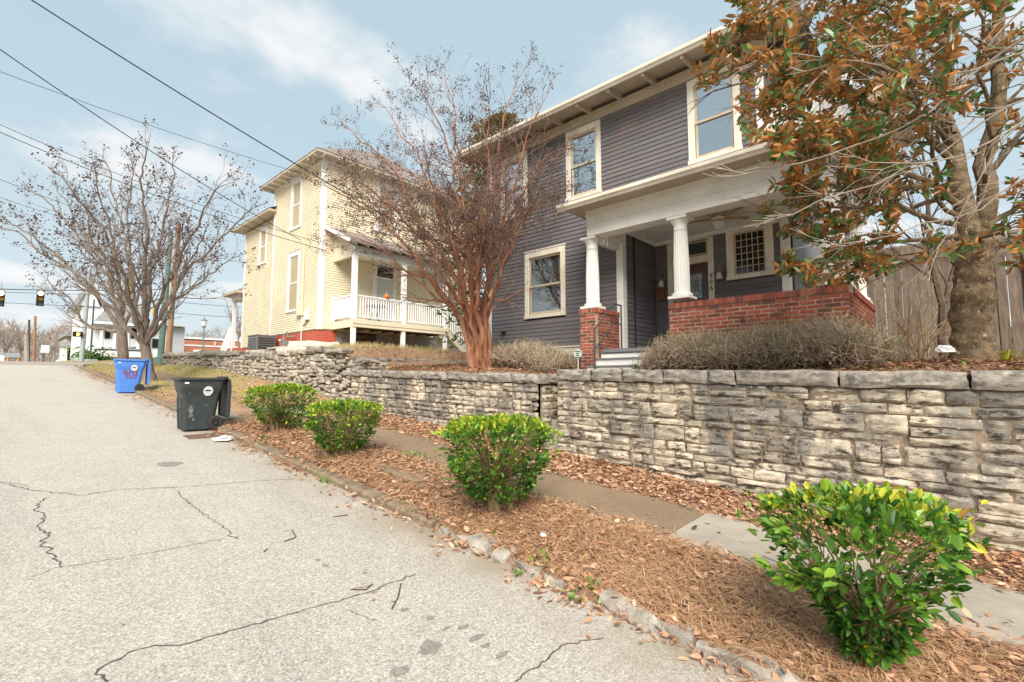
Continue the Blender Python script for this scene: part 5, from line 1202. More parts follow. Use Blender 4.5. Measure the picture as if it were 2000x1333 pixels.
mb = MB(); bx_y(mb, 181, 632, 300, 635, YW-.4, 2); mb.build('fascia', M_farw, wh_)
mb = MB(); a, b = on_y(152, 596, YW+2), on_y(196, 596, YW+2); p = on_y(178, 560, YW+2); mb.prism([(a[0],a[2]),(b[0],a[2]),(p[0],p[2])], 'y', YW+2, YW+9); mb.build('gable', M_farw, wh_)
for s0, s1 in (((150,598),(178,558)),((178,558),(204,600))): q0, q1 = on_y(*s0, YW+1.8), on_y(*s1, YW+1.8); mb = MB(); mb.hexa([q0, q1, q1+(0,8,0), q0+(0,8,0)], [q0+(0,0,.2), q1+(0,0,.2), q1+(0,8,.2), q0+(0,8,.2)]); mb.build('roof', M_farroof, wh_)
mb = MB(); bx_y(mb, 160, 596, 196, 704, YW+2.2, 6); mb.build('wall', M_farw, wh_)
t = thing('grey_house', 'grey boarded house wing with a flat white eave to the right of the white house', 'house', tuple(on_y(345, 700, YW-1)))
mb = MB(); bx_y(mb, 300, 637, 358, 704, YW+.4, 7); mb.build('wall', M_farg, t); mb = MB(); bx_y(mb, 292, 633.5, 366, 638, YW-.3, 8); mb.build('eave', M_farw, t); mb = MB(); bx_y(mb, 296, 641, 333, 704, YW+.3, .2); mb.build('wall', M_farw, t); mb = MB(); bx_y(mb, 297, 645, 306, 652, YW+.2, .2); mb.build('window', M_dpane, t); mb = MB(); bx_y(mb, 298, 662, 309, 680, YW+.2, .2); mb.build('window', M_dpane, t)
t = thing('stone_planter', 'low grey concrete wall at the far corner under the signal pole', 'low wall', tuple(on_y(180, 712, 48.5))); mb = MB(); bx_y(mb, 143, 701, 190, 716, 48.6, 1); mb.build('wall', M_farg, t)
t = thing('garden_wall', 'low brown stone wall in front of the white house', 'low wall', tuple(on_y(240, 712, 50))); mb = MB(); bx_y(mb, 190, 696, 310, 714, 50.5, 1.2); mb.build('wall', M_stucco if False else mat('brown_stone', (.22,.19,.15), (.12,.10,.085), 4, .9, .4, 8), t)
# school like brick building
t = thing('brick_building', 'long low orange brick building with a pale band behind the lamp post', 'building', tuple(on_y(400, 690, 62)))
mb = MB(); bx_y(mb, 348, 663, 470, 702, 62, 12); mb.build('wall', M_fbrick, t); mb = MB(); bx_y(mb, 347, 661, 471, 664, 61.9, 12); mb.build('coping', M_farw, t); mb = MB(); bx_y(mb, 348, 675, 470, 678, 61.95, .2); mb.build('band', M_farw, t)
mb = MB(); bx_y(mb, 419.6, 668, 421, 675, 61.9, .1); bx_y(mb, 417.5, 669.5, 423, 670.8, 61.9, .1); mb.build('cross', M_farw, t); mb = MB(); bx_y(mb, 378, 683.5, 392, 689, 61.9, .1); mb.build('window', M_farw, t)
# house with an orange boarded side
t = thing('cottage', 'small gabled cottage with white porch columns and an orange boarded side', 'house', tuple(on_y(138, 712, 64)))
mb = MB(); bx_y(mb, 130, 655, 146, 712, 65, 6); mb.build('wall', M_fart, t); mb = MB(); bx_y(mb, 145, 655, 154, 712, 64.5, 6); mb.build('boarded_wall', M_orange, t)
a, b, p = on_y(126,657,64.2), on_y(158,657,64.2), on_y(140,642,64.2); mb = MB(); mb.add([a, b, p, a+(0,7,0), b+(0,7,0), p+(0,7,0)], [(0,2,5,3),(1,4,5,2),(0,3,4,1),(0,1,2),(3,5,4)]); mb.build('roof', M_farroof, t)
mb = MB(); q0, q1 = on_y(117,679,62.5), on_y(152,679,62.5); mb.hexa([q0, q1, q1+(0,2,.4), q0+(0,2,.4)], [q0+(0,0,.2), q1+(0,0,.2), q1+(0,2,.6), q0+(0,2,.6)]); mb.build('porch_roof', M_farroof, t)
for p0, p1 in ((120,124),(126,129),(148,151)): mb = MB(); bx_y(mb, p0, 678, p1, 711, 62.6, .3); mb.build('porch_column', M_farw, t)
mb = MB(); bx_y(mb, 133, 680, 140, 706, 64.9, .1); mb.build('window', M_dpane, t); mb = MB(); bx_y(mb, 110, 704, 150, 712, 62.4, .4); mb.build('porch_base', M_farw, t)
t = thing('bench', 'low yellow bench in front of the cottage', 'bench', tuple(on_y(125, 712, 60))); mb = MB(); bx_y(mb, 114, 706.5, 138, 708.5, 60, .5); mb.build('seat', M_sigyel, t)
for px in (116, 126, 136): mb = MB(); bx_y(mb, px, 708.5, px+1.2, 713, 60.1, .3); mb.build('leg', M_sigyel, t)
t = thing('low_house', 'low tan house with a grey roof at the far left end of the road', 'house', tuple(on_y(20, 714, 90))); mb = MB(); bx_y(mb, -30, 698, 39, 716, 90, 8); mb.build('wall', M_fart, t); mb = MB(); a, b = on_y(-34,699,89.5), on_y(41,699,89.5); c, d = on_y(-30,690,92), on_y(38,690,92); mb.add([a,b,d,c,a+(0,9,0),b+(0,9,0)], [(0,1,2,3),(3,2,5,4),(0,3,4),(1,5,2)]); mb.build('roof', M_farroof, t); mb = MB(); bx_y(mb, 18, 700, 30, 704, 89.9, .1); mb.build('window', M_wht2, t)
t = thing('parked_van', 'white van parked at the far left edge of the road', 'van', tuple(on_y(-3, 716, 70))); a, b = on_y(-16, 701, 70), on_y(8, 716, 70)
mb = MB(); x0, x1, z0, z1 = a[0], b[0], b[2]+.25, a[2]; mb.prism([(x0,z0),(x1,z0),(x1,z0+.75),(x1-.35,z0+.85),(x1-.75,z1),(x0,z1)], 'y', 70, 71.7); mb.build('body', M_wht2, t, .04)
for xx in (x0+.5, x1-.5): mb = MB(); mb.tube([(xx,69.96,z0),(xx,70.2,z0)], .3, 12); mb.build('wheel', M_tyre, t)
mb = MB(); mb.add([(x1-.4,69.97,z0+.85),(x1-.75,69.97,z1-.15),(x1-1.3,69.97,z1-.15),(x1-1.3,69.97,z0+.85)], [(0,1,2,3)]); mb.build('window', M_dpane, t)
for px in (14, 34):
    c = on_y(px, 714, 66); t = thing('traffic_cone', 'small orange cone by the low tan house, ' + ('nearer the white van' if px == 14 else 'nearer the far poles'), 'cone', tuple(c), 'orange cones'); mb = MB(); mb.lathe([(.2,0),(.18,.05),(.04,.7)], c, 10); mb.build('body', M_orange, t); mb = MB(); mb.box(c[0]-.25,c[0]+.25,c[1]-.25,c[1]+.25,c[2]-.04,c[2]); mb.build('foot', M_orange, t)

# ------------------------------------------------------------------ overhead wires
def wire(lab, a, b, sag, r, name='overhead_wire'):
    a, b = np.array(a, float), np.array(b, float); n = 26
    mb = MB(); mb.tube([a + (b-a)*t - np.array((0, 0, sag*4*t*(1-t))) for t in np.linspace(0, 1, n)], r, 5); o = mb.build(name, M_wire); mark(o, lab, 'wire', 'overhead service wires'); return o
D = at_d
wire('thick black service wire from the top left down to the grey house corner', D(-60, -78, 9), (9.36, 9.5, 4.75), .16, .014)
wire('black service wire from the left edge down to the mast on the yellow house', D(-60, 55, 11), (8.66, 19.95, 7.62), .22, .013)
wire('thin wire reaching the eave of the yellow house from the left edge', D(-60, 118, 13), (8.4, 20.2, 10.6), .12, .008)
wire('upper of two parallel wires that cross the bare street trees', D(-60, 217, 15), (9.2, 18.5, 7.25), .30, .010); wire('lower of two parallel wires that cross the bare street trees', D(-60, 232, 15), (9.0, 18.5, 7.0), .28, .013)
wire('faint wire low at the left edge running to the green signal pole', D(-60, 325, 18), gpb, .3, .010); wire('lowest faint wire at the left edge running to the wooden pole', D(-60, 365, 20), upb - (0,0,1.2), .3, .010)
wire('span wire that carries the traffic lights', on_y(-60, 563, 41), on_y(330, 565, 41), .12, .025, 'span_wire'); wire('upper tether wire of the traffic lights', on_y(-60, 569, 41.2), on_y(320, 577, 41.2), .05, .014, 'span_wire'); wire('lower tether wire of the traffic lights', on_y(-60, 588, 41.2), on_y(320, 604, 41.2), .05, .014, 'span_wire')
wire('wire from the wooden pole to the right, upper of two against the cloud', on_y(346, 590, 36), on_y(560, 603, 40), .1, .014); wire('wire from the wooden pole to the right, lower of two against the cloud', on_y(344, 612, 36), on_y(560, 622, 40), .1, .014)

# ------------------------------------------------------------------ wooden fence and neighbour on the right
fe = thing('wooden_fence', 'tall weathered plank fence with a double top rail between the porch and the big tree', 'fence', (11.9, .2, 2.1))
FX = 11.9; y = 1.35; k = 0
while y > -1.25:
    w = random.uniform(.125, .15); top = 4.0 + random.uniform(-.02, .02); me_ = MB(); th = random.uniform(-.012, .012); y1 = y - w
    me_.add([(FX+th,y,1.9),(FX+th,y1,1.9),(FX+th,y1,top-.04),(FX+th,y1+.03,top),(FX+th,y-.03,top),(FX+th,y,top-.04)] + [(FX+th+.02,y,1.9),(FX+th+.02,y1,1.9),(FX+th+.02,y1,top-.04),(FX+th+.02,y1+.03,top),(FX+th+.02,y-.03,top),(FX+th+.02,y,top-.04)], [(0,1,2,3,4,5),(11,10,9,8,7,6)] + [(i,i+6,(i+1) % 6+6,(i+1) % 6) for i in range(6)])
    me_.build('plank', M_wood_f, fe, .003); y = y1 - random.choice((.002, .003, .004, .012))
for z0, z1, x0 in ((4.03,4.17,11.86),(4.18,4.33,11.84)): mb = MB(); mb.box(x0, 11.93, -.4, 1.38, z0, z1); mb.build('top_rail', M_wood_f, fe, .006)
for z in (2.4, 3.6): mb = MB(); mb.box(FX+.03, FX+.07, -1.2, 1.3, z, z+.09); mb.build('back_rail', M_wood_f, fe)
for yv in (1.36, -.42, -1.05): mb = MB(); mb.box(FX-.05, FX+.1, yv-.07, yv+.07, 1.9, 4.1 if yv > -1 else 4.2); mb.build('post', M_wood_f, fe, .008)
pg_ = thing('pergola', 'weathered pergola rafters sticking out behind the big tree', 'pergola', (12.6, -.6, 4.2))
for i in range(5): xx = 12.2 + .42*i; mb = MB(); mb.hexa([(xx,-1.0+.02*i,4.28),(xx+.045,-1.0+.02*i,4.28),(xx+.045,2.4,4.28),(xx,2.4,4.28)],[(xx,-1.08+.02*i,4.44),(xx+.045,-1.08+.02*i,4.44),(xx+.045,2.4,4.44),(xx,2.4,4.44)]); mb.build('rafter', M_wood_f, pg_, .004)
mb = MB(); mb.box(12.1, 14.2, -.7, -.6, 4.12, 4.28); mb.build('beam', M_wood_f, pg_); 
for xx in (12.15, 14.1): mb = MB(); mb.box(xx, xx+.12, -.72, -.58, 1.9, 4.12); mb.build('post', M_wood_f, pg_)
nh = thing('neighbour_house', 'pale yellow neighbouring house with a grey roof at the right edge beyond the fence', 'house', (22, -4, 2)); c = on_x(1983, 618, 22)
mb = MB(); mb.box(22, 30, c[1]-9, c[1], 1.5, c[2]-.2); wn_ = mb.build('wall', M_yelb, nh); siding_sheet('x', 22, c[1]-9, c[1], 2.0, c[2]-.2, .14, mat('pale_yellow_vinyl', (.74,.66,.50), (.7,.62,.46), 2, .6), wn_)
mb = MB(); rt = on_x(1983, 588, 22)[2]; mb.hexa([(21.6,c[1]-9.4,c[2]-.2),(21.6,c[1]+.3,c[2]-.2),(26,c[1]+.3,rt+1.5),(26,c[1]-9.4,rt+1.5)],[(21.6,c[1]-9.4,c[2]),(21.6,c[1]+.3,c[2]),(26,c[1]+.3,rt+1.7),(26,c[1]-9.4,rt+1.7)]); mb.build('roof', mat('blue_grey_shingle', (.33,.36,.38), (.28,.31,.33), 8, .95), nh); mb = MB(); mb.box(21.5, 21.6, c[1]-9.4, c[1]+.3, c[2]-.2, c[2]+.02); mb.build('gutter', M_wht2, nh)

# ---- far winter woods that read as one mass
M_woods = mat('winter_woods', (.3,.25,.22), rough=.95, attr=[(.20,.15,.13), (.30,.235,.205), (.38,.31,.275), (.27,.20,.155)])
r_ = np.random.default_rng(60); n = 26000; x = r_.uniform(-60, 40, n); yv = r_.uniform(118, 150, n)
hh = 3.1 + (6.5 + 2.2 * np.sin(x * .21) + 1.5 * np.sin(x * .57 + 1)) * r_.random(n) ** .75
P = np.stack([x, yv, hh], 1); dv = r_.normal(0, .7, (n, 3)); dv[:, 2] = np.abs(dv[:, 2]) + .7; l = r_.uniform(.6, 2.0, n)[:, None]; dv /= np.linalg.norm(dv, axis=1, keepdims=True); sd = np.stack([np.ones(n), np.zeros(n), np.zeros(n)], 1) * .045; e = P + dv * l
woods = quads_obj('far_woods', np.stack([P - sd, P + sd, e + sd * .3, e - sd * .3], 1), M_woods, None, r_.random(n), 'stuff')

# ================================================================== vegetation
M_bark_c = mat('crape_myrtle_bark', (.30,.115,.062), (.43,.26,.165), 7, .75, .5, 30, st=(1,1,.22), stain=((.19,.075,.042), 5, .5, .7, (1,1,.3)), lo=.4, hi=.75)
M_bark_l = mat('street_tree_bark', (.22,.175,.142), (.145,.115,.095), 9, .9, .5, 40, st=(1,1,.4), stain=((.27,.225,.185), 5, .55, .75, (1,1,.5)))
M_twig_l = mat('grey_brown_twig', (.175,.138,.118), (.25,.205,.175), 5, .9)
M_twig_c = mat('reddish_twig', (.25,.165,.12), (.185,.12,.09), 4, .85)
M_seed = mat('dry_seed_heads', (.1,.06,.05), rough=.9, attr=[(.055,.032,.035), (.10,.055,.05), (.15,.085,.06), (.075,.05,.06)])
M_bark_m = mat('magnolia_bark', (.25,.175,.105), (.125,.09,.055), 12, .95, 1.0, 34, stain=((.52,.42,.29), 30, .57, .68, (1,1,.7)), stain2=((.085,.07,.035), 6, .5, .68, (1,1,1.6)), det=10, bst=(1,1,1.8))
M_leaf_m = mat('magnolia_leaf', (.05,.09,.02), rough=.26, spec=.55, attr=[(.045,.10,.028), (.075,.155,.04), (.12,.21,.055), (.21,.27,.07)], back=(.50,.215,.06), trans=.26)
M_leaf_m1 = mat('magnolia_single_leaf', (.05,.09,.02), rough=.26, spec=.55, attr=[(.045,.10,.028), (.075,.155,.04), (.12,.21,.055), (.21,.27,.07)], rnd='obj', back=(.52,.225,.06), trans=.26)
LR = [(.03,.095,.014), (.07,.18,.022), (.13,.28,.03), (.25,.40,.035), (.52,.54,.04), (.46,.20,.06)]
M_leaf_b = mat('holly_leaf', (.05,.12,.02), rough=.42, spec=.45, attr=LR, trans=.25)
M_leaf_b1 = mat('holly_single_leaf', (.05,.12,.02), rough=.36, spec=.5, attr=LR[:4], rnd='obj', trans=.25)
M_stub = mat('shrub_wood', (.36,.255,.15), (.24,.17,.10), 14, .9, .5, 40, st=(1,1,.4))
M_twig_b = mat('shrub_twig', (.30,.20,.105), (.22,.14,.075), 10, .85)
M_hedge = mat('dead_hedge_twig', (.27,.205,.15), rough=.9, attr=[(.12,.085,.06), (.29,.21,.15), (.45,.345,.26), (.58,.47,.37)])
M_hleaf = mat('hedge_leaf', (.2,.2,.05), rough=.6, attr=[(.42,.29,.20), (.50,.37,.27), (.14,.22,.04), (.28,.34,.07)], trans=.2)
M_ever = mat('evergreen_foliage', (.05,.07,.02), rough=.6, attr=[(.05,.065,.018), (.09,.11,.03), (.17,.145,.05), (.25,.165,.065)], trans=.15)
M_straw = mat('pale_dry_stem', (.52,.40,.26), (.42,.31,.19), 6, .85)
M_bgtwig = mat('far_bare_twig', (.28,.22,.20), (.22,.17,.15), 1, .95)
def nrm(v): return v / (np.linalg.norm(v) + 1e-9)
class Tree:
    def __init__(self, seed): self.r = random.Random(seed); self.big = MB(); self.fine = MB(); self.tips = []; self.cut = .018
    def v(self, s): return np.array((self.r.gauss(0, s), self.r.gauss(0, s), self.r.gauss(0, s)))
    def tube(self, P, R):
        if R[0] > self.cut: self.big.tube(P, R, 9 if R[0] > .09 else 6, False)
        else: self.fine.tube(P, R, 4 if R[0] > .006 else 3, False)
    def stem(self, P, r0, r1, kids, L, lev, up, spread, wob=.03, start=.25):
        """resample a guide polyline, wobble it, and sprout side shoots"""
        P = [np.array(p, float) for p in P]; Q = []
        seg = [np.linalg.norm(b - a) for a, b in zip(P[:-1], P[1:])]; T = sum(seg); n = max(5, int(T / .22))
        cum = np.concatenate([[0], np.cumsum(seg)]); A = np.array(P)
        for i in range(n + 1):
            s = T * i / n; q = np.array([np.interp(s, cum, A[:, k]) for k in range(3)]); Q.append(q)
        for _ in range(2): Q = [Q[0]] + [(Q[i-1] + 2*Q[i] + Q[i+1]) / 4 for i in range(1, n)] + [Q[-1]]
        off = np.zeros(3)
        for i in range(1, n + 1): off = off * .8 + self.v(wob); Q[i] = Q[i] + off
        R = [r0 + (r1 - r0) * (i / n) ** .8 for i in range(n + 1)]
        self.tube(Q, R)
        for k in range(kids):
            t = start + (1 - start) * (k + self.r.random()) / kids; i = min(n - 1, int(t * n)); d = nrm(Q[i+1] - Q[i])
            self.shoot(Q[i], d, L * (1.15 - .6 * t) * self.r.uniform(.7, 1.2), R[i] * .55, lev, up, spread)
        d = nrm(Q[-1] - Q[-2])
        for k in range(2): self.shoot(Q[-1], d, L * .5 * self.r.uniform(.7, 1.2), r1 * .8, max(1, lev - 1), up, spread * .6)
        return Q, R
    def shoot(self, p, d, L, r, lev, up, spread, nk=(3, 5)):
        rr = self.r; a = nrm(np.cross(d, self.v(1))); ang = spread * rr.uniform(.6, 1.25); d = nrm(d * math.cos(ang) + a * math.sin(ang)); n = max(2, min(7, int(L / .13)))
        P = [p]; R = [r]; dd = d
        for i in range(n):
            dd = nrm(dd + self.v(.11) + np.array((0, 0, up)) * .16); P.append(P[-1] + dd * L / n); R.append(max(.0022, r * (1 - .75 * (i + 1) / n)))
        self.tube(P, R)
        if lev > 0:
            for k in range(rr.randint(*nk)):
                i = rr.randint(max(1, n // 3), n); dk = nrm(P[i] - P[i-1]); self.shoot(P[i], dk, L * rr.uniform(.38, .68), max(.0025, R[i] * .75), lev - 1, up, spread, nk)
        else: self.tips.append((P[-1], dd))
    def finish(self, t, mb_, mf):
        if self.big.v: self.big.build('trunk', mb_, t)
        if self.fine.v: self.fine.build('twigs', mf, t, kind='stuff')
def clusters(tips, r_, per, size, spread, prob=1.0, along=.0):
    P = []; D = []
    for p, d in tips:
        if r_.random() > prob: continue
        for k in range(per): P.append(p + d * r_.uniform(-along, .02) + np.array([r_.gauss(0, spread) for _ in range(3)])); D.append([r_.gauss(0, 1) for _ in range(3)])
    P, D = np.array(P), np.array(D); n = len(P); L = rng.uniform(size * .6, size * 1.4, n)
    return leaf_quads(P, D, L, L * .7, rng.uniform(0, 6.28, n)), np.repeat(rng.random(n), 2)
_cam = lambda px, py, d: at_d(px, py, d)

# ---- crape myrtle in front of the grey house
cb = _cam(938, 692, 10.9); cb[2] = gz(cb[0], cb[1]) - .05
ct = thing('crape_myrtle', 'bare many-stemmed tree with smooth cinnamon bark at the corner of the grey house', 'tree', tuple(cb))
T = Tree(11); D0 = 10.9
for (ex, ey, mx, my, bx, dz, r0) in ((640,330,850,560,-16,-.9,.060),(680,215,870,500,-10,.6,.062),(745,165,880,440,-6,1.5,.055),(820,130,905,430,-2,-1.5,.058),(880,105,915,400,2,.8,.062),(955,165,945,430,6,-.8,.066),
        (1010,125,960,420,10,1.0,.060),(1075,150,985,440,14,-.3,.055),(1085,250,990,470,16,-1.6,.05),(640,420,845,590,-18,.4,.045),(700,330,860,540,-12,-2.0,.05),(1050,350,985,530,12,-2.2,.045),(760,260,890,500,-5,2.2,.05),(990,260,958,470,8,2.0,.05),(840,300,900,520,-3,-2.4,.05),(915,240,928,440,3,-2.6,.05)):
    b = cb + np.array((bx * .0085, -bx * .0085 * .9 + dz * .02, 0)); m0 = _cam(932 + (mx - 932) * .30, 610, D0 + dz * .12); m1 = _cam(mx, my, D0 + dz * .45); e = _cam(932 + (ex - 932) * 1.02, ey + 38, D0 + dz); m2 = (m1 + e) / 2 + np.array((0, 0, .42))
    T.stem([b, m0, m1, m2, e], r0 * 1.25, .009, 15, 1.12, 2, .42, .68, .036, .30)
for k in range(14): 
    a = _cam(895 + 6 * k, 500 - 12 * (k % 3), D0 + T.r.uniform(-.5, .5)); e = _cam(640 + 33 * k, 400 + T.r.uniform(-70, 60), D0 + T.r.uniform(-2, 1.5)); T.stem([a, (a + e) / 2 + (0, 0, .15), e], .02, .006, 7, .8, 2, .25, .7, .03, .3)
T.finish(ct, M_bark_c, M_twig_c)
print('crape', len(T.tips), len(T.fine.f))
hi = [q for q in T.tips if q[0][2] > 4.2]
V, ti = clusters(hi, T.r, 8, .030, .034, .72, .10); quads_obj('seed_heads', V, M_seed, ct, ti, 'stuff')

# ---- two bare trees by the kerb further up
def street_tree(lab, bpx, bpy, dist, fork, ends, r0, seed, kids, L):
    b = _cam(bpx, bpy, dist); b[2] = gz(b[0], b[1]) - .05; t = thing('street_tree', lab, 'tree', tuple(b), 'bare street trees')
    T = Tree(seed); T.cut = .03; f = _cam(*fork, dist); T.stem([b, (b*.6+f*.4) + (.03, 0, 0), f], r0, r0 * .8, 0, 0, 0, 0, 0, .015)
    T.big.lathe([(r0*1.5,-.1),(r0*1.25,.08),(r0*1.02,.3)], b, 9)
    for (ex, ey, mx, my, dz, rs) in ends:
        e = _cam(ex, ey, dist + dz); m = _cam(mx, my, dist + dz * .4); T.stem([f - (0, 0, .1), m, (m + e) / 2 + (0, 0, .2), e], rs, .02, kids, L, 2, .35, .62, .04, .22)
    T.finish(t, M_bark_l, M_twig_l); V, ti = clusters([q for q in T.tips if q[0][2] > 5.0], T.r, 4, .07, .06, .55, .1); quads_obj('dry_leaves', V, M_seed, t, ti, 'stuff'); print('st', len(T.tips)); return t
street_tree('bare street tree with a forked leaning trunk right behind the blue bin', 291, 752, 17.0, (283, 672),
    ((15,455,215,600,-1,.085),(70,375,230,560,1.5,.085),(130,345,240,530,-2,.09),(205,320,255,520,2,.09),(280,300,283,520,-1,.10),(345,325,300,530,1.5,.09),(420,370,325,540,-1.5,.085),(485,415,345,560,.5,.08),(450,500,345,590,2,.06),(400,460,330,600,-2,.06),(170,450,262,590,-2.5,.07),(300,420,290,560,2.5,.07)), .19, 21, 10, 1.55)
street_tree('second bare street tree, standing behind the blue bin to the left', 241, 712, 22.0, (240, 645),
    ((30,440,190,570,-1,.10),(95,545,170,640,0,.09),(110,370,205,530,1.5,.10),(190,350,228,520,-1.5,.10),(260,330,250,520,1,.10),(330,420,270,560,-1,.08),(150,470,215,580,2,.07)), .24, 33, 9, 1.6)

# ---- magnolia
MD = 5.55
mbp = _cam(1901, 705, MD); mbp[2] = gz(mbp[0], mbp[1]) - .08
mg = thing('magnolia_tree', 'big magnolia with a thick knobbly trunk and rust-backed leathery leaves', 'tree', tuple(mbp))
T = Tree(5); T.cut = .014; C = lambda px, py, dz=0: _cam(px, py, MD + dz)
T.big.lathe([(.27,-.1),(.225,.05),(.2,.25)], mbp, 14)
tr = [mbp, C(1897,640), C(1900,560), C(1902,500), C(1903,455)]
n_ = 36; Q = []; A = np.array(tr)
for i in range(61): s = i / 60 * 4; Q.append(np.array([np.interp(s, range(5), A[:, k]) for k in range(3)]))
k0 = len(T.big.v); T.big.tube(Q, [(.19 + .010*math.sin(i*.76) + .010*math.sin(i*.28+1) - .0004*i) for i in range(61)], n_, False)
for i in range(k0, len(T.big.v)):     # knobbly bark
    p = np.array(T.big.v[i]); ax = np.array([np.interp(p[2], [q[2] for q in Q], [q[k] for q in Q]) for k in range(3)]); d = p - ax; d[2] = 0
    T.big.v[i] = tuple(p + nrm(d) * (.030 * noise.noise(p * 5) + .022 * noise.noise(p * 13) + .010 * noise.noise(p * 30)))
for kx, ky in ((1870,690),(1915,650),(1880,610),(1925,600),(1890,560),(1905,668),(1930,545),(1868,575),(1912,520)):
    kc = C(kx, ky, -.2); T.big.lathe([(.004,-.02),(.018,-.014),(.022,0),(.018,.014),(.004,.02)], kc, 7)
up1 = [C(1888,480), C(1878,420,.1), C(1868,330,.2), C(1862,200,.2), C(1855,60,.25), C(1850,-120,.3), C(1846,-330,.3)]
up2 = [C(1915,480), C(1930,400,-.1), C(1945,300,-.1), C(1950,150,-.1), C(1952,-20,-.15), C(1955,-250,-.2)]
MK = dict(up=.25, spread=.75, wob=.03)
def mstem(P, r0, r1, kids, L, start=.2, lev=1): T.stem(P, r0, r1, kids, L, lev, .22, .8, .03, start)
mstem(up1, .115, .03, 6, .8); mstem(up2, .11, .03, 6, .8)
limbs = [((1880,440),(1790,425),(1690,390),(1590,365), .3,-.2,.045), ((1872,400),(1790,330),(1690,270),(1560,215),.2,-.8,.05), ((1866,320),(1760,230),(1640,175),(1480,175),.1,-.6,.05), ((1862,240),(1740,150),(1590,120),(1390,180),.1,.3,.045),
         ((1862,180),(1720,90),(1580,60),(1430,70),.2,.8,.045), ((1858,100),(1730,10),(1600,-20),(1470,10),.2,-.3,.045), ((1855,40),(1760,-60),(1640,-90),(1540,-60),.2,.5,.04), ((1880,460),(1760,470),(1660,470),(1590,520),.5,-.1,.038), ((1885,470),(1800,500),(1720,500),(1640,540),-.5,-.6,.03),
         ((1870,360),(1780,360),(1650,330),(1520,310),-.6,-1.0,.042), ((1872,380),(1770,400),(1640,420),(1500,415),.7,.4,.04), ((1866,280),(1780,220),(1700,120),(1600,80),-.8,-1.4,.04), ((1860,140),(1790,60),(1700,0),(1640,-60),-.9,-1.2,.035), ((1925,440),(1990,400),(2060,370),(2130,340),.2,-.5,.05), ((1940,330),(2000,260),(2070,200),(2140,160),-.3,-.8,.045), ((1948,200),(2010,100),(2080,40),(2150,0),.3,.5,.04),
         ((1935,470),(2000,460),(2060,440),(2120,430),.5,.8,.05), ((1900,470),(1960,440),(2020,480),(2080,500),-.8,-1.2,.03), ((1870,420),(1830,340),(1800,220),(1770,120),-1.0,-1.8,.035), ((1930,380),(1920,240),(1910,120),(1900,20),-1.0,-1.7,.035), ((1865,260),(1820,200),(1760,210),(1700,230),1.0,1.6,.035), ((1862,200),(1800,130),(1720,120),(1640,130),1.2,2.0,.035),((1860,120),(1830,40),(1790,-60),(1740,-140),.9,1.5,.035)]
for a, b, c, d, d1, d2, r0 in limbs: mstem([C(*a), C(b[0], b[1], d1*.5), C(c[0], c[1], d1), C(d[0], d[1], d2)], r0 * .8, .009, 13, .60, .25)
T.big.build('trunk', M_bark_m, mg); T.fine.build('twigs', M_bark_m, mg, kind='stuff')
P, Dd = [], []
for p, d in T.tips:
    if p[2] < 2.9: continue
    px_ = 1000 + FOC * float((p - _E) @ _R) / float((p - _E) @ _F)
    py_ = 666.5 - FOC * float((p - _E) @ _U) / float((p - _E) @ _F)
    if px_ > 1700 and T.r.random() < min(.5, .08 + (px_ - 1700) / 500): continue
    if px_ < 1448 and py_ > 165: continue
    if px_ < 1500 and 330 < py_ < 400: continue
    k = T.r.randint(8, 13); ax = nrm(d + np.array((0, 0, .35))); s = nrm(np.cross(ax, (0.3, 1, .2))); u = np.cross(s, ax); ph = T.r.random() * 6
    for j in range(k):
        a = ph + j * 2.4; tl = math.radians(T.r.uniform(38, 82)); P.append(p - ax * .012 * j + (ax * 0)); Dd.append(ax * math.cos(tl) + (s * math.cos(a) + u * math.sin(a)) * math.sin(tl))
P, Dd = np.array(P), np.array(Dd); n = len(P); Ls = rng.uniform(.075, .135, n); print('magnolia leaves', n, 'tips', len(T.tips))
tint = np.clip(rng.normal(.45, .28, n), 0, 1)
ds = np.linalg.norm(P - _E, axis=1); vis = np.argsort(ds)[:300]; rest = np.setdiff1d(np.arange(n), vis)
quads_obj('foliage', leaf_quads(P[rest], Dd[rest], Ls[rest], Ls[rest] * .40, rng.normal(0, 1.25, len(rest)), .16, .12), M_leaf_m, mg, np.repeat(tint[rest], 2), 'stuff')
def single_leaf(nm, m, w, fold, droop):
    V = leaf_quads(np.zeros((1, 3)), np.array([[1., 0, 0]]), 1.0, w, np.zeros(1), fold, droop); vs = V.reshape(-1, 3); me = bpy.data.meshes.new(nm); me.from_pydata(vs.tolist(), [], [(0,1,2,3),(4,5,6,7)]); me.materials.append(m); return me
def put_leaves(P, D, L, idx, me, par, roll):
    d, s, nn = frames(D[idx], roll)
    for k, i in enumerate(idx):
        o = bpy.data.objects.new('leaf', me); COL.objects.link(o); o.parent = par; M3 = Matrix((d[k], -s[k], nn[k])).transposed().to_4x4(); o.matrix_local = Matrix.Translation(Vector(P[i] - WL[par.name])) @ M3 @ Matrix.Scale(float(L[i]), 4)
put_leaves(P, Dd, Ls, vis, single_leaf('leaf', M_leaf_m1, .40, .16, .12), mg, rng.normal(0, 1.25, 300))
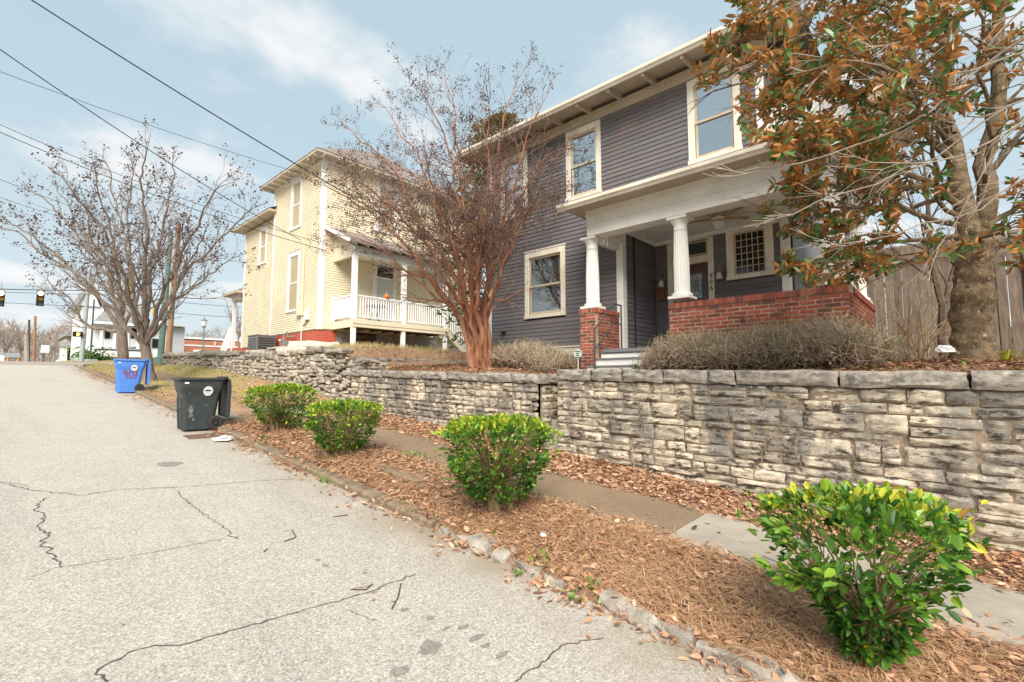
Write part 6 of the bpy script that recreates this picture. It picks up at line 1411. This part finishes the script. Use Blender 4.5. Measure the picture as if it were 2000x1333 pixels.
# ---- slender grey branches of a bare tree standing just outside the view on the right
bt = thing('bare_tree', 'leafless tree outside the right edge whose long pale branches cross the magnolia', 'tree', (4.9, -2.2, .2)); T = Tree(77); T.cut = .012
bb = np.array((4.9, -2.2, gz(4.9, -2.2))); top_ = bb + (-.1, .2, 2.6); T.stem([bb, top_], .09, .07, 0, 0, 0, 0, 0, .02)
for (a, b, c, d1, r0) in (((2040,40),(1800,240),(1450,330),3.9,.020),((2060,-60),(1900,130),(1740,330),4.1,.026),((2050,80),(1790,170),(1500,90),3.7,.014),((2060,160),(1860,290),(1560,420),3.9,.016),((2080,200),(1900,330),(1700,300),3.6,.012),((2060,20),(1750,20),(1400,-30),3.8,.015),((2090,260),(1900,420),(1640,470),4.0,.014),((2100,120),(1950,260),(1830,480),3.6,.011),((2060,-20),(1850,50),(1620,110),3.5,.012)):
    T.stem([top_, _cam(a[0]+60, a[1], 3.6), _cam(*a, d1), _cam(*b, d1 + .3), _cam(*c, d1 + .5)], r0, .004, 7, .55, 1, .1, .5, .025, .35)
T.finish(bt, mat('pale_grey_bark', (.40,.34,.29), (.30,.25,.21), 8, .85), MATS['pale_grey_bark'])
# ---- small dark tree by the fence, bare shrub, yellow plant
st = thing('small_tree', 'small dark leafless tree with a crooked trunk in front of the fence', 'tree', (0, 0, 0)); b = _cam(1848, 700, 7.6); b[2] = gz(b[0], b[1]) - .05; st.location = b; WL[st.name] = b; T = Tree(8)
C8 = lambda px, py, d=7.6: _cam(px, py, d)
T.stem([b, C8(1843,640), C8(1846,590), C8(1828,540), C8(1818,470), C8(1815,400), C8(1800,300)], .075, .015, 12, .9, 2, .3, .7, .01, .45); T.stem([C8(1846,590), C8(1862,545), C8(1870,480), C8(1890,400)], .04, .01, 7, .7, 2, .3, .7, .01)
T.finish(st, mat('dark_bark', (.115,.08,.058), (.20,.155,.115), 8, .9, .5, 40), MATS['dark_bark'])
sb = thing('bare_shrub', 'leafless shrub of pale arching stems at the foot of the fence', 'shrub', tuple(_cam(1795, 700, 7.0))); T = Tree(9); b = _cam(1795, 702, 7.0)
for k in range(26): px = T.r.uniform(1720, 1880); py = T.r.uniform(570, 670); e = _cam(px, py, 7 + T.r.uniform(-.7, .5)); b0 = b + np.array((T.r.gauss(0,.06), T.r.gauss(0,.06), -.1)); T.stem([b0, (b0*.55 + e*.45) + (0,0,.18), e], .010, .003, 3, .28, 1, .1, .5, .01)
T.finish(sb, M_straw, M_straw)
def fronds(name, lab, cat, px, py, d, n, L, m, spread, up, w):
    b = _cam(px, py, d); t = thing(name, lab, cat, tuple(b)); P = []; r_ = random.Random(px)
    for k in range(n):
        a = r_.random() * 6.28; q = r_.random() * spread; p = b + np.array((q*.4*math.cos(a), q*.4*math.sin(a), -.05)); dr = np.array((math.cos(a)*r_.uniform(.2,1), math.sin(a)*r_.uniform(.2,1), up)); dr /= np.linalg.norm(dr); l = L * r_.uniform(.5, 1.1); s = np.array((-math.sin(a), math.cos(a), 0)) * w
        c1 = p + dr * l * .5; c2 = c1 + (dr + np.array((0, 0, -.8))) * l * .38; P += [[p - s, p + s, c1 + s, c1 - s], [c1 - s, c1 + s, c2 + s * .2, c2 - s * .2]]
    quads_obj('blades', np.array(P), m, t, np.repeat(np.random.default_rng(px).random(n), 2), 'stuff'); return t
M_blade = mat('grass_blade', (.1,.2,.05), rough=.5, attr=[(.04,.10,.03), (.08,.17,.05), (.14,.24,.09), (.2,.28,.12)], trans=.2); M_yelpl = mat('yellow_green_leaf', (.4,.4,.05), rough=.5, attr=[(.16,.24,.03), (.34,.36,.04), (.55,.42,.04), (.25,.30,.04)], trans=.25)
fronds('grass_tuft', 'tuft of dark strappy grass beside the lowest white step', 'plant', 1255, 722, 8.35, 90, .38, M_blade, .5, .9, .007)
yp = fronds('yellow_fern', 'yellow green feathery plant at the right of the magnolia trunk', 'plant', 1955, 705, 5.5, 160, .34, M_yelpl, .35, 1.3, .006)
# ---- evergreen between the houses
ev = thing('evergreen_tree', 'tall dark evergreen with browning top between the two houses', 'tree', (13.2, 13.0, 2.4)); P = []; b = np.array((13.0, 12.4, 2.4)); r_ = random.Random(4)
mb = MB(); mb.tube([b, b + (.1, 0, 4), b + (0, .1, 9.0)], [.2, .14, .03], 7); mb.build('trunk', M_bark_l, ev); W_, Dv, tt = [], [], []
for k in range(9000):
    h = r_.random() ** .8; R_ = (1.75 * (1 - h ** 3) ** .5 + .15) * (1 + .3 * math.sin(h * 40 + 3 * math.sin(h * 9))); a = r_.random() * 6.283; q = math.sqrt(r_.random()) * R_
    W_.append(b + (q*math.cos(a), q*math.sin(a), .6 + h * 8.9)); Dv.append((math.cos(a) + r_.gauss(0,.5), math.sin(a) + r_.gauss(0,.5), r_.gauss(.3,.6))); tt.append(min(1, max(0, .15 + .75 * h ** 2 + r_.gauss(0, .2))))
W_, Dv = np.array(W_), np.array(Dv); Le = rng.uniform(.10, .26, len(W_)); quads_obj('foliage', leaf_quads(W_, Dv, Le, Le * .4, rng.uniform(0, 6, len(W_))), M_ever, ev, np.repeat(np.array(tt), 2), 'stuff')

# ---- green shrubs along the kerb
def shrub(lab, base, box, seed, n, Lf, shape, singles=0, stubs=3, extra=(), ytop=.6):
    """vase-shaped clipped shrub; box = half sizes; shape(h) gives the width factor"""
    r_ = np.random.default_rng(seed); R_ = random.Random(seed); bz = gz(*base); b = np.array((base[0], base[1], bz)); t = thing('shrub', lab, 'shrub', tuple(b), 'clipped green shrubs along the kerb')
    hx, hy, z0, z1 = box; S_ = math.sin(YAW); Cc = math.cos(YAW)
    ax, ay = np.array((_R[0], _R[1], 0)), np.array((-_R[1], _R[0], 0))
    h = r_.random(n * 2); a = r_.uniform(0, 2*math.pi, n * 2); q = np.where(r_.random(n * 2) < .72, r_.uniform(.82, 1.02, n * 2), np.sqrt(r_.random(n * 2)) * .9)
    top = r_.random(n * 2) < .30; h = np.where(top, r_.uniform(.86, 1.0, n * 2), h); q = np.where(top, np.sqrt(r_.random(n * 2)), q)
    w = shape(h); ex = 2.6; ca, sa = np.cos(a), np.sin(a); k = (np.abs(ca) ** ex + np.abs(sa) ** ex) ** (-1 / ex)
    lump = np.array([noise.noise((c * 1.9, s * 1.9, hh * 3 + seed)) for c, s, hh in zip(ca, sa, h)]); gap = np.array([noise.noise((c * 3.2 + 7, s * 3.2, hh * 5 + seed)) for c, s, hh in zip(ca, sa, h)])
    keep = (gap > -.14) | (q < .5); rad = q * w * k * (1 + .26 * lump) * (1 + np.where(r_.random(n * 2) < .24, np.abs(r_.normal(0, .16, n * 2)), 0))
    P = b + (rad * ca * hx)[:, None] * ax + (rad * sa * hy)[:, None] * ay; P[:, 2] = bz + z0 + (z1 - z0) * (h - .13 * np.clip(h - .4, 0, 1) * (rad / np.maximum(w, .01)) ** 2.5) + .09 * lump * h
    Dv = (ca * 1.0)[:, None] * ax + (sa * 1.0)[:, None] * ay; Dv = Dv * np.where(top, .35, 1.)[:, None] + r_.normal(0, .5, P.shape); Dv[:, 2] += np.where(top, 1.0, .35)
    P, Dv, h, lump = P[keep][:n], Dv[keep][:n], h[keep][:n], lump[keep][:n]
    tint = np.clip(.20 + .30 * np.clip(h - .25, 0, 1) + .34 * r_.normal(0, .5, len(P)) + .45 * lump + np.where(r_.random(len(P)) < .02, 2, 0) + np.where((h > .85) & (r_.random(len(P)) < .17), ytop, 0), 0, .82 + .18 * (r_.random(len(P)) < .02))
    for (px, py, dd, m_) in extra:     # stray sprays poking out of the crown
        e = _cam(px, py, dd); c0 = b + (e - b) * .45; c0[2] = b[2] + (e[2] - b[2]) * .75
        for j in range(m_):
            u = .35 + .65 * j / m_; P = np.vstack([P, c0 + (e - c0) * u + r_.normal(0, .022, 3)]); dv = (e - c0) / np.linalg.norm(e - c0) + r_.normal(0, .55, 3); Dv = np.vstack([Dv, dv]); tint = np.append(tint, r_.uniform(.45, 1.0) if py < 1050 else r_.uniform(.2, .7))
        mb = MB(); mb.tube([c0, (c0 + e) / 2 + (0, 0, .01), e], [.005, .004, .002], 4); mb.build('spray_stem', M_twig_b, t)
    nL = len(P); Lr = r_.uniform(Lf * .65, Lf * 1.2, nL); roll = r_.normal(0, .5, nL)
    ds = np.linalg.norm(P - _E, axis=1); idx = np.argsort(ds)[:singles] if singles else np.array([], int); rest = np.setdiff1d(np.arange(nL), idx)
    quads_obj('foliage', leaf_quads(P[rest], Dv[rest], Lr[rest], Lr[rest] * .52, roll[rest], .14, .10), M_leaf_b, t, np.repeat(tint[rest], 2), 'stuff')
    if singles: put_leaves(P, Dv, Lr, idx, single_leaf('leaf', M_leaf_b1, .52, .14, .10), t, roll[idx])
    tw = MB(); tk = MB()
    for k_ in range(stubs):
        o = np.array((R_.gauss(0, .04), R_.gauss(0, .04), -.05)); p1 = b + o * 2.2 + (0, 0, z0 + .1); p1[2] = bz + z0 + .12; tk.tube([b + o, b + o * 1.5 + (0, 0, z0 * .5), p1], [.055, .042, .03], 7, False)
        for j in range(46):
            a_ = R_.random() * 6.28; hh = R_.random(); wv = float(shape(np.array([hh]))[0]) * R_.uniform(.6, 1.06); e = b + ax * (wv * hx * math.cos(a_)) + ay * (wv * hy * math.sin(a_)); e[2] = bz + z0 + (z1 - z0) * hh * .97
            tw.tube([p1, (p1 * .5 + e * .5) + (R_.gauss(0,.03), R_.gauss(0,.03), .02), e], [.009, .005, .0025], 4, False)
    tk.build('trunk', M_stub, t); tw.build('twigs', M_twig_b, t, kind='stuff'); return t
vase = lambda h: .42 + .58 * np.clip(h * 1.7, 0, 1) ** .7 - .12 * np.clip(h - .85, 0, 1) / .15
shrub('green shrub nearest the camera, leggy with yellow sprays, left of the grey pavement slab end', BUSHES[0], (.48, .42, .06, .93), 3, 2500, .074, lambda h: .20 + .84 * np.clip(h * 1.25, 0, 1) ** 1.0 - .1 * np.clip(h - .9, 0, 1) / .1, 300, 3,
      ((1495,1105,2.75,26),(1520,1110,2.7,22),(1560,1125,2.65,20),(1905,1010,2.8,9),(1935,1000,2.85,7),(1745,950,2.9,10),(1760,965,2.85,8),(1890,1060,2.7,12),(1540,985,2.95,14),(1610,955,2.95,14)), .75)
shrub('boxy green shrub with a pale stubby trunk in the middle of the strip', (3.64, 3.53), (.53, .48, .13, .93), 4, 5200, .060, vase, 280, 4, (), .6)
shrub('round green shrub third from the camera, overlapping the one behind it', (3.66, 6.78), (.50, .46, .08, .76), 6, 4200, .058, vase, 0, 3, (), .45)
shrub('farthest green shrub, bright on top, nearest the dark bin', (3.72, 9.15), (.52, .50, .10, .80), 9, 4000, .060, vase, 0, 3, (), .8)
# ---- half dead hedges in front of the house
def dead_hedge(lab, x0, x1, y0, y1, z1f, seed, n):
    r_ = random.Random(seed); t = thing('hedge', lab, 'hedge', ((x0+x1)/2, (y0+y1)/2, gz((x0+x1)/2, (y0+y1)/2)), 'half dead hedges in front of the grey house'); Q = []; ti = []; P, Dv, tl = [], [], []
    for k in range(n):
        u, v = r_.random(), r_.random(); x = x0 + (x1-x0)*u; y = y0 + (y1-y0)*v; g = gz(x, y); top = z1f(y) * (1 - .35*abs(2*u-1)**3) * (1 + .12*noise.noise((y*2.2, x*2, seed)))
        edge = min(v, 1-v) * (y1-y0); top *= min(1, .45 + edge * 1.3); hh = top * r_.random() ** .55; p = np.array((x, y, g + hh)); d = np.array((r_.gauss(-.15,.6), r_.gauss(0,.6), r_.gauss(.55,.5))); d /= np.linalg.norm(d); L = r_.uniform(.08, .26); c = p + d*L*.5 + np.array((r_.gauss(0,.02), r_.gauss(0,.02), r_.gauss(0,.02))); e = c + d*L*.5 + np.array((r_.gauss(0,.03), r_.gauss(0,.03), r_.gauss(0,.03)))
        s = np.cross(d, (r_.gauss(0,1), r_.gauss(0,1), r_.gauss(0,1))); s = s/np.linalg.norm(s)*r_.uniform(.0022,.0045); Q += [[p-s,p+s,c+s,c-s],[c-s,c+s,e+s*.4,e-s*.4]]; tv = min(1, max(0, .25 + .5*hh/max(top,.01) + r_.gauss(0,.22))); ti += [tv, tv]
        if r_.random() < .62: P.append(e); Dv.append(d + np.array((r_.gauss(0,.7), r_.gauss(0,.7), r_.gauss(0,.7)))); gr = noise.noise((x*1.5, y*1.5, seed+5)); tl.append(r_.random()*.5 if r_.random() > .36 + .6*gr else r_.uniform(.6, 1))
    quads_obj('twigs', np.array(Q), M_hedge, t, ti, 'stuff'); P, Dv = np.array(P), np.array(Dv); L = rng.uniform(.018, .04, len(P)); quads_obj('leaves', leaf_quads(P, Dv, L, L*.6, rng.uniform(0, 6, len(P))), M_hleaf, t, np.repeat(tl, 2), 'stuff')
    mb = MB()
    for k in range(14): yy = y0 + (y1-y0)*(k+.5)/14; xx = (x0+x1)/2 + r_.gauss(0,.1); mb.tube([(xx,yy,gz(xx,yy)-.05),(xx+r_.gauss(0,.1),yy+r_.gauss(0,.1),gz(xx,yy)+.35)], .012, 5)
    mb.build('stems', M_twig_b, t); return t
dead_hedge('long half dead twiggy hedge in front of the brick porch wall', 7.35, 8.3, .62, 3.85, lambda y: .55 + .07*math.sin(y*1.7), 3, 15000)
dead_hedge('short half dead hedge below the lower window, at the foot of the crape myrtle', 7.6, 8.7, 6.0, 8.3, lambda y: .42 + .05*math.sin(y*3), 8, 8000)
# ---- bare trees far away
for i, (px, py, ptop, Y, w, lab) in enumerate(((10,712,640,95,30,'grey bare tree far off at the left edge behind the low tan house'),(38,712,634,100,34,'taller grey bare tree far off above the low tan house roof'),(95,712,655,110,26,'reddish bare tree far off right of the utility poles'),(118,712,660,105,24,'reddish bare tree far off beside the cottage'),(-15,712,636,98,30,'grey bare tree far off, cut by the left edge'),(465,690,592,50,34,'bare tree behind the far porch of the yellow house'),(435,690,655,75,18,'small bare tree behind the brick building'))):
    T = Tree(50 + i); T.cut = .16; b = on_y(px, py, Y); tp_ = on_y(px, ptop, Y); H = tp_[2] - b[2]; t = thing('bare_tree', lab, 'tree', tuple(b), 'far bare trees'); wd = abs(on_y(px + w, py, Y)[0] - b[0])
    f = b + (0, 0, H * .3); T.stem([b, f], H * .022, H * .017, 0, 0, 0, 0, 0, .02)
    for k in range(9): a = 6.28 * k / 9 + T.r.random(); e = b + np.array((wd * math.cos(a) * T.r.uniform(.4, 1), wd * math.sin(a) * T.r.uniform(.3, .8), H * T.r.uniform(.65, 1.0))); T.stem([f, (f + e) / 2 + (0, 0, H * .05), e], H * .012, H * .004, 6, H * .26, 1, .3, .6, H * .006, .2)
    T.finish(t, M_bgtwig, M_bgtwig)
t = thing('green_shrub', 'clump of green shrub on the low wall by the white house', 'shrub', tuple(on_y(178, 697, 50))); b = on_y(178, 697, 50); n = 500; P = b + rng.normal(0, 1, (n, 3)) * np.array((.55, .4, .28)); L = rng.uniform(.15, .3, n); quads_obj('foliage', leaf_quads(P, rng.normal(0, 1, (n, 3)), L, L*.6), M_leaf_b, t, np.repeat(rng.uniform(0,.6,n), 2), 'stuff'); mb = MB(); mb.tube([b - (0,0,.5), b], .06, 6); mb.build('trunk', M_twig_b, t)

# ================================================================== leaf litter, pine straw, mulch, grass
LT = [(.13,.062,.04), (.27,.13,.078), (.44,.235,.135), (.56,.335,.205), (.66,.45,.30), (.50,.235,.125)]
M_litter = mat('dry_leaf', (.3,.15,.08), rough=.75, attr=LT, trans=.12)
M_needle = mat('pine_straw', (.4,.2,.1), rough=.7, attr=[(.30,.16,.085), (.54,.31,.165), (.66,.42,.24), (.44,.245,.125)])
M_chip = mat('bark_chip', (.2,.1,.05), rough=.9, attr=[(.12,.056,.034), (.25,.115,.065), (.38,.19,.11), (.50,.29,.18)])
M_dryg = mat('dry_grass_blade', (.3,.25,.1), rough=.7, attr=[(.22,.26,.06), (.38,.35,.11), (.54,.44,.20), (.60,.48,.25)], trans=.2)
def road_surf(x, y): return road_z(y)
def surf(x, y):
    g = ground_h(x, y); w = (x > 4.33) & (x < 5.47) & (y > -3) & (y < 9.9); a = (x > 3.12) & (x < 6.1) & (y > 11.25) & (y < 12.75); k = (x > 3.09) & (x < 3.25) & (y > 3.9) & (y < 11.2)
    g = np.where(w, road_z(y) + .168, g); g = np.where(a, road_z(y) + .14, g); g = np.where(k, road_z(y) + .081, g); return np.where(x < 3.09, road_z(y) + .002, g)
def scatter_leaves(name, n, x0, x1, y0, y1, dens, L, m, parent=None, asp=(.28,.6), lift=.012, up=.22, seed=1, lab=None, fold=.12):
    r_ = np.random.default_rng(seed); x, y = r_.uniform(x0, x1, n), r_.uniform(y0, y1, n); keep = r_.random(n) < dens(x, y); x, y = x[keep], y[keep]; n = len(x)
    z = surf(x, y) + r_.random(n) ** 2 * lift + .003; a = r_.uniform(0, 6.283, n); D = np.stack([np.cos(a), np.sin(a), r_.normal(0, up, n)], 1); D[:, 2] += .075 * D[:, 1]
    Ls = L[0] * .6 + (L[1] - L[0] * .6) * r_.random(n) ** 1.6; V = leaf_quads(np.stack([x, y, z], 1), D, Ls, Ls * r_.uniform(*asp, n), r_.normal(0, .45, n), fold, r_.normal(0, .15, n)[:, None])
    t = np.repeat(np.clip(r_.normal(.5, .27, n), 0, 1), 2); return quads_obj(name, V, m, parent, t, 'stuff')
def scatter_needles(name, n, x0, x1, y0, y1, dens, L, w, m, seed=2, lift=.03):
    r_ = np.random.default_rng(seed); x, y = r_.uniform(x0, x1, n), r_.uniform(y0, y1, n); keep = r_.random(n) < dens(x, y); x, y = x[keep], y[keep]; n = len(x)
    a = r_.uniform(0, 6.283, n); d = np.stack([np.cos(a), np.sin(a), r_.normal(.02, .16, n) + .075*np.sin(a)], 1); s = np.stack([-np.sin(a), np.cos(a), np.zeros(n)], 1) * (w * r_.uniform(.7, 1.3, n))[:, None]
    l = r_.uniform(L[0], L[1], n)[:, None]; b = r_.normal(0, .18, n)[:, None]; P = np.stack([x, y, surf(x, y) + .004 + r_.random(n) ** 1.5 * lift], 1); c = P + d * l * .5; dd = d * np.cos(b) + s / w * np.sin(b); e = c + dd * l * .5 - np.array((0, 0, .008))
    V = np.stack([np.stack([P - s, P + s, c + s, c - s], 1), np.stack([c - s, c + s, e + s * .5, e - s * .5], 1)], 1).reshape(-1, 4, 3); return quads_obj(name, V, m, None, np.repeat(np.clip(r_.normal(.5, .27, n), 0, 1), 2), 'stuff')
def pn(x, y, s, o=0): return np.array([noise.noise((a * s, b * s, o)) for a, b in zip(x, y)])
strip = lambda x, y: np.where(x < 4.36, 1, np.where(x > 5.42, 1, 0))
dA = lambda x, y: np.clip(.80 + .5 * pn(x, y, 1.6), .1, 1) * (1 - .92 * sst(x, 4.28, 4.5)) * (1 - sst(y, 10.3, 11.3))
dB = lambda x, y: sst(x, 5.30, 5.62) * (1 - .55 * sst(y, 9, 12)) * np.clip(.85 + .4 * pn(x, y, 2, 5), 0, 1)
near = lambda f, a, b: (lambda x, y: f(x, y) * ((y >= a) & (y < b)))
scatter_leaves('leaf_litter', 15000, 3.12, 4.6, -2.2, 4.2, dA, (.035, .085), M_litter, seed=1, lift=.03)
scatter_leaves('leaf_litter', 11000, 3.22, 4.6, 4.2, 11.3, dA, (.045, .10), M_litter, seed=2, lift=.03)
scatter_leaves('leaf_litter', 15000, 5.25, 6.45, -2.6, 5, dB, (.04, .10), M_litter, seed=3, lift=.035)
scatter_leaves('leaf_litter', 8500, 5.25, 6.45, 5, 11.5, dB, (.05, .10), M_litter, seed=4, lift=.03)
mound = lambda x, y: np.clip(.28 + .9 * np.exp(-((x - 3.6) ** 2 / .22 + (y - .8) ** 2 / .8)) + .55 * np.exp(-((x - 3.7) ** 2 / .3 + (y - 2.6) ** 2 / 1.2)) + .4 * np.exp(-((x - 3.7) ** 2 / .2 + (y - 6.6) ** 2 / .8)), 0, 1) * (1 - .95 * sst(x, 4.2, 4.5))
scatter_needles('pine_straw', 30000, 3.15, 4.55, -1.8, 4.5, mound, (.09, .2), .0016, M_needle, 5, .05)
scatter_needles('pine_straw', 14000, 3.22, 4.5, 4.5, 11, mound, (.12, .22), .0026, M_needle, 6, .05)
gut = lambda x, y: np.exp(-np.abs(x - 3.05) / .07) * np.clip(.55 + .9 * pn(x, y, 1.1, 9), .05, 1)
scatter_leaves('gutter_leaves', 13000, 2.65, 3.12, -1.2, 12.5, gut, (.04, .09), M_litter, seed=7, lift=.035, up=.35)
far_ = lambda x, y: np.clip(.5 + pn(x, y, .8, 3), 0, 1) * np.exp(-np.abs(x - 3.35) / .55)
scatter_leaves('leaf_litter', 9000, 2.7, 4.4, 12.6, 30, far_, (.05, .11), M_litter, seed=8)
bank = lambda x, y: np.clip(.35 + .9 * pn(x, y, .9, 13), 0, 1)
scatter_leaves('leaf_litter', 3500, 4.2, 6.3, 12.8, 20, bank, (.05, .11), M_litter, seed=9)
yard = lambda x, y: np.ones_like(x) * .95
scatter_leaves('bark_mulch', 11000, 6.52, 9.0, -3, 5.2, lambda x, y: 1 - .6 * sst(x, 7.4, 8.6), (.04, .12), M_chip, None, (.2, .45), .05, .3, 10, fold=.05)
scatter_leaves('bark_mulch', 9000, 6.52, 9.3, 5.2, 13.2, yard, (.04, .11), M_chip, None, (.25, .5), .04, .3, 11, fold=.05)
def bare_walk(x, y): return ((x > 4.3) & (x < 5.5)) * np.clip(.06 + .10 * pn(x, y, 1.4, 21) + .5 * (x < 4.5) * np.clip(pn(x, y, 2.5, 2) + .1, 0, 1), 0, 1)
scatter_leaves('pavement_leaves', 2600, 4.2, 5.5, -2, 11, bare_walk, (.03, .08), M_litter, seed=12, lift=.006, up=.08)
scatter_leaves('road_leaves', 150, -1, 3.0, .6, 16, lambda x, y: np.clip(.12 + .3 * (x - 1) / 2, .05, 1), (.03, .07), M_litter, seed=13, lift=.004, up=.06)
scatter_leaves('driveway_leaves', 300, 3.2, 6, 11, 13.4, lambda x, y: np.ones_like(x) * .5, (.04, .09), M_litter, seed=14, lift=.005)
# grass on the bank and the yellow house lot
def scatter_grass(name, n, x0, x1, y0, y1, dens, h, w, m, seed):
    r_ = np.random.default_rng(seed); x, y = r_.uniform(x0, x1, n), r_.uniform(y0, y1, n); keep = r_.random(n) < dens(x, y); x, y = x[keep], y[keep]; n = len(x)
    P = np.stack([x, y, surf(x, y) - .01], 1); a = r_.uniform(0, 6.283, n); s = np.stack([np.cos(a), np.sin(a), 0*a], 1) * w; hh = r_.uniform(h[0], h[1], n)[:, None]; le = r_.normal(0, .5, (n, 3)); le[:, 2] = 1; e = P + le * hh
    g = pn(x, y, .6, 30); return quads_obj(name, np.stack([P - s, P + s, e + s * .2, e - s * .2], 1), m, None, np.clip(.55 + .5 * g + r_.normal(0, .2, n), 0, 1), 'stuff')
scatter_grass('bank_grass', 16000, 5.2, 6.25, 13.5, 31, lambda x, y: np.clip(.5 + 1.1 * pn(x, y, .9, 40), 0, 1), (.04, .12), .006, M_dryg, 1)
scatter_grass('verge_grass', 9000, 3.4, 4.25, 17, 32, lambda x, y: np.clip(.35 + 1.1 * pn(x, y, .7, 44), 0, 1), (.03, .09), .006, M_dryg, 2)
scatter_grass('lot_grass', 30000, 6.45, 11.5, 13.4, 30, lambda x, y: np.clip(.55 + 1.0 * pn(x, y, .8, 48), 0, 1), (.05, .22), .008, M_dryg, 3)
scatter_leaves('leaf_litter', 6000, 6.4, 13.5, 13.2, 18.5, lambda x, y: np.clip(.5 + pn(x, y, .7, 8), 0, 1), (.06, .13), M_litter, seed=19, lift=.05)
M_weed = mat('weed_leaf', (.15,.25,.04), rough=.5, attr=[(.07,.14,.02), (.14,.24,.03), (.24,.34,.05)], trans=.2)
r_ = random.Random(40)
P, Dv, tt = [], [], []
for px, py, k, sp in ((1045,1090,16,.07),(1135,1140,14,.06),(965,1035,6,.05),(520,853,10,.06),(800,900,18,.12),(740,822,14,.08),(640,925,5,.05),(1470,965,14,.09),(480,728,20,.25),(530,742,14,.2),(1130,872,6,.05)):
    c = on_road(px, py, .12) if px < 1400 and py > 830 else (on_x(px, py, 6.25) if py < 1000 else on_road(px, py, .16)); 
    for j in range(k): P.append((c[0] + r_.gauss(0, sp), c[1] + r_.gauss(0, sp), 0)); a = r_.random()*6.28; Dv.append((math.cos(a), math.sin(a), r_.uniform(.4, 1.6))); tt.append(r_.random())
for j in range(260): x, y = r_.uniform(6.7, 8.9), r_.uniform(-1, 12.5); P.append((x, y, 0)); a = r_.random()*6.28; Dv.append((math.cos(a), math.sin(a), r_.uniform(.6, 2))); tt.append(r_.uniform(.3, 1))
P = np.array(P, float); P[:, 2] = surf(P[:, 0], P[:, 1]) + .01; L = rng.uniform(.04, .09, len(P)); quads_obj('weeds', leaf_quads(P, np.array(Dv), L, L * .5), M_weed, None, np.repeat(tt, 2), 'stuff')
# twigs on the road and strip
mb = MB()
for px in (((765,1190),(778,1165),(783,1140)),((685,1152),(715,1152),(727,1141)),((555,1058),(577,1050)),((570,1035),(578,1049)),((515,1078),(522,1072)),((650,1010),(680,1006))):
    mb.tube([on_road(a, b, .006) for a, b in px], .005, 4)
for i in range(70):
    x, y = r_.uniform(3.35, 4.4), r_.uniform(-.5, 9); a = r_.random()*6.28; l = r_.uniform(.1, .35); z = float(surf(np.array(x), np.array(y))) + .025; mb.tube([(x,y,z),(x+.5*l*math.cos(a),y+.5*l*math.sin(a),z+.02+.04*l*math.sin(a)),(x+l*math.cos(a+.3),y+l*math.sin(a+.3),z+.075*l*math.sin(a))], .0035, 4)
mb.build('fallen_twigs', M_timber, None, kind='stuff')
# crumpled litter
def crumple(name, lab, c, sx, sy, sz, m, seed):
    bm = bmesh.new(); bmesh.ops.create_icosphere(bm, subdivisions=3, radius=1)
    for v in bm.verts: k = 1 + .45 * noise.noise(v.co * 1.7 + Vector((seed, 0, 0))) + .3 * noise.noise(v.co * 4.1 + Vector((0, seed, 0))); v.co = Vector((v.co.x * sx * k, v.co.y * sy * k, max(-.2 * sz, v.co.z * sz * k)))
    me = bpy.data.meshes.new(name); bm.to_mesh(me); bm.free(); me.materials.append(m); o = put(name, me, None, c); mark(o, lab, 'litter'); return o
M_bag = mat('white_plastic', (.80,.78,.77), (.66,.63,.62), 9, .45, .3, 30, trans=.15)
c = on_road(436, 862, .0); crumple('plastic_bag', 'crumpled white wrapper in the gutter by the dark bin', (c[0], c[1], c[2] + .03), .17, .12, .06, M_bag, 3)
c = on_x(1846, 690, 7.0); crumple('plastic_bag', 'white plastic bag lying on the mulch at the foot of the magnolia', (c[0], c[1], c[2]+.02), .05, .075, .06, M_bag, 8)
c = on_road(1061, 1046, .2); crumple('paper_scrap', 'small white scrap of paper on the pine straw', (c[0], c[1], c[2] + .0), .02, .03, .02, M_bag, 5)
t = thing('pine_cone', 'small dark cone lying on the grey pavement slab', 'pine cone', tuple(on_road(1357, 1033, .17))); c = on_road(1357, 1033, .175); mb = MB()
for i in range(6): mb.lathe([(.004,0),(.022-.002*abs(i-2),.003),(.012,.010)], (c[0] + .012*i - .03, c[1], c[2] + .012), 8)
mb.build('scales', M_timber, t, kind='stuff')
# drain cover and storm grate strip by the dark bin
t = on_road(372, 852); mb = MB(); mb.box(t[0]-.1, t[0]+.55, t[1]-.35, t[1]+.1, -.02, .006); v0 = road_z(t[1]); mb.v = [(x, y, z + float(road_z(y))) for x, y, z in mb.v]; o = mb.build('gutter_cover', mat('rusty_iron_plate', (.13,.075,.05), (.20,.13,.09), 12, .8, .4, 50), None, .004); mark(o, 'rusty iron gutter cover in the road in front of the dark bin', 'drain cover')
